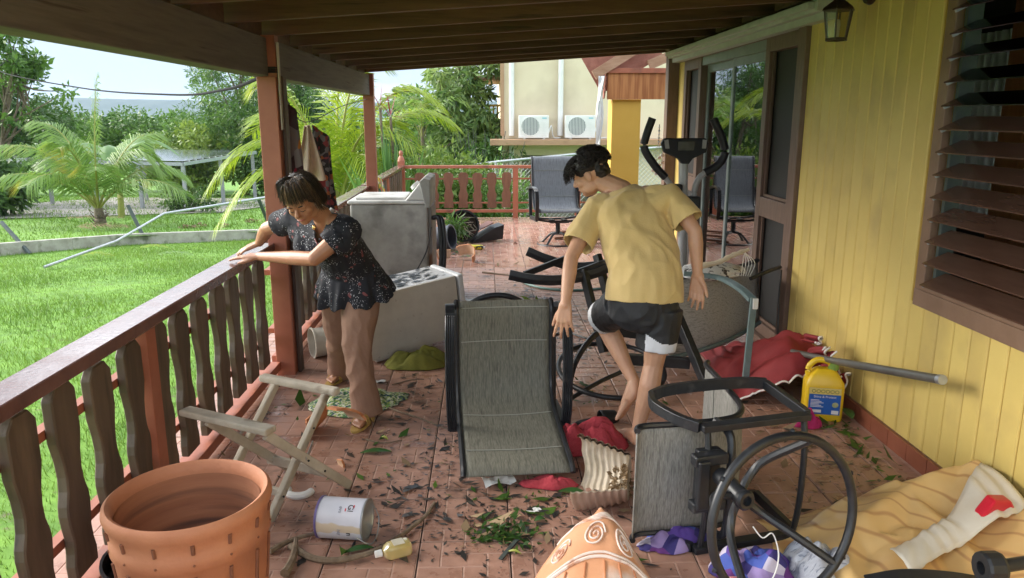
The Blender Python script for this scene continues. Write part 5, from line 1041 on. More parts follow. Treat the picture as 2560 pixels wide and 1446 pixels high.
# ------------------------------------------------------------------ hanging laundry
def hang(name, label, a, b, zb, mat, seed, amp=.03, taper=.0):
    a, b = Vector(a), Vector(b); d = (b-a); n = Vector((-d.y, d.x, 0)).normalized()
    def f(u, v):
        w = u-.5; p = a+d*(.5+w*(1-taper*(1-v)))+n*amp*math.sin(u*11+seed+v*2)*(.3+v); z = a.z+(b.z-a.z)*u; return (p.x, p.y, z+(zb-z)*v+.03*math.sin(u*7+seed)*v)
    return tag(MB().grid(18, 24, f).build(name, mat, smooth=True, angle=180, solid=.004), label, 'garment')
col = vor('garment_print', [(.05, .02, .03), (.32, .06, .03), (.45, .16, .03), (.16, .13, .14), (.30, .02, .06), (.05, .03, .04), (.22, .20, .22)], 17, stretch=(1, 1, .45))
hang('hanging_dress', 'bright orange and maroon printed dress hanging behind the porch post', (-1.50, 5.52, 1.90), (-1.33, 5.78, 1.74), 1.02, col, 1, .05, .5)
hang('hanging_scarf', 'dark printed garment hanging beside the beige cloth', (-1.40, 6.22, 1.64), (-1.24, 6.40, 1.54), .95, vor('scarf_print', [(.015, .012, .015), (.03, .02, .03), (.25, .04, .05), (.02, .02, .02), (.16, .15, .16), (.34, .10, .03)], 26), 3, .03, .3)
hang('hanging_cloth', 'plain beige cloth gathered on the line above the woman', (-1.47, 5.98, 1.63), (-1.28, 6.12, 1.64), 1.24, pm('beige_cloth', (.50, .38, .29), (.60, .47, .37), 12, .9, bump=.2), 5, .035, .8)
tag(MB().tube(spline([(-1.33, 5.07, 1.86), (-1.42, 5.6, 1.86), (-1.40, 6.1, 1.66), (-1.36, 7.5, 1.80), (-1.36, 9.1, 1.90)], 6), .004, 5).build('clothes_line', M['plastic']), 'thin clothes line strung between the two porch posts', 'line')
tag(MB().grid(14, 16, lambda u, v: (-1.43+.26*(v-.45)*(1 if abs(v-.45) < .22 else .9), 9.72+.32*u+.03*math.sin(v*8), .92+.03*math.sin(u*9)+.03*math.sin(u*15+v*6)-max(0, abs(v-.45)-.28)*1.1)).build('knit_cloth', vor('knit_print', [(.10, .30, .08), (.60, .42, .04), (.55, .08, .03), (.62, .58, .45), (.04, .22, .12)], 22), smooth=True, angle=180, solid=.008), 'green yellow and red knitted cloth thrown over the terrace railing', 'cloth')
# rope and cord on the near post
tag(MB().tube([(-1.37+.085*math.cos(a)*1.0, 5.0+.08*math.sin(a), 1.96+.012*a/6) for a in np.linspace(0, 18.8, 60)], .007, 6).build('tie_rope', M['plastic'], smooth=True), 'dark rope wound round the near porch post under the beam', 'rope')
# ------------------------------------------------------------------ broken pottery
terr2 = pm('clay_pale', (.50, .30, .17), (.66, .48, .34), 6, .75, bump=.15)
clay_o = pm('clay_orange', (.48, .18, .07), (.56, .24, .11), 8, .7, bump=.2)
def shard(name, label, loc, rot, r, h, a0, a1, prof=None, th=.014, jag=.05, mat=None, seed=1, ribs=0):
    t = empty(name, loc, label, 'pottery shard', 'broken pottery on the floor', rot=rot); n = 22; m = 10
    def f(u, v, off):
        a = a0+(a1-a0)*u; top = h*(1-jag*3*abs(mnoise.noise(Vector((u*3.3+seed, seed, 0))))-.35*abs(u-.5)*2*jag*6); z = top*v; rr = r*(1+.25*v)-off+(.006*math.sin(z*ribs) if ribs else 0); return (rr*math.cos(a), rr*math.sin(a), z)
    MB().grid(n, m, lambda u, v: f(u, v, 0)).build('outer_face', mat or clay_o, t, smooth=True, angle=180)
    MB().grid(n, m, lambda u, v: f(1-u, v, th)).build('inner_face', terr2, t, smooth=True, angle=180)
    e = MB(); P = [(u, 1) for u in np.linspace(0, 1, n)]+[(1, v) for v in np.linspace(1, 0, m)[1:]]+[(u, 0) for u in np.linspace(1, 0, n)[1:]]+[(0, v) for v in np.linspace(0, 1, m)[1:-1]]; k = len(P)
    e.add([f(u, v, 0) for u, v in P]+[f(u, v, th) for u, v in P], [(i, (i+1) % k, k+(i+1) % k, k+i) for i in range(k)]); e.build('broken_edge', clay_o, t); return t
shard('pottery_shard', 'orange flowerpot shard lying in front of the woman\'s sandal', (-.86, 3.93, .035), (R(80), R(-60), R(40)), .13, .20, -.6, .6, seed=2)
shard('pottery_shard', 'pale-lined curved flowerpot shard under the folding stool', (-1.0, 4.1, .12), (R(100), R(20), R(-25)), .12, .22, -.7, .6, seed=5)
shard('pottery_shard', 'small orange pottery chip beside the stool foot', (-.80, 3.55, .0), (R(80), 0, .4), .06, .06, -.5, .5, seed=7, th=.01)
shard('pottery_shard', 'rounded clay shard lying on the open terrace', (-.27, 9.1, .0), (R(20), R(-30), .4), .14, .13, -1.2, 1.4, seed=9)
shard('pottery_shard', 'upright clay shard beside the washing machine hoses', (-.47, 9.2, .0), (0, 0, 2.3), .12, .12, -.9, .9, seed=12)
# ribbed broken bowl
rb = empty('ribbed_pot', (.515, 3.16, .12), 'cream ribbed broken pot lying open beside the red towel', 'pottery shard', 'broken pottery on the floor', rot=(0, 0, 0)); pose(rb, (.515, 3.16, .125), (.2, .62, -.75), Vector((-.92, .15, .10)).cross(Vector((.2, .62, -.75))))
ribm = pm('ribbed_cream', (.55, .44, .30), (.70, .63, .52), 3, .6, c3=(.36, .30, .20), c3scale=6, c3thr=(.55, .7), bump=.1)
def ribf(u, v, o_):
    a = -2.2+4.4*u; z = .24*v*(1-.18*abs(mnoise.noise(Vector((u*4, 3, 0))))); r = .10+.075*v**.8-o_+.0045*math.sin(v*48); return (r*math.cos(a), r*math.sin(a), z-.12)
MB().grid(46, 76, lambda u, v: ribf(1-u, v, .012)).build('inner_face', ribm, rb, smooth=True, angle=180)
MB().grid(46, 76, lambda u, v: ribf(u, v, 0)).build('outer_face', pm('ribbed_outer', (.36, .22, .15), (.48, .33, .25), 6, .7), rb, smooth=True, angle=180)
MB().add([ribf(u, 1, o_) for o_ in (0, .012) for u in np.linspace(0, 1, 46)], [(i, i+1, 47+i, 46+i) for i in range(45)]).build('broken_edge', clay_o, rb)
MB().lathe([(0, -.12), (.10, -.12)], 30).build('pot_bottom', ribm, rb)
V, F, A = leaves([(.05, .0, -.08)], [.06], 120, .035, .5); np_mesh('soil_litter', V, F, M['dead'], rb, attr=A); tag(rb.children[-1], kind='stuff')
# decorated urn shard in the foreground
ur = empty('carved_urn_shard', (.38, 2.5, 0), 'pink-orange broken urn piece carved with spirals', 'pottery shard', 'broken pottery on the floor')
urm = pm('urn_clay', (.60, .27, .13), (.66, .34, .19), 4, .7, bump=.12, bscale=50, c3=(.70, .54, .46), c3scale=6, c3thr=(.50, .66)); urw = pm('urn_white', (.68, .54, .46), (.80, .70, .64), 8, .75, c3=(.52, .26, .16), c3scale=14, c3thr=(.55, .65))
def us(u, v, o_=0):      # u -1..1 across, v 0..1 towards the broken tip
    wl_ = .30*(1-max(0, v-.05)**1.9*.99); wr = .275*(1-max(0, v)**1.25*.97); x = (wl_*u if u < 0 else wr*u)-.005+.065*v; y = -.33+.53*v+.02*mnoise.noise(Vector((u*3, v*3, 2)))
    z = .095+.155*min(1, v/.7)**.8-.04*max(0, v-.7)/.3-(.15*(1-.35*v))*abs(u)**2.3; return Vector((x, y, max(.0, z-o_)))
MB().grid(40, 40, lambda u, v: us(u*2-1, v)).build('shell', urm, ur, smooth=True, angle=180, solid=.012)
def relief(pts, r=.006, n='carved_line', m=None): MB().tube([us(*p)+Vector((0, -.002, .009)) for p in pts], r, 6).build(n, m or urw, ur, smooth=True)
for v0, r in ((.40, .006), (.43, .005), (.74, .006), (.775, .006), (.81, .006), (.845, .005)): relief([(u, v0-.10*u*u*(1 if v0 < .6 else .5)) for u in np.linspace(-.96, .96, 26)], r, 'carved_band')
for cu_, cv_, s in ((-.14, .585, .075), (.50, .54, .080), (-.70, .55, .055)):
    relief([(cu_+s*(2.3-t*.13)*1.15*math.cos(t), cv_+s*(2.3-t*.13)*.66*math.sin(t)) for t in np.linspace(0, 16, 110)], .0034, 'carved_spiral')
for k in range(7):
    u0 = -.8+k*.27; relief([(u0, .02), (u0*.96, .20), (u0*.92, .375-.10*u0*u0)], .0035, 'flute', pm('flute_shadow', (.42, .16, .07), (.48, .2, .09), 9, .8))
# crescent of white ceramic, beige bucket, dark pots
mb = MB().tube([(.055*math.cos(a), .055*math.sin(a), .012) for a in np.linspace(2.7, 6.3, 18)], [.006]+[.017]*16+[.006], 8)
tag(mb.build('ceramic_handle', M['white'], smooth=True, loc=(-.87, 3.27, .005)), 'broken white ceramic cup handle on the tiles under the stool', 'ceramic handle')
bk = empty('beige_bucket', (-1.16, 5.40, .105), 'beige plastic bucket lying on its side against the railing', 'bucket', rot=(R(90), 0, R(-62)))
MB().lathe([(0, -.12), (.088, -.12), (.092, -.115), (.108, .11), (.114, .112), (.114, .122), (.104, .122), (.086, -.11), (0, -.11)], 28).build('body', pm('bucket_beige', (.46, .43, .36), (.54, .51, .44), 6, .5), bk, smooth=True)
for r_ in (.03, .06): MB().lathe([(r_, -.1215), (r_+.006, -.1235), (r_+.012, -.1215)], 24).build('base_rib', MATS['bucket_beige'], bk, smooth=True)
dp_ = empty('black_plant_pot', (-.33, 10.55, .215), 'black plant pot on its side showing a rootball on the terrace', 'plant pot', rot=(R(76), 0, R(8)))
MB().lathe([(0, -.20), (.15, -.20), (.205, .08), (.222, .085), (.222, .11), (.20, .11), (.19, .06)], 34).build('body', M['plastic'], dp_, smooth=True)
MB().lathe([(0, .055), (.10, .06), (.19, .05)], 30).build('soil', pm('soil', (.025, .02, .015), (.06, .045, .035), 20, .95, bump=.6), dp_)
mb = MB()
for k in range(26):
    a = rng.uniform(0, 6.28); r_ = rng.uniform(.02, .17); p0 = Vector((r_*math.cos(a), r_*math.sin(a), .062)); mb.tube([p0, p0+Vector((rng.normal()*.05, rng.normal()*.05, .03)), p0+Vector((rng.normal()*.09, rng.normal()*.09, .04))], .004, 4)
mb.build('roots', M['oldwood'], dp_)
tag(MB().lathe([(0, -.18), (.13, -.18), (.14, -.16), (.155, .14), (.165, .145), (.165, .165), (.14, .165), (.125, -.15), (0, -.16)], 28).build('blue_grey_pot', pm('slate_pot', (.05, .06, .08), (.08, .09, .115), 8, .5), smooth=True, loc=(-.60, 9.85, .165), rot=(R(82), 0, R(70))), 'slate blue plant pot lying beside the washing machine hoses', 'plant pot')
V, F, A = leaves([(0, 0, .12), (.1, .05, .2), (.05, 0, .25)], [.16, .14, .12], 260, .13, .22); tag(np_mesh('uprooted_plant', V, F, M['leafB'], attr=A), 'uprooted leafy plant lying across the black pot', 'plant').location = (-.50, 10.25, .05)
bg_ = empty('black_crate', (-.02, 10.6, 0), 'crushed black plastic crate beside the black plant pot', 'crate', rot=(0, 0, .3))
MB().prism([(-.22, 0), (.22, .04), (.24, .24), (.10, .20), (-.20, .03)], -.13, .13, lambda a, b, c: (a, c, b)).build('body', M['plastic'], bg_, bevel=.006); MB().box((-.05, .02, .20), (.32, .22, .012), (0, R(-24), 0)).build('lid', pm('crate_lid', (.10, .035, .025), (.14, .05, .035), 8, .6), bg_)
tag(MB().lathe([(0, 0), (.16, .0), (.19, .03), (.20, .035), (.19, .045), (.155, .015), (0, .015)], 32).build('plant_saucer', pm('saucer_olive', (.10, .10, .07), (.16, .15, .11), 8, .6), smooth=True, loc=(.08, 6.35, .06), rot=(R(25), 0, 0)), 'dull olive plant saucer lying behind the tipped chair', 'saucer')
# sandal
sn = empty('black_sandal', (.62, 4.05, 0), 'black slide sandal lying behind the red towel', 'sandal', rot=(0, 0, R(-75)))
def sole(L_, w): return [(w*math.sin(t)*(1+.18*math.cos(t)), L_*math.cos(t)) for t in np.linspace(0, 2*math.pi, 25)[:-1]]
MB().prism(sole(.135, .045), 0, .022).build('sole', M['plastic'], sn, bevel=.005)
MB().grid(12, 6, lambda u, v: (.05*math.cos(math.pi*u), .02+.09*v, .022+.05*math.sin(math.pi*u)*(1-.2*v))).build('strap', M['plastic'], sn, smooth=True, solid=.006)
# ------------------------------------------------------------------ sticks, boards, hose
def stick(label, pts, r, name='branch', mat='twig', cat='branch', grp='branches on the porch floor'):
    P = spline(pts, 7); n = len(P); rr = [r*(1-.55*i/n)*(1+.12*mnoise.noise(P[i]*30)) for i in range(n)]; P = [p+Vector((mnoise.noise(p*9), mnoise.noise(p*9+Vector((5, 0, 0))), 0))*.008 for p in P]
    return tag(MB().tube(P, rr, 7).build(name, M[mat], smooth=True), label, cat, grp)
stick('long curved bare branch sweeping past the paint can', [(-.80, 2.80, .014), (-.66, 2.70, .016), (-.50, 2.71, .02), (-.36, 2.86, .02), (-.27, 3.03, .016), (-.24, 3.14, .012)], .015)
stick('thick dark branch piece left of the paint can', [(-.77, 2.60, .02), (-.76, 2.72, .024), (-.79, 2.84, .022)], .019)
stick('rough forked twig between the pot and the paint can', [(-.87, 2.76, .016), (-.80, 2.84, .02), (-.70, 2.90, .014)], .013)
stick('thin leafless twig on the tiles behind the folding stool', [(-.66, 3.86, .006), (-.56, 3.80, .01), (-.46, 3.84, .006)], .005)
stick('slim green stem trailing from the leaf-print cloth', [(-.62, 4.33, .01), (-.45, 4.18, .012), (-.30, 4.05, .01), (-.20, 3.95, .01)], .006)
stick('short dark twig on the tiles beside the freezer', [(-.62, 4.72, .006), (-.50, 4.80, .008), (-.42, 4.82, .005)], .005)
stick('thin red-brown stick lying across the wet tiles', [(-.05, 8.35, .012), (.20, 8.2, .012), (.50, 7.95, .012)], .010)
stick('long brown twig near the yellow wall', [(1.45, 3.75, .006), (1.62, 3.58, .006), (1.78, 3.40, .006)], .004)
tag(MB().bar((.045, 2.69, .008), (.165, 2.92, .012), .016, .006).build('metal_strip', M['dkpost']), 'flat dark metal strip in the leaf pile', 'metal strip')
tag(MB().tube(spline([(.36, 7.95, .014), (.42, 7.70, .014), (.60, 7.48, .014), (.85, 7.40, .014), (1.10, 7.45, .014), (1.35, 7.6, .014)], 7), .013, 8).build('garden_hose', pm('hose_green', (.10, .20, .18), (.14, .26, .23), 9, .4), smooth=True), 'green garden hose curving over the wet tiles', 'hose')
for x0, y0, l, a, lab in ((1.30, 10.75, .7, .12, 'reddish wooden board propped behind the far chair'), (1.42, 10.35, .75, .22, 'broken reddish plank lying beside the far chair'), (1.25, 11.2, .6, .05, 'splintered wooden slat on the terrace near the railing')):
    tag(MB().box((0, 0, .03), (l, .11, .03), (0, R(-4), 0)).build('loose_board', M['picketr'], loc=(x0, y0, .02), rot=(0, 0, a), bevel=.003), lab, 'board', 'loose boards on the terrace')
for x, y, a, s, lab in ((.05, 3.34, .25, .075, 'folded white paper scrap under the olive chair edge'), (.20, 3.06, .6, .03, 'crumpled white wrapper on the tiles by the urn piece'), (-.70, 4.78, .3, .03, 'small white chip on the floor near the woman\'s foot'), (-.22, 4.72, 1.0, .04, 'white paper scrap beside the olive cloth'), (-.09, 7.0, .4, .12, 'torn speckled white board behind the freezer')):
    m_ = MB().grid(6, 5, lambda u, v: (s*(u-.5)*2, s*(v-.5)*1.1, .006+s*.25*abs(math.sin(u*4+v*2)))); tag(m_.build('paper_scrap', M['white'], solid=.002, loc=(x, y, 0), rot=(0, 0, a)), lab, 'paper scrap')
# ------------------------------------------------------------------ fallen leaves
def leafobj(label, x, y, a, l, w, mat, z=.004):
    def f(u, v): return (l*(u-.5), w*(v-.5)*2*math.sin(math.pi*min(1, .03+u*.96))**.8, z+.012*math.sin(u*3)+.010*abs(v-.5))
    o = MB().grid(12, 5, f).build('fallen_leaf', mat, smooth=True, angle=180, loc=(x, y, 0), rot=(0, 0, a)); return tag(o, label, 'leaf', 'large fallen leaves on the tiles')
gl = pm('glossy_leaf', (.025, .08, .02), (.05, .13, .035), 12, .3); yl = pm('yellow_leaf', (.30, .33, .06), (.42, .42, .10), 12, .45)
leafobj('long glossy dark green leaf lying alone on the tiles', -.58, 3.69, .05, .16, .026, gl); leafobj('broad green leaf under the edge of the olive chair', .39, 3.22, -.3, .14, .03, gl); leafobj('yellowing curled leaf in the leaf pile', .09, 2.86, .6, .07, .012, yl); leafobj('small yellow-green leaf on a thin stalk near the woman', -.56, 3.86, 2.6, .05, .012, yl); leafobj('dark leaf half under the paint can', -.52, 2.77, .3, .12, .02, gl); leafobj('green leaf standing against the wall by the jug', 2.05, 4.02, 1.4, .16, .03, gl, .05); leafobj('round dark leaf on the tiles near the urn piece', .22, 2.98, .2, .05, .02, gl); leafobj('curved yellow leaf at the end of the metal strip', .10, 2.73, -.3, .06, .009, yl)
def litter(name, label, spots, mat, size, flat=.25):
    Vs, Fs, As = [], [], []; b = 0
    for x, y, rx, ry, n in spots:
        px, py = x+rng.normal(size=n)*rx*.55, y+rng.normal(size=n)*ry*.55; k = (px > -1.72) & (px < 2.1); px, py = px[k], py[k]; n = len(px)
        a = rng.uniform(0, 6.28, n); s = size*np.clip(rng.lognormal(-.15, .75, n), .2, 4); w = s*rng.uniform(.15, .55, n); z = .004+rng.random(n)*.006; tl = rng.normal(size=n)*flat*s
        d = np.c_[np.cos(a), np.sin(a)]; e = np.c_[-np.sin(a), np.cos(a)]
        V = np.empty((n, 4, 3)); P = np.c_[px, py]
        V[:, 0] = np.c_[P-d*s[:, None], z]; V[:, 1] = np.c_[P+e*w[:, None], z+np.abs(tl)*.3+.001]; V[:, 2] = np.c_[P+d*s[:, None], z+np.abs(tl)]; V[:, 3] = np.c_[P-e*w[:, None], z+.001]
        Vs.append(V.reshape(-1, 3)); Fs.append(np.arange(n*4).reshape(-1, 4)+b); As.append(rng.random(n)); b += n*4
    return tag(np_mesh(name, np.vstack(Vs), np.vstack(Fs), mat, attr=np.concatenate(As)), label, 'litter', kind='stuff')
wetm = pm('wet_litter', (.02, .02, .02), (.075, .065, .055), rough=.3, attr=True, contrast=(0, 1))
litter('dark_litter', 'dark wet leaf litter scattered over the tiled floor', [(-.4, 4.4, .6, .6, 420), (-.2, 3.6, .6, .5, 400), (.1, 3.0, .5, .35, 620), (-.5, 3.1, .5, .4, 200), (.35, 7.2, .30, .30, 520), (.55, 6.4, .45, .7, 700), (.7, 5.4, .35, .5, 520), (-.3, 9.8, .5, .7, 260), (.6, 8.6, .9, 1.4, 240), (1.75, 3.7, .22, .9, 200), (.0, 5.2, .4, .4, 160), (-1.3, 4.3, .2, .6, 80), (1.4, 3.3, .4, .4, 60), (.9, 3.3, .2, .4, 120)], wetm, .011)
litter('green_litter', 'scattered bits of green leaf on the tiled floor', [(.06, 2.90, .16, .12, 60), (-.2, 3.7, .7, .8, 60), (.2, 3.15, .25, .15, 50), (1.95, 3.95, .10, .12, 40), (1.95, 3.5, .08, .4, 60), (.50, 6.75, .10, .08, 60), (.75, 4.6, .3, .3, 60), (-.45, 9.7, .3, .5, 90), (.4, 2.7, .3, .2, 30), (-.9, 4.4, .25, .2, 40)], M['leafA'], .017, .5)
litter('brown_litter', 'dry brown leaf scraps scattered over the porch floor', [(.06, 2.92, .2, .15, 60), (0, 4, 1.2, 1.2, 90), (1.7, 3.6, .25, .7, 90), (.5, 9.5, .9, 1.5, 110), (-.3, 9.6, .4, .6, 80)], M['dead'], .014, .5)
V, F, A = leaves([(0, 0, .02), (.06, .03, .03), (-.05, .02, .02), (.1, -.04, .02)], [.07]*4, 80, .042, .4, vmax=.4); V[:, 2] = np.abs(V[:, 2])*.7+.004
tag(np_mesh('leaf_pile', V, F, M['leafA'], attr=A), 'tangled pile of dark green leaves on the tiles', 'leaf pile', kind='stuff').location = (.03, 2.86, 0)
V, F, A = leaves([(0, 0, .04)], [.09], 50, .09, .35); V[:, 2] = np.abs(V[:, 2])+.004
tag(np_mesh('leafy_sprig', V, F, M['leafC'], attr=A), 'fresh green sprig on the wet tiles behind the tipped chair', 'sprig').location = (.42, 6.6, 0)
# wind chime hanging at the end of the house
wc_ = empty('wind_chime', (1.93, 8.62, 1.62), 'shell and chain wind chime hanging at the corner of the house', 'wind chime')
MB().tube([(0, 0, 0), (0, 0, -.22)], .004, 5).build('cord', M['plastic'], wc_)
for k in range(5): MB().lathe([(.008, -.006), (.014, 0), (.008, .006)], 10, c=(0, 0, -.03-.04*k), m=Matrix.Rotation(R(90*(k % 2)), 3, 'X')).build('chain_link', M['galv'], wc_, smooth=True)
for k in range(6):
    a = k*1.05; MB().tube([(.0, 0, -.22), (.05*math.cos(a), .05*math.sin(a), -.30), (.05*math.cos(a), .05*math.sin(a), -.42-.03*k)], .002, 4).build('string', M['oldwood'], wc_)
    for q in range(2): MB().ico((.05*math.cos(a), .05*math.sin(a), -.34-.08*q-.03*k), .022, 2, (1, .45, .9), amp=.2).build('shell', pm('shell_pink', (.60, .45, .38), (.72, .60, .52), 14, .5), wc_, smooth=True)
# woven doormat edge and scattered cables
tag(MB().tube(spline([(.25, 5.9, .01), (.45, 5.75, .012), (.62, 5.9, .01), (.80, 5.7, .012), (.95, 5.85, .01)], 7), .007, 6).build('power_cable', M['plastic'], smooth=True), 'black cable snaking over the wet debris behind the tipped chair', 'cable')
tag(MB().tube(spline([(2.02, 5.05, .03), (2.0, 5.0, .25), (2.02, 5.08, .48), (2.05, 5.15, .66)], 6), .006, 6).build('door_cord', M['plastic'], smooth=True), 'thin black cord rising beside the lounge chair', 'cord')
tag(MB().tube(spline([(.965, 2.50, .24), (1.0, 2.49, .20), (1.04, 2.50, .21), (1.06, 2.48, .14), (1.04, 2.45, .08), (1.0, 2.43, .03)], 7), .0028, 5).build('white_string', M['white'], smooth=True), 'loose white string dangling from the round chair base', 'string')
# ------------------------------------------------------------------ people
def V3(p): return Vector(p)
def capsule(mb, p0, p1, r0, r1, n=12):
    p0, p1 = V3(p0), V3(p1); d = p1-p0; Ln = d.length
    if Ln < 1e-5: d = Vector((0, 0, 1)); Ln = 1e-5
    d = d/Ln; pts, rr = [], []
    for k in range(5): a = math.pi/2*(k/4); pts.append(p0-d*r0*math.cos(a)); rr.append(max(1e-4, r0*math.sin(a)))
    for k in range(5): a = math.pi/2*(1-k/4); pts.append(p1+d*r1*math.cos(a)); rr.append(max(1e-4, r1*math.sin(a)))
    mb.tube(pts, rr, n)
def chain(mb, pts, rr):
    for a, b, r0, r1 in zip(pts, pts[1:], rr, rr[1:]): capsule(mb, a, b, r0, r1)
def trunk(mb, pts, aw, bd, fronts, n=20, smoothn=4):
    """elliptical body: half widths aw, half depths bd, front direction per point"""
    P = spline(pts, smoothn); m = len(P); rings = []
    def lerp(l, t): i = min(int(t), len(l)-2); return l[i]+(l[i+1]-l[i])*(t-i)
    for i, p in enumerate(P):
        t = i/smoothn; t = min(t, len(pts)-1-1e-6); a = lerp(aw, t); b = lerp(bd, t); f = lerp([V3(q) for q in fronts], t)
        tg = (P[min(i+1, m-1)]-P[max(i-1, 0)]).normalized(); r = tg.cross(f).normalized(); u = r.cross(tg).normalized()
        rings.append([p+r*a*math.cos(2*math.pi*k/n)+u*b*math.sin(2*math.pi*k/n) for k in range(n)])
    fs = [(i*n+k, i*n+(k+1) % n, (i+1)*n+(k+1) % n, (i+1)*n+k) for i in range(m-1) for k in range(n)]+[tuple(range(n-1, -1, -1)), tuple(range((m-1)*n, m*n))]
    mb.add([q for r_ in rings for q in r_], fs)
def ell(mb, c, r, fr=None, n=2):
    m = None
    if fr is not None: m = fr
    mb.ico(c, 1, n+1, r, m)
def remesh(mb, vox, it=5, fac=.5):
    me = mb.mesh('tmp'); o = bpy.data.objects.new('tmp', me); COL.objects.link(o)
    q = o.modifiers.new('r', 'REMESH'); q.mode = 'VOXEL'; q.voxel_size = vox
    if it: s = o.modifiers.new('s', 'SMOOTH'); s.factor = fac; s.iterations = it
    bpy.context.view_layer.update(); dg_ = bpy.context.evaluated_depsgraph_get(); out = bpy.data.meshes.new_from_object(o.evaluated_get(dg_)); bpy.data.objects.remove(o); return out
def wrinkle(me, amp, fr, stretch=(1, 1, 1), seed=0, ridge=True):
    n = len(me.vertices); co = np.empty(n*3, np.float32); me.vertices.foreach_get('co', co); co = co.reshape(-1, 3); no = np.empty(n*3, np.float32); me.vertices.foreach_get('normal', no); no = no.reshape(-1, 3)
    S = Vector(stretch)*fr; d = np.empty(n, np.float32)
    for i in range(n):
        p = Vector((co[i, 0]*S.x+seed, co[i, 1]*S.y, co[i, 2]*S.z)); a = mnoise.noise(p*.4); v = mnoise.noise(p+Vector((a*2, a, -a))); d[i] = (.5-abs(v)*2.2 if ridge else v)+.4*mnoise.noise(p*2.7)
    co += no*(amp*d)[:, None]; me.vertices.foreach_set('co', co.ravel()); me.update()
def open_caps(me, caps):
    bm = bmesh.new(); bm.from_mesh(me); bm.normal_update(); dele = []
    for f in bm.faces:
        c = f.calc_center_median()
        for p, ax, r in caps:
            q = c-V3(p); a = V3(ax).normalized()
            if abs(q.dot(a)) < .02 and (q-a*q.dot(a)).length < r and f.normal.dot(a) > .55: dele.append(f); break
    bmesh.ops.delete(bm, geom=dele, context='FACES'); bm.to_mesh(me); bm.free()
def person_part(name, me, mats, parent, solid=0):
    mi = [f.material_index for f in me.polygons]; me.materials.clear()
    for m_ in (mats if isinstance(mats, list) else [mats]): me.materials.append(m_)
    me.polygons.foreach_set('material_index', mi)
    o = mkobj(name, me, None, True, 0, solid, angle=180); return child(o, parent)
def basis(f, u):
    f = V3(f).normalized(); u = V3(u); r = f.cross(u).normalized(); u = r.cross(f); return Matrix((r, f, u)).transposed()      # local x right, y forward, z up
def head_prims(mb, c, B, s=1.0, nose=1.0):
    T_ = lambda p: V3(c)+B @ (Vector(p)*s)
    def e(p, r): mb.ico(T_(p), s, 3, r, B)
    e((0, -.012, .030), (.074, .096, .090)); e((0, .030, -.035), (.060, .066, .070)); e((0, .060, -.082), (.028, .030, .022)); e((0, .045, .040), (.062, .055, .050))
    for q in (-1, 1):
        e((q*.036, .058, -.018), (.028, .030, .030)); e((q*.030, .078, .022), (.026, .016, .010)); e((q*.031, .081, .003), (.015, .010, .009)); e((q*.048, .020, -.060), (.016, .040, .030)); e((q*.078, -.008, -.004), (.008, .019, .031))
    capsule(mb, T_((0, .088, .018)), T_((0, .110*nose, -.020)), .0075*s, .0125*s); e((0, .098, -.024), (.017, .012, .008)); e((0, .090, -.049), (.023, .010, .006)); e((0, .088, -.059), (.020, .010, .007))
    return T_
def hand(mb, w, d, n, thumb=1, curl=(.25, .25, .25, .25), s=1.0, spread=.10, tdir=(.55, .75), tcurl=.25):
    """d wrist->knuckles, n back-of-hand normal, thumb = sign along d x n"""
    d = V3(d).normalized(); n = V3(n); n = (n-d*n.dot(d)).normalized(); t = d.cross(n)*thumb; w = V3(w)
    for i, (o_, l, r) in enumerate(((.030, .082, .0095), (.010, .086, .0098), (-.010, .082, .0095), (-.028, .074, .0085))):
        k = w+d*l*s+t*o_*s; capsule(mb, w+t*o_*.55*s, k, .016*s, .0125*s)
        dd = (d+t*(o_/.03)*spread).normalized(); p = k; c = curl[i]*.7
        for j, ln in enumerate((.043, .027, .021)):
            ax = dd.cross(n); q = Quaternion(ax, -c); d2 = q @ dd; e = p+d2*ln*s*(1, 1.08, 1, .8)[i]; capsule(mb, p, e, r*s*(1-.10*j), r*s*(.93-.12*j)); p = e; dd = d2; n2 = q @ n; c = curl[i]*(1.1 if j == 0 else .8); n_ = n2
            n = n2 if False else n
    b = w+d*.020*s+t*.016*s-n*.004*s; k = b+(d*tdir[0]+t*tdir[1]-n*.25).normalized()*.042*s; capsule(mb, b, k, .015*s, .0115*s); d2 = (d*(tdir[0]+tcurl)+t*(tdir[1]-tcurl)-n*.25).normalized(); k2 = k+d2*.032*s; capsule(mb, k, k2, .0108*s, .0098*s); d3 = (d2+d*tcurl).normalized(); capsule(mb, k2, k2+d3*.024*s, .0098*s, .0078*s)
def foot(mb, ank, heel, toe, s=1.0, up=(0, 0, 1)):
    ank, heel, toe = V3(ank), V3(heel), V3(toe); d = (toe-heel).normalized(); r = d.cross(V3(up)).normalized(); u = r.cross(d); L_ = (toe-heel).length
    capsule(mb, ank, heel+d*.02+u*.028, .034*s, .030*s); capsule(mb, ank, heel+d*L_*.5+u*.03, .033*s, .026*s); capsule(mb, heel+d*.03+u*.024, heel+d*L_*.66+u*.022, .030*s, .024*s)
    for i, o_ in enumerate((-.030, -.013, .002, .016, .028)): capsule(mb, heel+d*L_*.5+r*o_*.7*s+u*.022, heel+d*L_*(.80-.035*abs(i-1) if i else .8)+r*o_*s+u*.014, .020*s, .013*s); capsule(mb, heel+d*L_*.78+r*o_*s+u*.013, heel+d*L_*(.97-.04*i)+r*o_*s*1.05+u*.010, .0115*s*(1.25 if i == 0 else 1), .0085*s*(1.2 if i == 0 else 1))
skin_w = pm('skin_tan', (.34, .155, .082), (.42, .205, .115), 9, .45, bump=.12, bscale=120, sss=.12); skin_m = pm('skin_fair', (.50, .27, .165), (.58, .33, .21), 9, .48, bump=.1, bscale=120, sss=.12)
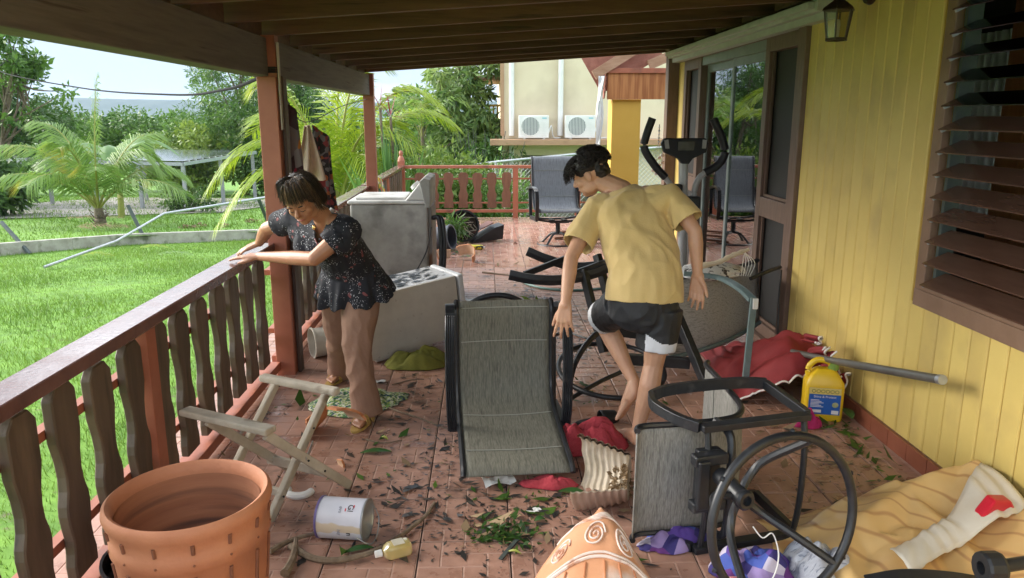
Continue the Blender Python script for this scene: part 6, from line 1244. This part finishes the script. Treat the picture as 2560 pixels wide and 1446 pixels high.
def hairs(name, parent, T_, B, seeds, mat, nseg=7, r=.0022, s=1.0):
    Vs, Fs, As, b = [], [], [], 0
    for pts, rad in seeds:
        P = [np.array(T_(p)) for p in pts]; n = len(P)
        for i, p in enumerate(P):
            t = P[min(i+1, n-1)]-P[max(i-1, 0)]; t /= np.linalg.norm(t)+1e-9; a1 = np.cross(t, [.3, .5, .8]); a1 /= np.linalg.norm(a1)+1e-9; a2 = np.cross(t, a1); w = rad*(1-.75*i/(n-1))
            for k in range(3): an = 2*math.pi*k/3; Vs.append(p+(a1*math.cos(an)+a2*math.sin(an))*w)
        for i in range(n-1):
            for k in range(3): Fs.append((b+i*3+k, b+i*3+(k+1) % 3, b+(i+1)*3+(k+1) % 3, b+(i+1)*3+k))
        a = rng.random(); As += [a]*((n-1)*3); b += n*3
    o = np_mesh(name, np.array(Vs), np.array(Fs), mat, attr=As, smooth=True); tag(o, kind='stuff'); return child(o, parent)

# ---- woman in the dark blouse
W = dict(hipL=(-.730, 4.35, .70), hipR=(-.895, 4.47, .69), pelv=(-.795, 4.420, .740), kneeL=(-.742, 4.20, .392), ankL=(-.693, 4.140, .060), kneeR=(-.934, 4.66, .355), ankR=(-.974, 4.86, .060),
         waist=(-.800, 4.37, .870), chest=(-.850, 4.17, 1.065), neckb=(-.865, 4.045, 1.195), head=(-.932, 3.925, 1.285), shL=(-.735, 4.03, 1.115), shR=(-1.060, 4.23, 1.150), elL=(-.902, 3.960, .976), wrL=(-1.262, 4.22, .945), elR=(-1.241, 4.340, 1.083), wrR=(-1.340, 4.50, .975))
wo_ = empty('person', (-.83, 4.45, 0), 'woman in a dark printed blouse and brown trousers bending over the railing', 'person'); bpy.context.view_layer.update()
Fw = (-.62, -.78, 0)
B = basis((-.16, -.83, -.53), (-.22, -.48, .84)); mb = MB()
T_w = head_prims(mb, W['head'], B, .98)
chain(mb, [W['chest'], W['neckb'], T_w((0, -.02, -.06))], [.075, .050, .046])
trunk(mb, [W['pelv'], W['waist'], W['chest'], V3(W['neckb'])+Vector((0, .03, -.03))], [.135, .115, .130, .075], [.09, .085, .09, .05], [Fw, Fw, (-.5, -.75, -.35), (-.4, -.7, -.5)])
for s_, e_, w_ in (('shL', 'elL', 'wrL'), ('shR', 'elR', 'wrR')):
    chain(mb, [V3(W['neckb']).lerp(V3(W[s_]), .45), W[s_], V3(W[s_]).lerp(V3(W[e_]), .5), W[e_], V3(W[e_]).lerp(V3(W[w_]), .35), W[w_]], [.045, .050, .047, .039, .040, .0245])
hand(mb, W['wrL'], (-.93, .30, -.04), (.05, -.15, 1), thumb=-1, curl=(.10, .12, .16, .22), s=.98, spread=.12, tdir=(.8, .55))
hand(mb, W['wrR'], (-.80, .02, -.33), (-.1, -.2, 1), thumb=1, curl=(.15, .18, .2, .25), s=.98, spread=.12, tdir=(.7, .6))
for h_, k_, a_ in (('hipL', 'kneeL', 'ankL'), ('hipR', 'kneeR', 'ankR')):
    chain(mb, [W[h_], W[k_], V3(W[k_]).lerp(V3(W[a_]), .3), W[a_]], [.075, .05, .048, .032])
foot(mb, W['ankL'], (-.680, 4.175, .022), (-.735, 3.965, .020), .95); foot(mb, W['ankR'], (-.955, 4.91, .022), (-1.03, 4.71, .020), .95)
person_part('body', remesh(mb, .0048, 4), skin_w, wo_)
# blouse
mb = MB()
trunk(mb, [(-.775, 4.435, .665), (-.785, 4.42, .74), W['waist'], (-.83, 4.27, .975), W['chest'], V3(W['neckb'])+Vector((.005, .035, -.035))], [.25, .23, .172, .168, .165, .105], [.215, .198, .142, .132, .114, .062], [Fw, Fw, Fw, (-.55, -.76, -.2), (-.5, -.72, -.35), (-.4, -.7, -.5)])
for s_, e_ in (('shL', 'elL'), ('shR', 'elR')):
    a, b = V3(W[s_]), V3(W[e_]); e = a.lerp(b, .56); i_ = V3(W['chest']).lerp(a, .55); mb.tube([i_, a, a.lerp(b, .3), e], [.080, .078, .073, .075], 16)
capsule(mb, V3(W['shL'])+Vector((-.02, .01, .0)), V3(W['shR'])+Vector((.03, -.01, -.01)), .082, .078); capsule(mb, V3(W['shL'])+Vector((-.04, 0, -.05)), V3(W['shR'])+Vector((.05, -.03, -.06)), .085, .080)
ell(mb, V3(W['chest'])+Vector((-.03, -.075, -.045)), (.10, .07, .08)); ell(mb, V3(W['chest'])+Vector((-.12, -.03, -.04)), (.08, .07, .08))
me = remesh(mb, .006, 4); wrinkle(me, .0045, 14, (1, 1, .45), 3)
for v in me.vertices:          # wavy flared hem
    if v.co.z < .80:
        k = (.80-v.co.z)/.13; a = math.atan2(v.co.y-4.43, v.co.x+.78); w_ = .014*k*math.sin(a*9)+.008*k*math.sin(a*17+1); v.co.x += w_*math.cos(a); v.co.y += w_*math.sin(a); v.co.z += .008*k*math.sin(a*13)
open_caps(me, [((-.775, 4.435, .665), (.13, .2, -.97), .4)]+[(V3(W[s_]).lerp(V3(W[e_]), .56), V3(W[e_])-V3(W[s_]), .085) for s_, e_ in (('shL', 'elL'), ('shR', 'elR'))])
# open V neckline
bm = bmesh.new(); bm.from_mesh(me); nk = V3(W['neckb']); cut = []
for f in bm.faces:
    c = f.calc_center_median(); q = c-nk; side = abs(q.dot(Vector((.80, -.58, 0)).normalized())); fr = q.dot(Vector((-.5, -.72, -.3)).normalized()); 
    if q.z > -.02 and q.length < .085: cut.append(f)
    elif fr > .02 and -.155 < q.z <= .03 and side < .055*(1-(-q.z)/.16): cut.append(f)
bmesh.ops.delete(bm, geom=cut, context='FACES'); bm.to_mesh(me); bm.free()
bl_ = bpy.data.materials.new('blouse_print'); bl_.use_nodes = True; MATS['blouse_print'] = bl_; N = bl_.node_tree.nodes; K = bl_.node_tree.links; b_ = N['Principled BSDF']; b_.inputs['Roughness'].default_value = .85
t_ = N.new('ShaderNodeTexCoord'); wv_ = N.new('ShaderNodeTexNoise'); wv_.inputs['Scale'].default_value = 9; ad = N.new('ShaderNodeMix'); ad.data_type = 'RGBA'; ad.inputs['Factor'].default_value = .08; K.new(t_.outputs['Object'], wv_.inputs['Vector']); K.new(t_.outputs['Object'], ad.inputs['A']); K.new(wv_.outputs['Color'], ad.inputs['B'])
def vlay(scale, lo, hi, feat='F1'):
    v = N.new('ShaderNodeTexVoronoi'); v.inputs['Scale'].default_value = scale; v.feature = feat; K.new(ad.outputs['Result'], v.inputs['Vector']); r = N.new('ShaderNodeValToRGB'); e = r.color_ramp.elements; e[0].position = lo; e[0].color = (1, 1, 1, 1); e[1].position = hi; e[1].color = (0, 0, 0, 1); K.new(v.outputs['Distance'], r.inputs['Fac']); return v, r
v1, d1 = vlay(110, .20, .30); v2, d2 = vlay(26, .20, .30); n1 = N.new('ShaderNodeTexNoise'); n1.inputs['Scale'].default_value = 16; K.new(t_.outputs['Object'], n1.inputs['Vector'])
g1 = N.new('ShaderNodeValToRGB'); g1.color_ramp.elements[0].position = .47; g1.color_ramp.elements[1].position = .53; K.new(n1.outputs['Fac'], g1.inputs['Fac']); mu = N.new('ShaderNodeMath'); mu.operation = 'MULTIPLY'; K.new(d1.outputs[0], mu.inputs[0]); K.new(g1.outputs[0], mu.inputs[1])
sp1 = N.new('ShaderNodeSeparateColor'); K.new(v2.outputs['Color'], sp1.inputs[0]); g2 = N.new('ShaderNodeMath'); g2.operation = 'GREATER_THAN'; g2.inputs[1].default_value = .62; K.new(sp1.outputs[0], g2.inputs[0]); mu2 = N.new('ShaderNodeMath'); mu2.operation = 'MULTIPLY'; K.new(d2.outputs[0], mu2.inputs[0]); K.new(g2.outputs[0], mu2.inputs[1])
ma = N.new('ShaderNodeMix'); ma.data_type = 'RGBA'; K.new(mu2.outputs[0], ma.inputs['Factor']); ma.inputs['A'].default_value = (.010, .011, .017, 1); ma.inputs['B'].default_value = (.20, .06, .06, 1); mbx = N.new('ShaderNodeMix'); mbx.data_type = 'RGBA'; K.new(mu.outputs[0], mbx.inputs['Factor']); K.new(ma.outputs['Result'], mbx.inputs['A']); mbx.inputs['B'].default_value = (.42, .42, .45, 1); K.new(mbx.outputs['Result'], b_.inputs['Base Color'])
person_part('blouse', me, bl_, wo_, .003)
# trousers
mb = MB(); pants = pm('brown_trousers', (.235, .130, .085), (.30, .17, .115), 7, .85, bump=.15, bscale=90)
trunk(mb, [(-.79, 4.41, .86), W['pelv'], (-.80, 4.42, .66), (-.80, 4.42, .60)], [.145, .168, .165, .10], [.115, .135, .128, .09], [Fw]*4)
kL, aL, kR, aR = V3(W['kneeL']), V3(W['ankL']), V3(W['kneeR']), V3(W['ankR'])
def leg_tube(h, k, a, e, r): P = spline([h, V3(h).lerp(k, .5), k, k.lerp(a, .5), e], 4); rr = np.interp(np.linspace(0, 4, len(P)), range(5), r); mb.tube(P, list(rr), 18)
leg_tube(W['hipL'], kL, aL, aL+Vector((.005, .01, -.030)), [.112, .098, .080, .074, .084]); leg_tube(W['hipR'], kR, aR, aR+Vector((0, 0, -.01)), [.112, .096, .080, .074, .084])
me = remesh(mb, .006, 5); wrinkle(me, .009, 7, (1, 1, .8), 8); open_caps(me, [(aL+Vector((.005, .01, -.030)), aL-kL, .13), (aR+Vector((0, 0, -.01)), aR-kR, .13)]); person_part('trousers', me, pants, wo_, .003)
# hair of the woman: cap and combed strands
hw = pm('hair_dark', (.010, .008, .007), (.05, .034, .024), rough=.42, attr=True, contrast=(.2, 1)); hg = pm('hair_golden', (.05, .03, .015), (.20, .12, .055), rough=.42, attr=True, contrast=(0, 1))
mb = MB(); mb.ico(T_w((0, -.022, .048)), .98, 3, (.086, .104, .092), B); mb.ico(T_w((0, .030, .075)), .98, 3, (.074, .064, .058), B); mb.ico(T_w((0, -.055, -.005)), .98, 3, (.075, .060, .066), B)
for q in (-1, 1): mb.ico(T_w((q*.070, -.020, .018)), .98, 2, (.020, .046, .046), B)
me = remesh(mb, .007, 4); wrinkle(me, .004, 45, (1, 1, 1), 2); person_part('hair', me, pm('hair_cap', (.012, .009, .008), (.03, .022, .017), 40, .5), wo_)
sd_, sg_ = [], []
for i in range(2200):
    th = rng.uniform(-math.pi, math.pi); u0 = rng.uniform(.05, .55)
    p0 = Vector((math.sin(th)*.050*u0*1.4, -.02+math.cos(th)*.06*u0*1.4, .140-.02*u0)); r1 = (.093+.010*rng.random()); z1 = -.035-.03*rng.random() if abs(th) > 1.2 else rng.uniform(.045, .075)
    e = Vector((math.sin(th)*r1*.97, -.022+math.cos(th)*(r1*1.20+(.004 if abs(th) < 1.2 else 0)), z1)); m1 = p0.lerp(e, .45); m1 = Vector((m1.x*1.25, (m1.y+.02)*1.25-.02, m1.z+.042))
    w = Vector((rng.normal(), rng.normal(), rng.normal()))*.006; P = spline([p0, m1+w, e+w*1.5+Vector((0, 0, -.004))], 4)
    (sg_ if (abs(th+.45) < 1.0 and rng.random() < .42) else sd_).append((P, .0019))
hairs('hair_strands', wo_, T_w, B, sd_, hw); hairs('hair_fringe', wo_, T_w, B, sg_, hg)
child(MB().ico(T_w((-.088, -.004, -.045)), .007, 2).build('earring', pm('pearl', (.75, .72, .68), (.8, .78, .74), 9, .25), smooth=True), wo_)
for q in (-1, 1): child(MB().tube([T_w((q*.014, .094, .024)), T_w((q*.032, .094, .030)), T_w((q*.050, .080, .025))], [.002, .0035, .0015], 6).build('eyebrow', hw, smooth=True), wo_); child(MB().tube([T_w((q*.018, .091, .0)), T_w((q*.031, .093, -.004)), T_w((q*.045, .085, .0))], [.001, .0022, .001], 5).build('eyelashes', hw), wo_)
child(MB().tube([T_w((-.022, .094, -.052)), T_w((-.008, .1015, -.0515)), T_w((0, .1005, -.053)), T_w((.008, .1015, -.0515)), T_w((.022, .094, -.052))], [.001, .004, .0042, .004, .001], 6).build('lips', pm('lips', (.32, .10, .075), (.36, .12, .09), 9, .4), smooth=True), wo_)
child(MB().ico(V3(W['neckb'])+Vector((-.03, -.075, -.055)), .010, 2, (1, .5, 1.3)).build('pendant', pm('gold', (.75, .5, .2), (.8, .55, .25), 9, .25, metal=1), smooth=True), wo_)
# her sandals
mus = pm('mustard_leather', (.42, .26, .07), (.50, .33, .10), 12, .6)
for hl, te in (((-.675, 4.185, 0), (-.740, 3.945, 0)), ((-.952, 4.92, 0), (-1.035, 4.69, 0))):
    hl, te = V3(hl), V3(te); d = (te-hl).normalized(); r = Vector((d.y, -d.x, 0)); c = hl.lerp(te, .5); sd2 = empty('sandal', c, parent=None); bpy.context.view_layer.update()
    bpy.data.objects.remove(sd2); lw = (te-hl).length/2
    child(MB().prism(sole(lw, .041), 0.001, .017, lambda a, b, z: tuple(c+r*a+d*b+Vector((0, 0, z)))).build('sandal_sole', mus, bevel=.004), wo_)
    for o0, o1 in ((.30, .62), (.62, .30)):
        child(MB().sweep([c+d*lw*(2*(o0+(o1-o0)*t)-1)*1.0+r*.048*math.cos(math.pi*t)+Vector((0, 0, .016+.050*math.sin(math.pi*t))) for t in np.linspace(0, 1, 13)], [(-.003, -.016), (.003, -.016), (.003, .016), (-.003, .016)], up=d).build('sandal_strap', mus, bevel=.002), wo_)

# ---- young man in the yellow shirt
N_ = dict(pelv=(.804, 3.780, .790), hipL=(.705, 3.82, .755), hipR=(.889, 3.760, .750), kneeR=(.863, 3.760, .440), ankR=(.778, 3.705, .090), kneeL=(.640, 4.10, .600), ankL=(.782, 3.845, .320),
          waist=(.808, 3.800, .930), chest=(.770, 3.97, 1.19), neckb=(.725, 4.075, 1.315), head=(.570, 4.160, 1.395), shL=(.575, 4.020, 1.215), shR=(.965, 3.965, 1.285), elL=(.435, 3.860, .992), wrL=(.390, 3.690, .785), elR=(1.067, 3.850, 1.131), wrR=(1.086, 3.820, .905))
mn = empty('person', (.80, 3.78, 0), 'barefoot young man in a yellow shirt and black shorts stepping over chairs', 'person'); bpy.context.view_layer.update()
Fm = (-.12, .98, -.1)
B = basis((-.80, .42, -.42), (-.42, .10, .90)); mb = MB(); T_m = head_prims(mb, N_['head'], B, 1.0)
chain(mb, [N_['chest'], N_['neckb'], T_m((0, -.03, -.05))], [.085, .060, .055])
trunk(mb, [N_['pelv'], N_['waist'], N_['chest'], V3(N_['neckb'])+Vector((0, -.03, -.04))], [.135, .125, .155, .09], [.09, .085, .095, .06], [Fm, Fm, (-.15, .8, -.55), (-.2, .7, -.6)])
for s_, e_, w_ in (('shL', 'elL', 'wrL'), ('shR', 'elR', 'wrR')):
    chain(mb, [V3(N_['neckb']).lerp(V3(N_[s_]), .5), N_[s_], V3(N_[s_]).lerp(V3(N_[e_]), .5), N_[e_], V3(N_[e_]).lerp(V3(N_[w_]), .3), N_[w_]], [.05, .052, .045, .037, .039, .025])
hand(mb, N_['wrL'], (-.06, -.22, -.97), (-.22, -.93, .20), thumb=1, curl=(.30, .35, .38, .40), s=1.02, spread=.30, tdir=(.75, .6))
hand(mb, N_['wrR'], (-.03, -.10, -1), (.45, .86, .0), thumb=1, curl=(.28, .32, .36, .42), s=1.02, spread=.12, tdir=(.75, .6))
chain(mb, [N_['hipR'], V3(N_['hipR']).lerp(V3(N_['kneeR']), .5), N_['kneeR'], V3(N_['kneeR']).lerp(V3(N_['ankR']), .28)+Vector((.0, -.018, 0)), V3(N_['kneeR']).lerp(V3(N_['ankR']), .7), N_['ankR']], [.080, .070, .052, .056, .040, .031])
chain(mb, [N_['hipL'], V3(N_['hipL']).lerp(V3(N_['kneeL']), .5), N_['kneeL'], V3(N_['kneeL']).lerp(V3(N_['ankL']), .30)+Vector((.012, -.012, -.012)), V3(N_['kneeL']).lerp(V3(N_['ankL']), .72), N_['ankL']], [.080, .068, .054, .056, .040, .031])
foot(mb, N_['ankR'], (.785, 3.665, .028), (.72, 3.885, .028)); foot(mb, N_['ankL'], (.812, 3.80, .288), (.690, 3.755, .130), 1.0, up=(-.55, .55, .45))
person_part('body', remesh(mb, .0048, 4), skin_m, mn)
# shirt
mb = MB(); shirt = pm('yellow_shirt', (.60, .43, .17), (.68, .50, .215), 5, .85, bump=.12, bscale=150, sheen=.2)
trunk(mb, [(.803, 3.765, .785), (.806, 3.775, .86), N_['waist'], (.79, 3.88, 1.06), N_['chest'], (.745, 4.03, 1.265), V3(N_['neckb'])+Vector((.0, -.02, .005))], [.200, .198, .188, .198, .205, .160, .075], [.135, .135, .128, .125, .122, .105, .07], [Fm, Fm, Fm, (-.15, .9, -.35), (-.15, .8, -.55), (-.2, .75, -.6), (-.2, .7, -.6)])
for s_, e_ in (('shL', 'elL'), ('shR', 'elR')):
    a, b = V3(N_[s_]), V3(N_[e_]); e = a.lerp(b, .74); mb.tube([V3(N_['chest']).lerp(a, .5), a, a.lerp(b, .35), e], [.085, .078, .078, .082], 18)
    mb.ico(a.lerp(V3(N_['neckb']), .3)+Vector((0, -.01, .0)), 1, 2, (.085, .07, .065))
me = remesh(mb, .006, 5); wrinkle(me, .009, 7, (1.3, 1.3, .42), 4); open_caps(me, [((.803, 3.765, .785), (0, 0, -1), .3)]+[(V3(N_[s_]).lerp(V3(N_[e_]), .74), V3(N_[e_])-V3(N_[s_]), .1) for s_, e_ in (('shL', 'elL'), ('shR', 'elR'))]); person_part('shirt', me, shirt, mn, .0035)
# shorts
mb = MB(); hL, hR = V3(N_['hipL']), V3(N_['hipR']); kL, kR = V3(N_['kneeL']), V3(N_['kneeR'])
trunk(mb, [(.805, 3.785, .90), N_['pelv'], (.80, 3.78, .70), (.80, 3.79, .655)], [.160, .182, .178, .115], [.122, .145, .135, .095], [Fm]*4)
eL, eR = hL.lerp(kL, .86), hR.lerp(kR, .70)
mb.tube([hL, hL.lerp(kL, .45), eL], [.108, .100, .098], 18); mb.tube([hR, hR.lerp(kR, .4), eR], [.110, .106, .104], 18)
me = remesh(mb, .006, 5); wrinkle(me, .0055, 11, (1, 1, .8), 6); open_caps(me, [(eL, kL-hL, .12), (eR, kR-hR, .12)])
dL, dR = (kL-hL).normalized(), (kR-hR).normalized(); LL, LR = (eL-hL).length, (eR-hR).length
for f in me.polygons:
    c = V3(f.center); tl = (c-hL).dot(dL); tr = (c-hR).dot(dR); onL = c.x < .785 and (tl > .02); ql = (c-hL-dL*tl); qr = (c-hR-dR*tr); wht_ = False
    if c.x < .80: wht_ = (tl > LL-.045 and ql.length < .14 and c.y > 3.83) or (ql.normalized().dot(Vector((-.62, -.78, 0)).normalized()) > .90 and c.z < .88)
    else: wht_ = tr > LR-.052-.055*max(0, -qr.normalized().x) and c.z < .66
    f.material_index = 1 if wht_ else 0
person_part('shorts', me, [pm('black_shorts', (.012, .013, .016), (.022, .023, .027), 14, .6, bump=.1, bscale=150), pm('white_panel', (.62, .63, .66), (.70, .71, .74), 14, .7)], mn, .003)
# curly hair
mb = MB(); mb.ico(T_m((0, -.018, .055)), 1, 3, (.082, .098, .083), B); mb.ico(T_m((0, .045, .078)), 1, 3, (.066, .050, .042), B); mb.ico(T_m((0, -.065, .005)), 1, 3, (.066, .042, .060), B); mb.ico(T_m((.056, -.005, .055)), 1, 3, (.028, .074, .050), B); mb.ico(T_m((-.056, -.005, .055)), 1, 3, (.028, .074, .050), B)
me = remesh(mb, .007, 3); wrinkle(me, .009, 42, (1, 1, 1), 5, ridge=False); hb_ = pm('hair_black', (.008, .006, .006), (.028, .018, .015), rough=.45, attr=True, contrast=(0, 1)); person_part('hair', me, pm('hair_black_cap', (.008, .006, .006), (.02, .014, .012), 40, .55), mn)
sd_ = []
for i in range(1200):
    d = rng.normal(size=3); d /= np.linalg.norm(d)
    if d[2] < -.15: d[2] *= -1
    long = d[1] > .25 and d[2] > -.1
    base_ = Vector((d[0]*.080, -.018+d[1]*.097+(.02 if long else 0), .052+d[2]*.080)); nn_ = Vector(d); t1 = nn_.cross(Vector((.3, .2, .9))).normalized(); t2 = nn_.cross(t1); ph = rng.uniform(0, 6.28); ln = .024 if not long else .034; cr_ = .0085
    sd_.append(([base_+nn_*ln*k/9*1.1+(t1*math.cos(ph+k*.95)+t2*math.sin(ph+k*.95))*cr_*(.4+.7*k/9)+Vector((0, .002*k if long else 0, -.0040*k if long else 0)) for k in range(10)], .0034))
hairs('hair_curls', mn, T_m, B, sd_, hb_)
for q in (-1, 1): child(MB().tube([T_m((q*.014, .094, .026)), T_m((q*.032, .094, .033)), T_m((q*.050, .080, .028))], [.003, .005, .002], 6).build('eyebrow', hb_, smooth=True), mn)
child(MB().tube([T_m((-.022, .094, -.052)), T_m((0, .1015, -.053)), T_m((.022, .094, -.052))], [.001, .0042, .001], 6).build('lips', pm('lips_m', (.40, .17, .13), (.44, .19, .15), 9, .45), smooth=True), mn)
# ------------------------------------------------------------------ air
hz = bpy.data.materials.new('haze_air'); hz.use_nodes = True; N = hz.node_tree.nodes; K = hz.node_tree.links; N.clear()
o_ = N.new('ShaderNodeOutputMaterial'); v_ = N.new('ShaderNodeVolumePrincipled'); v_.inputs['Color'].default_value = (.62, .78, 1.0, 1); v_.inputs['Density'].default_value = .00013; v_.inputs['Anisotropy'].default_value = .2; K.new(v_.outputs[0], o_.inputs['Volume'])
tag(MB().bx((-4300, -70, -8), (4300, 4300, 75)).build('haze', hz), 'thin pale haze over the whole place', 'haze', kind='stuff')
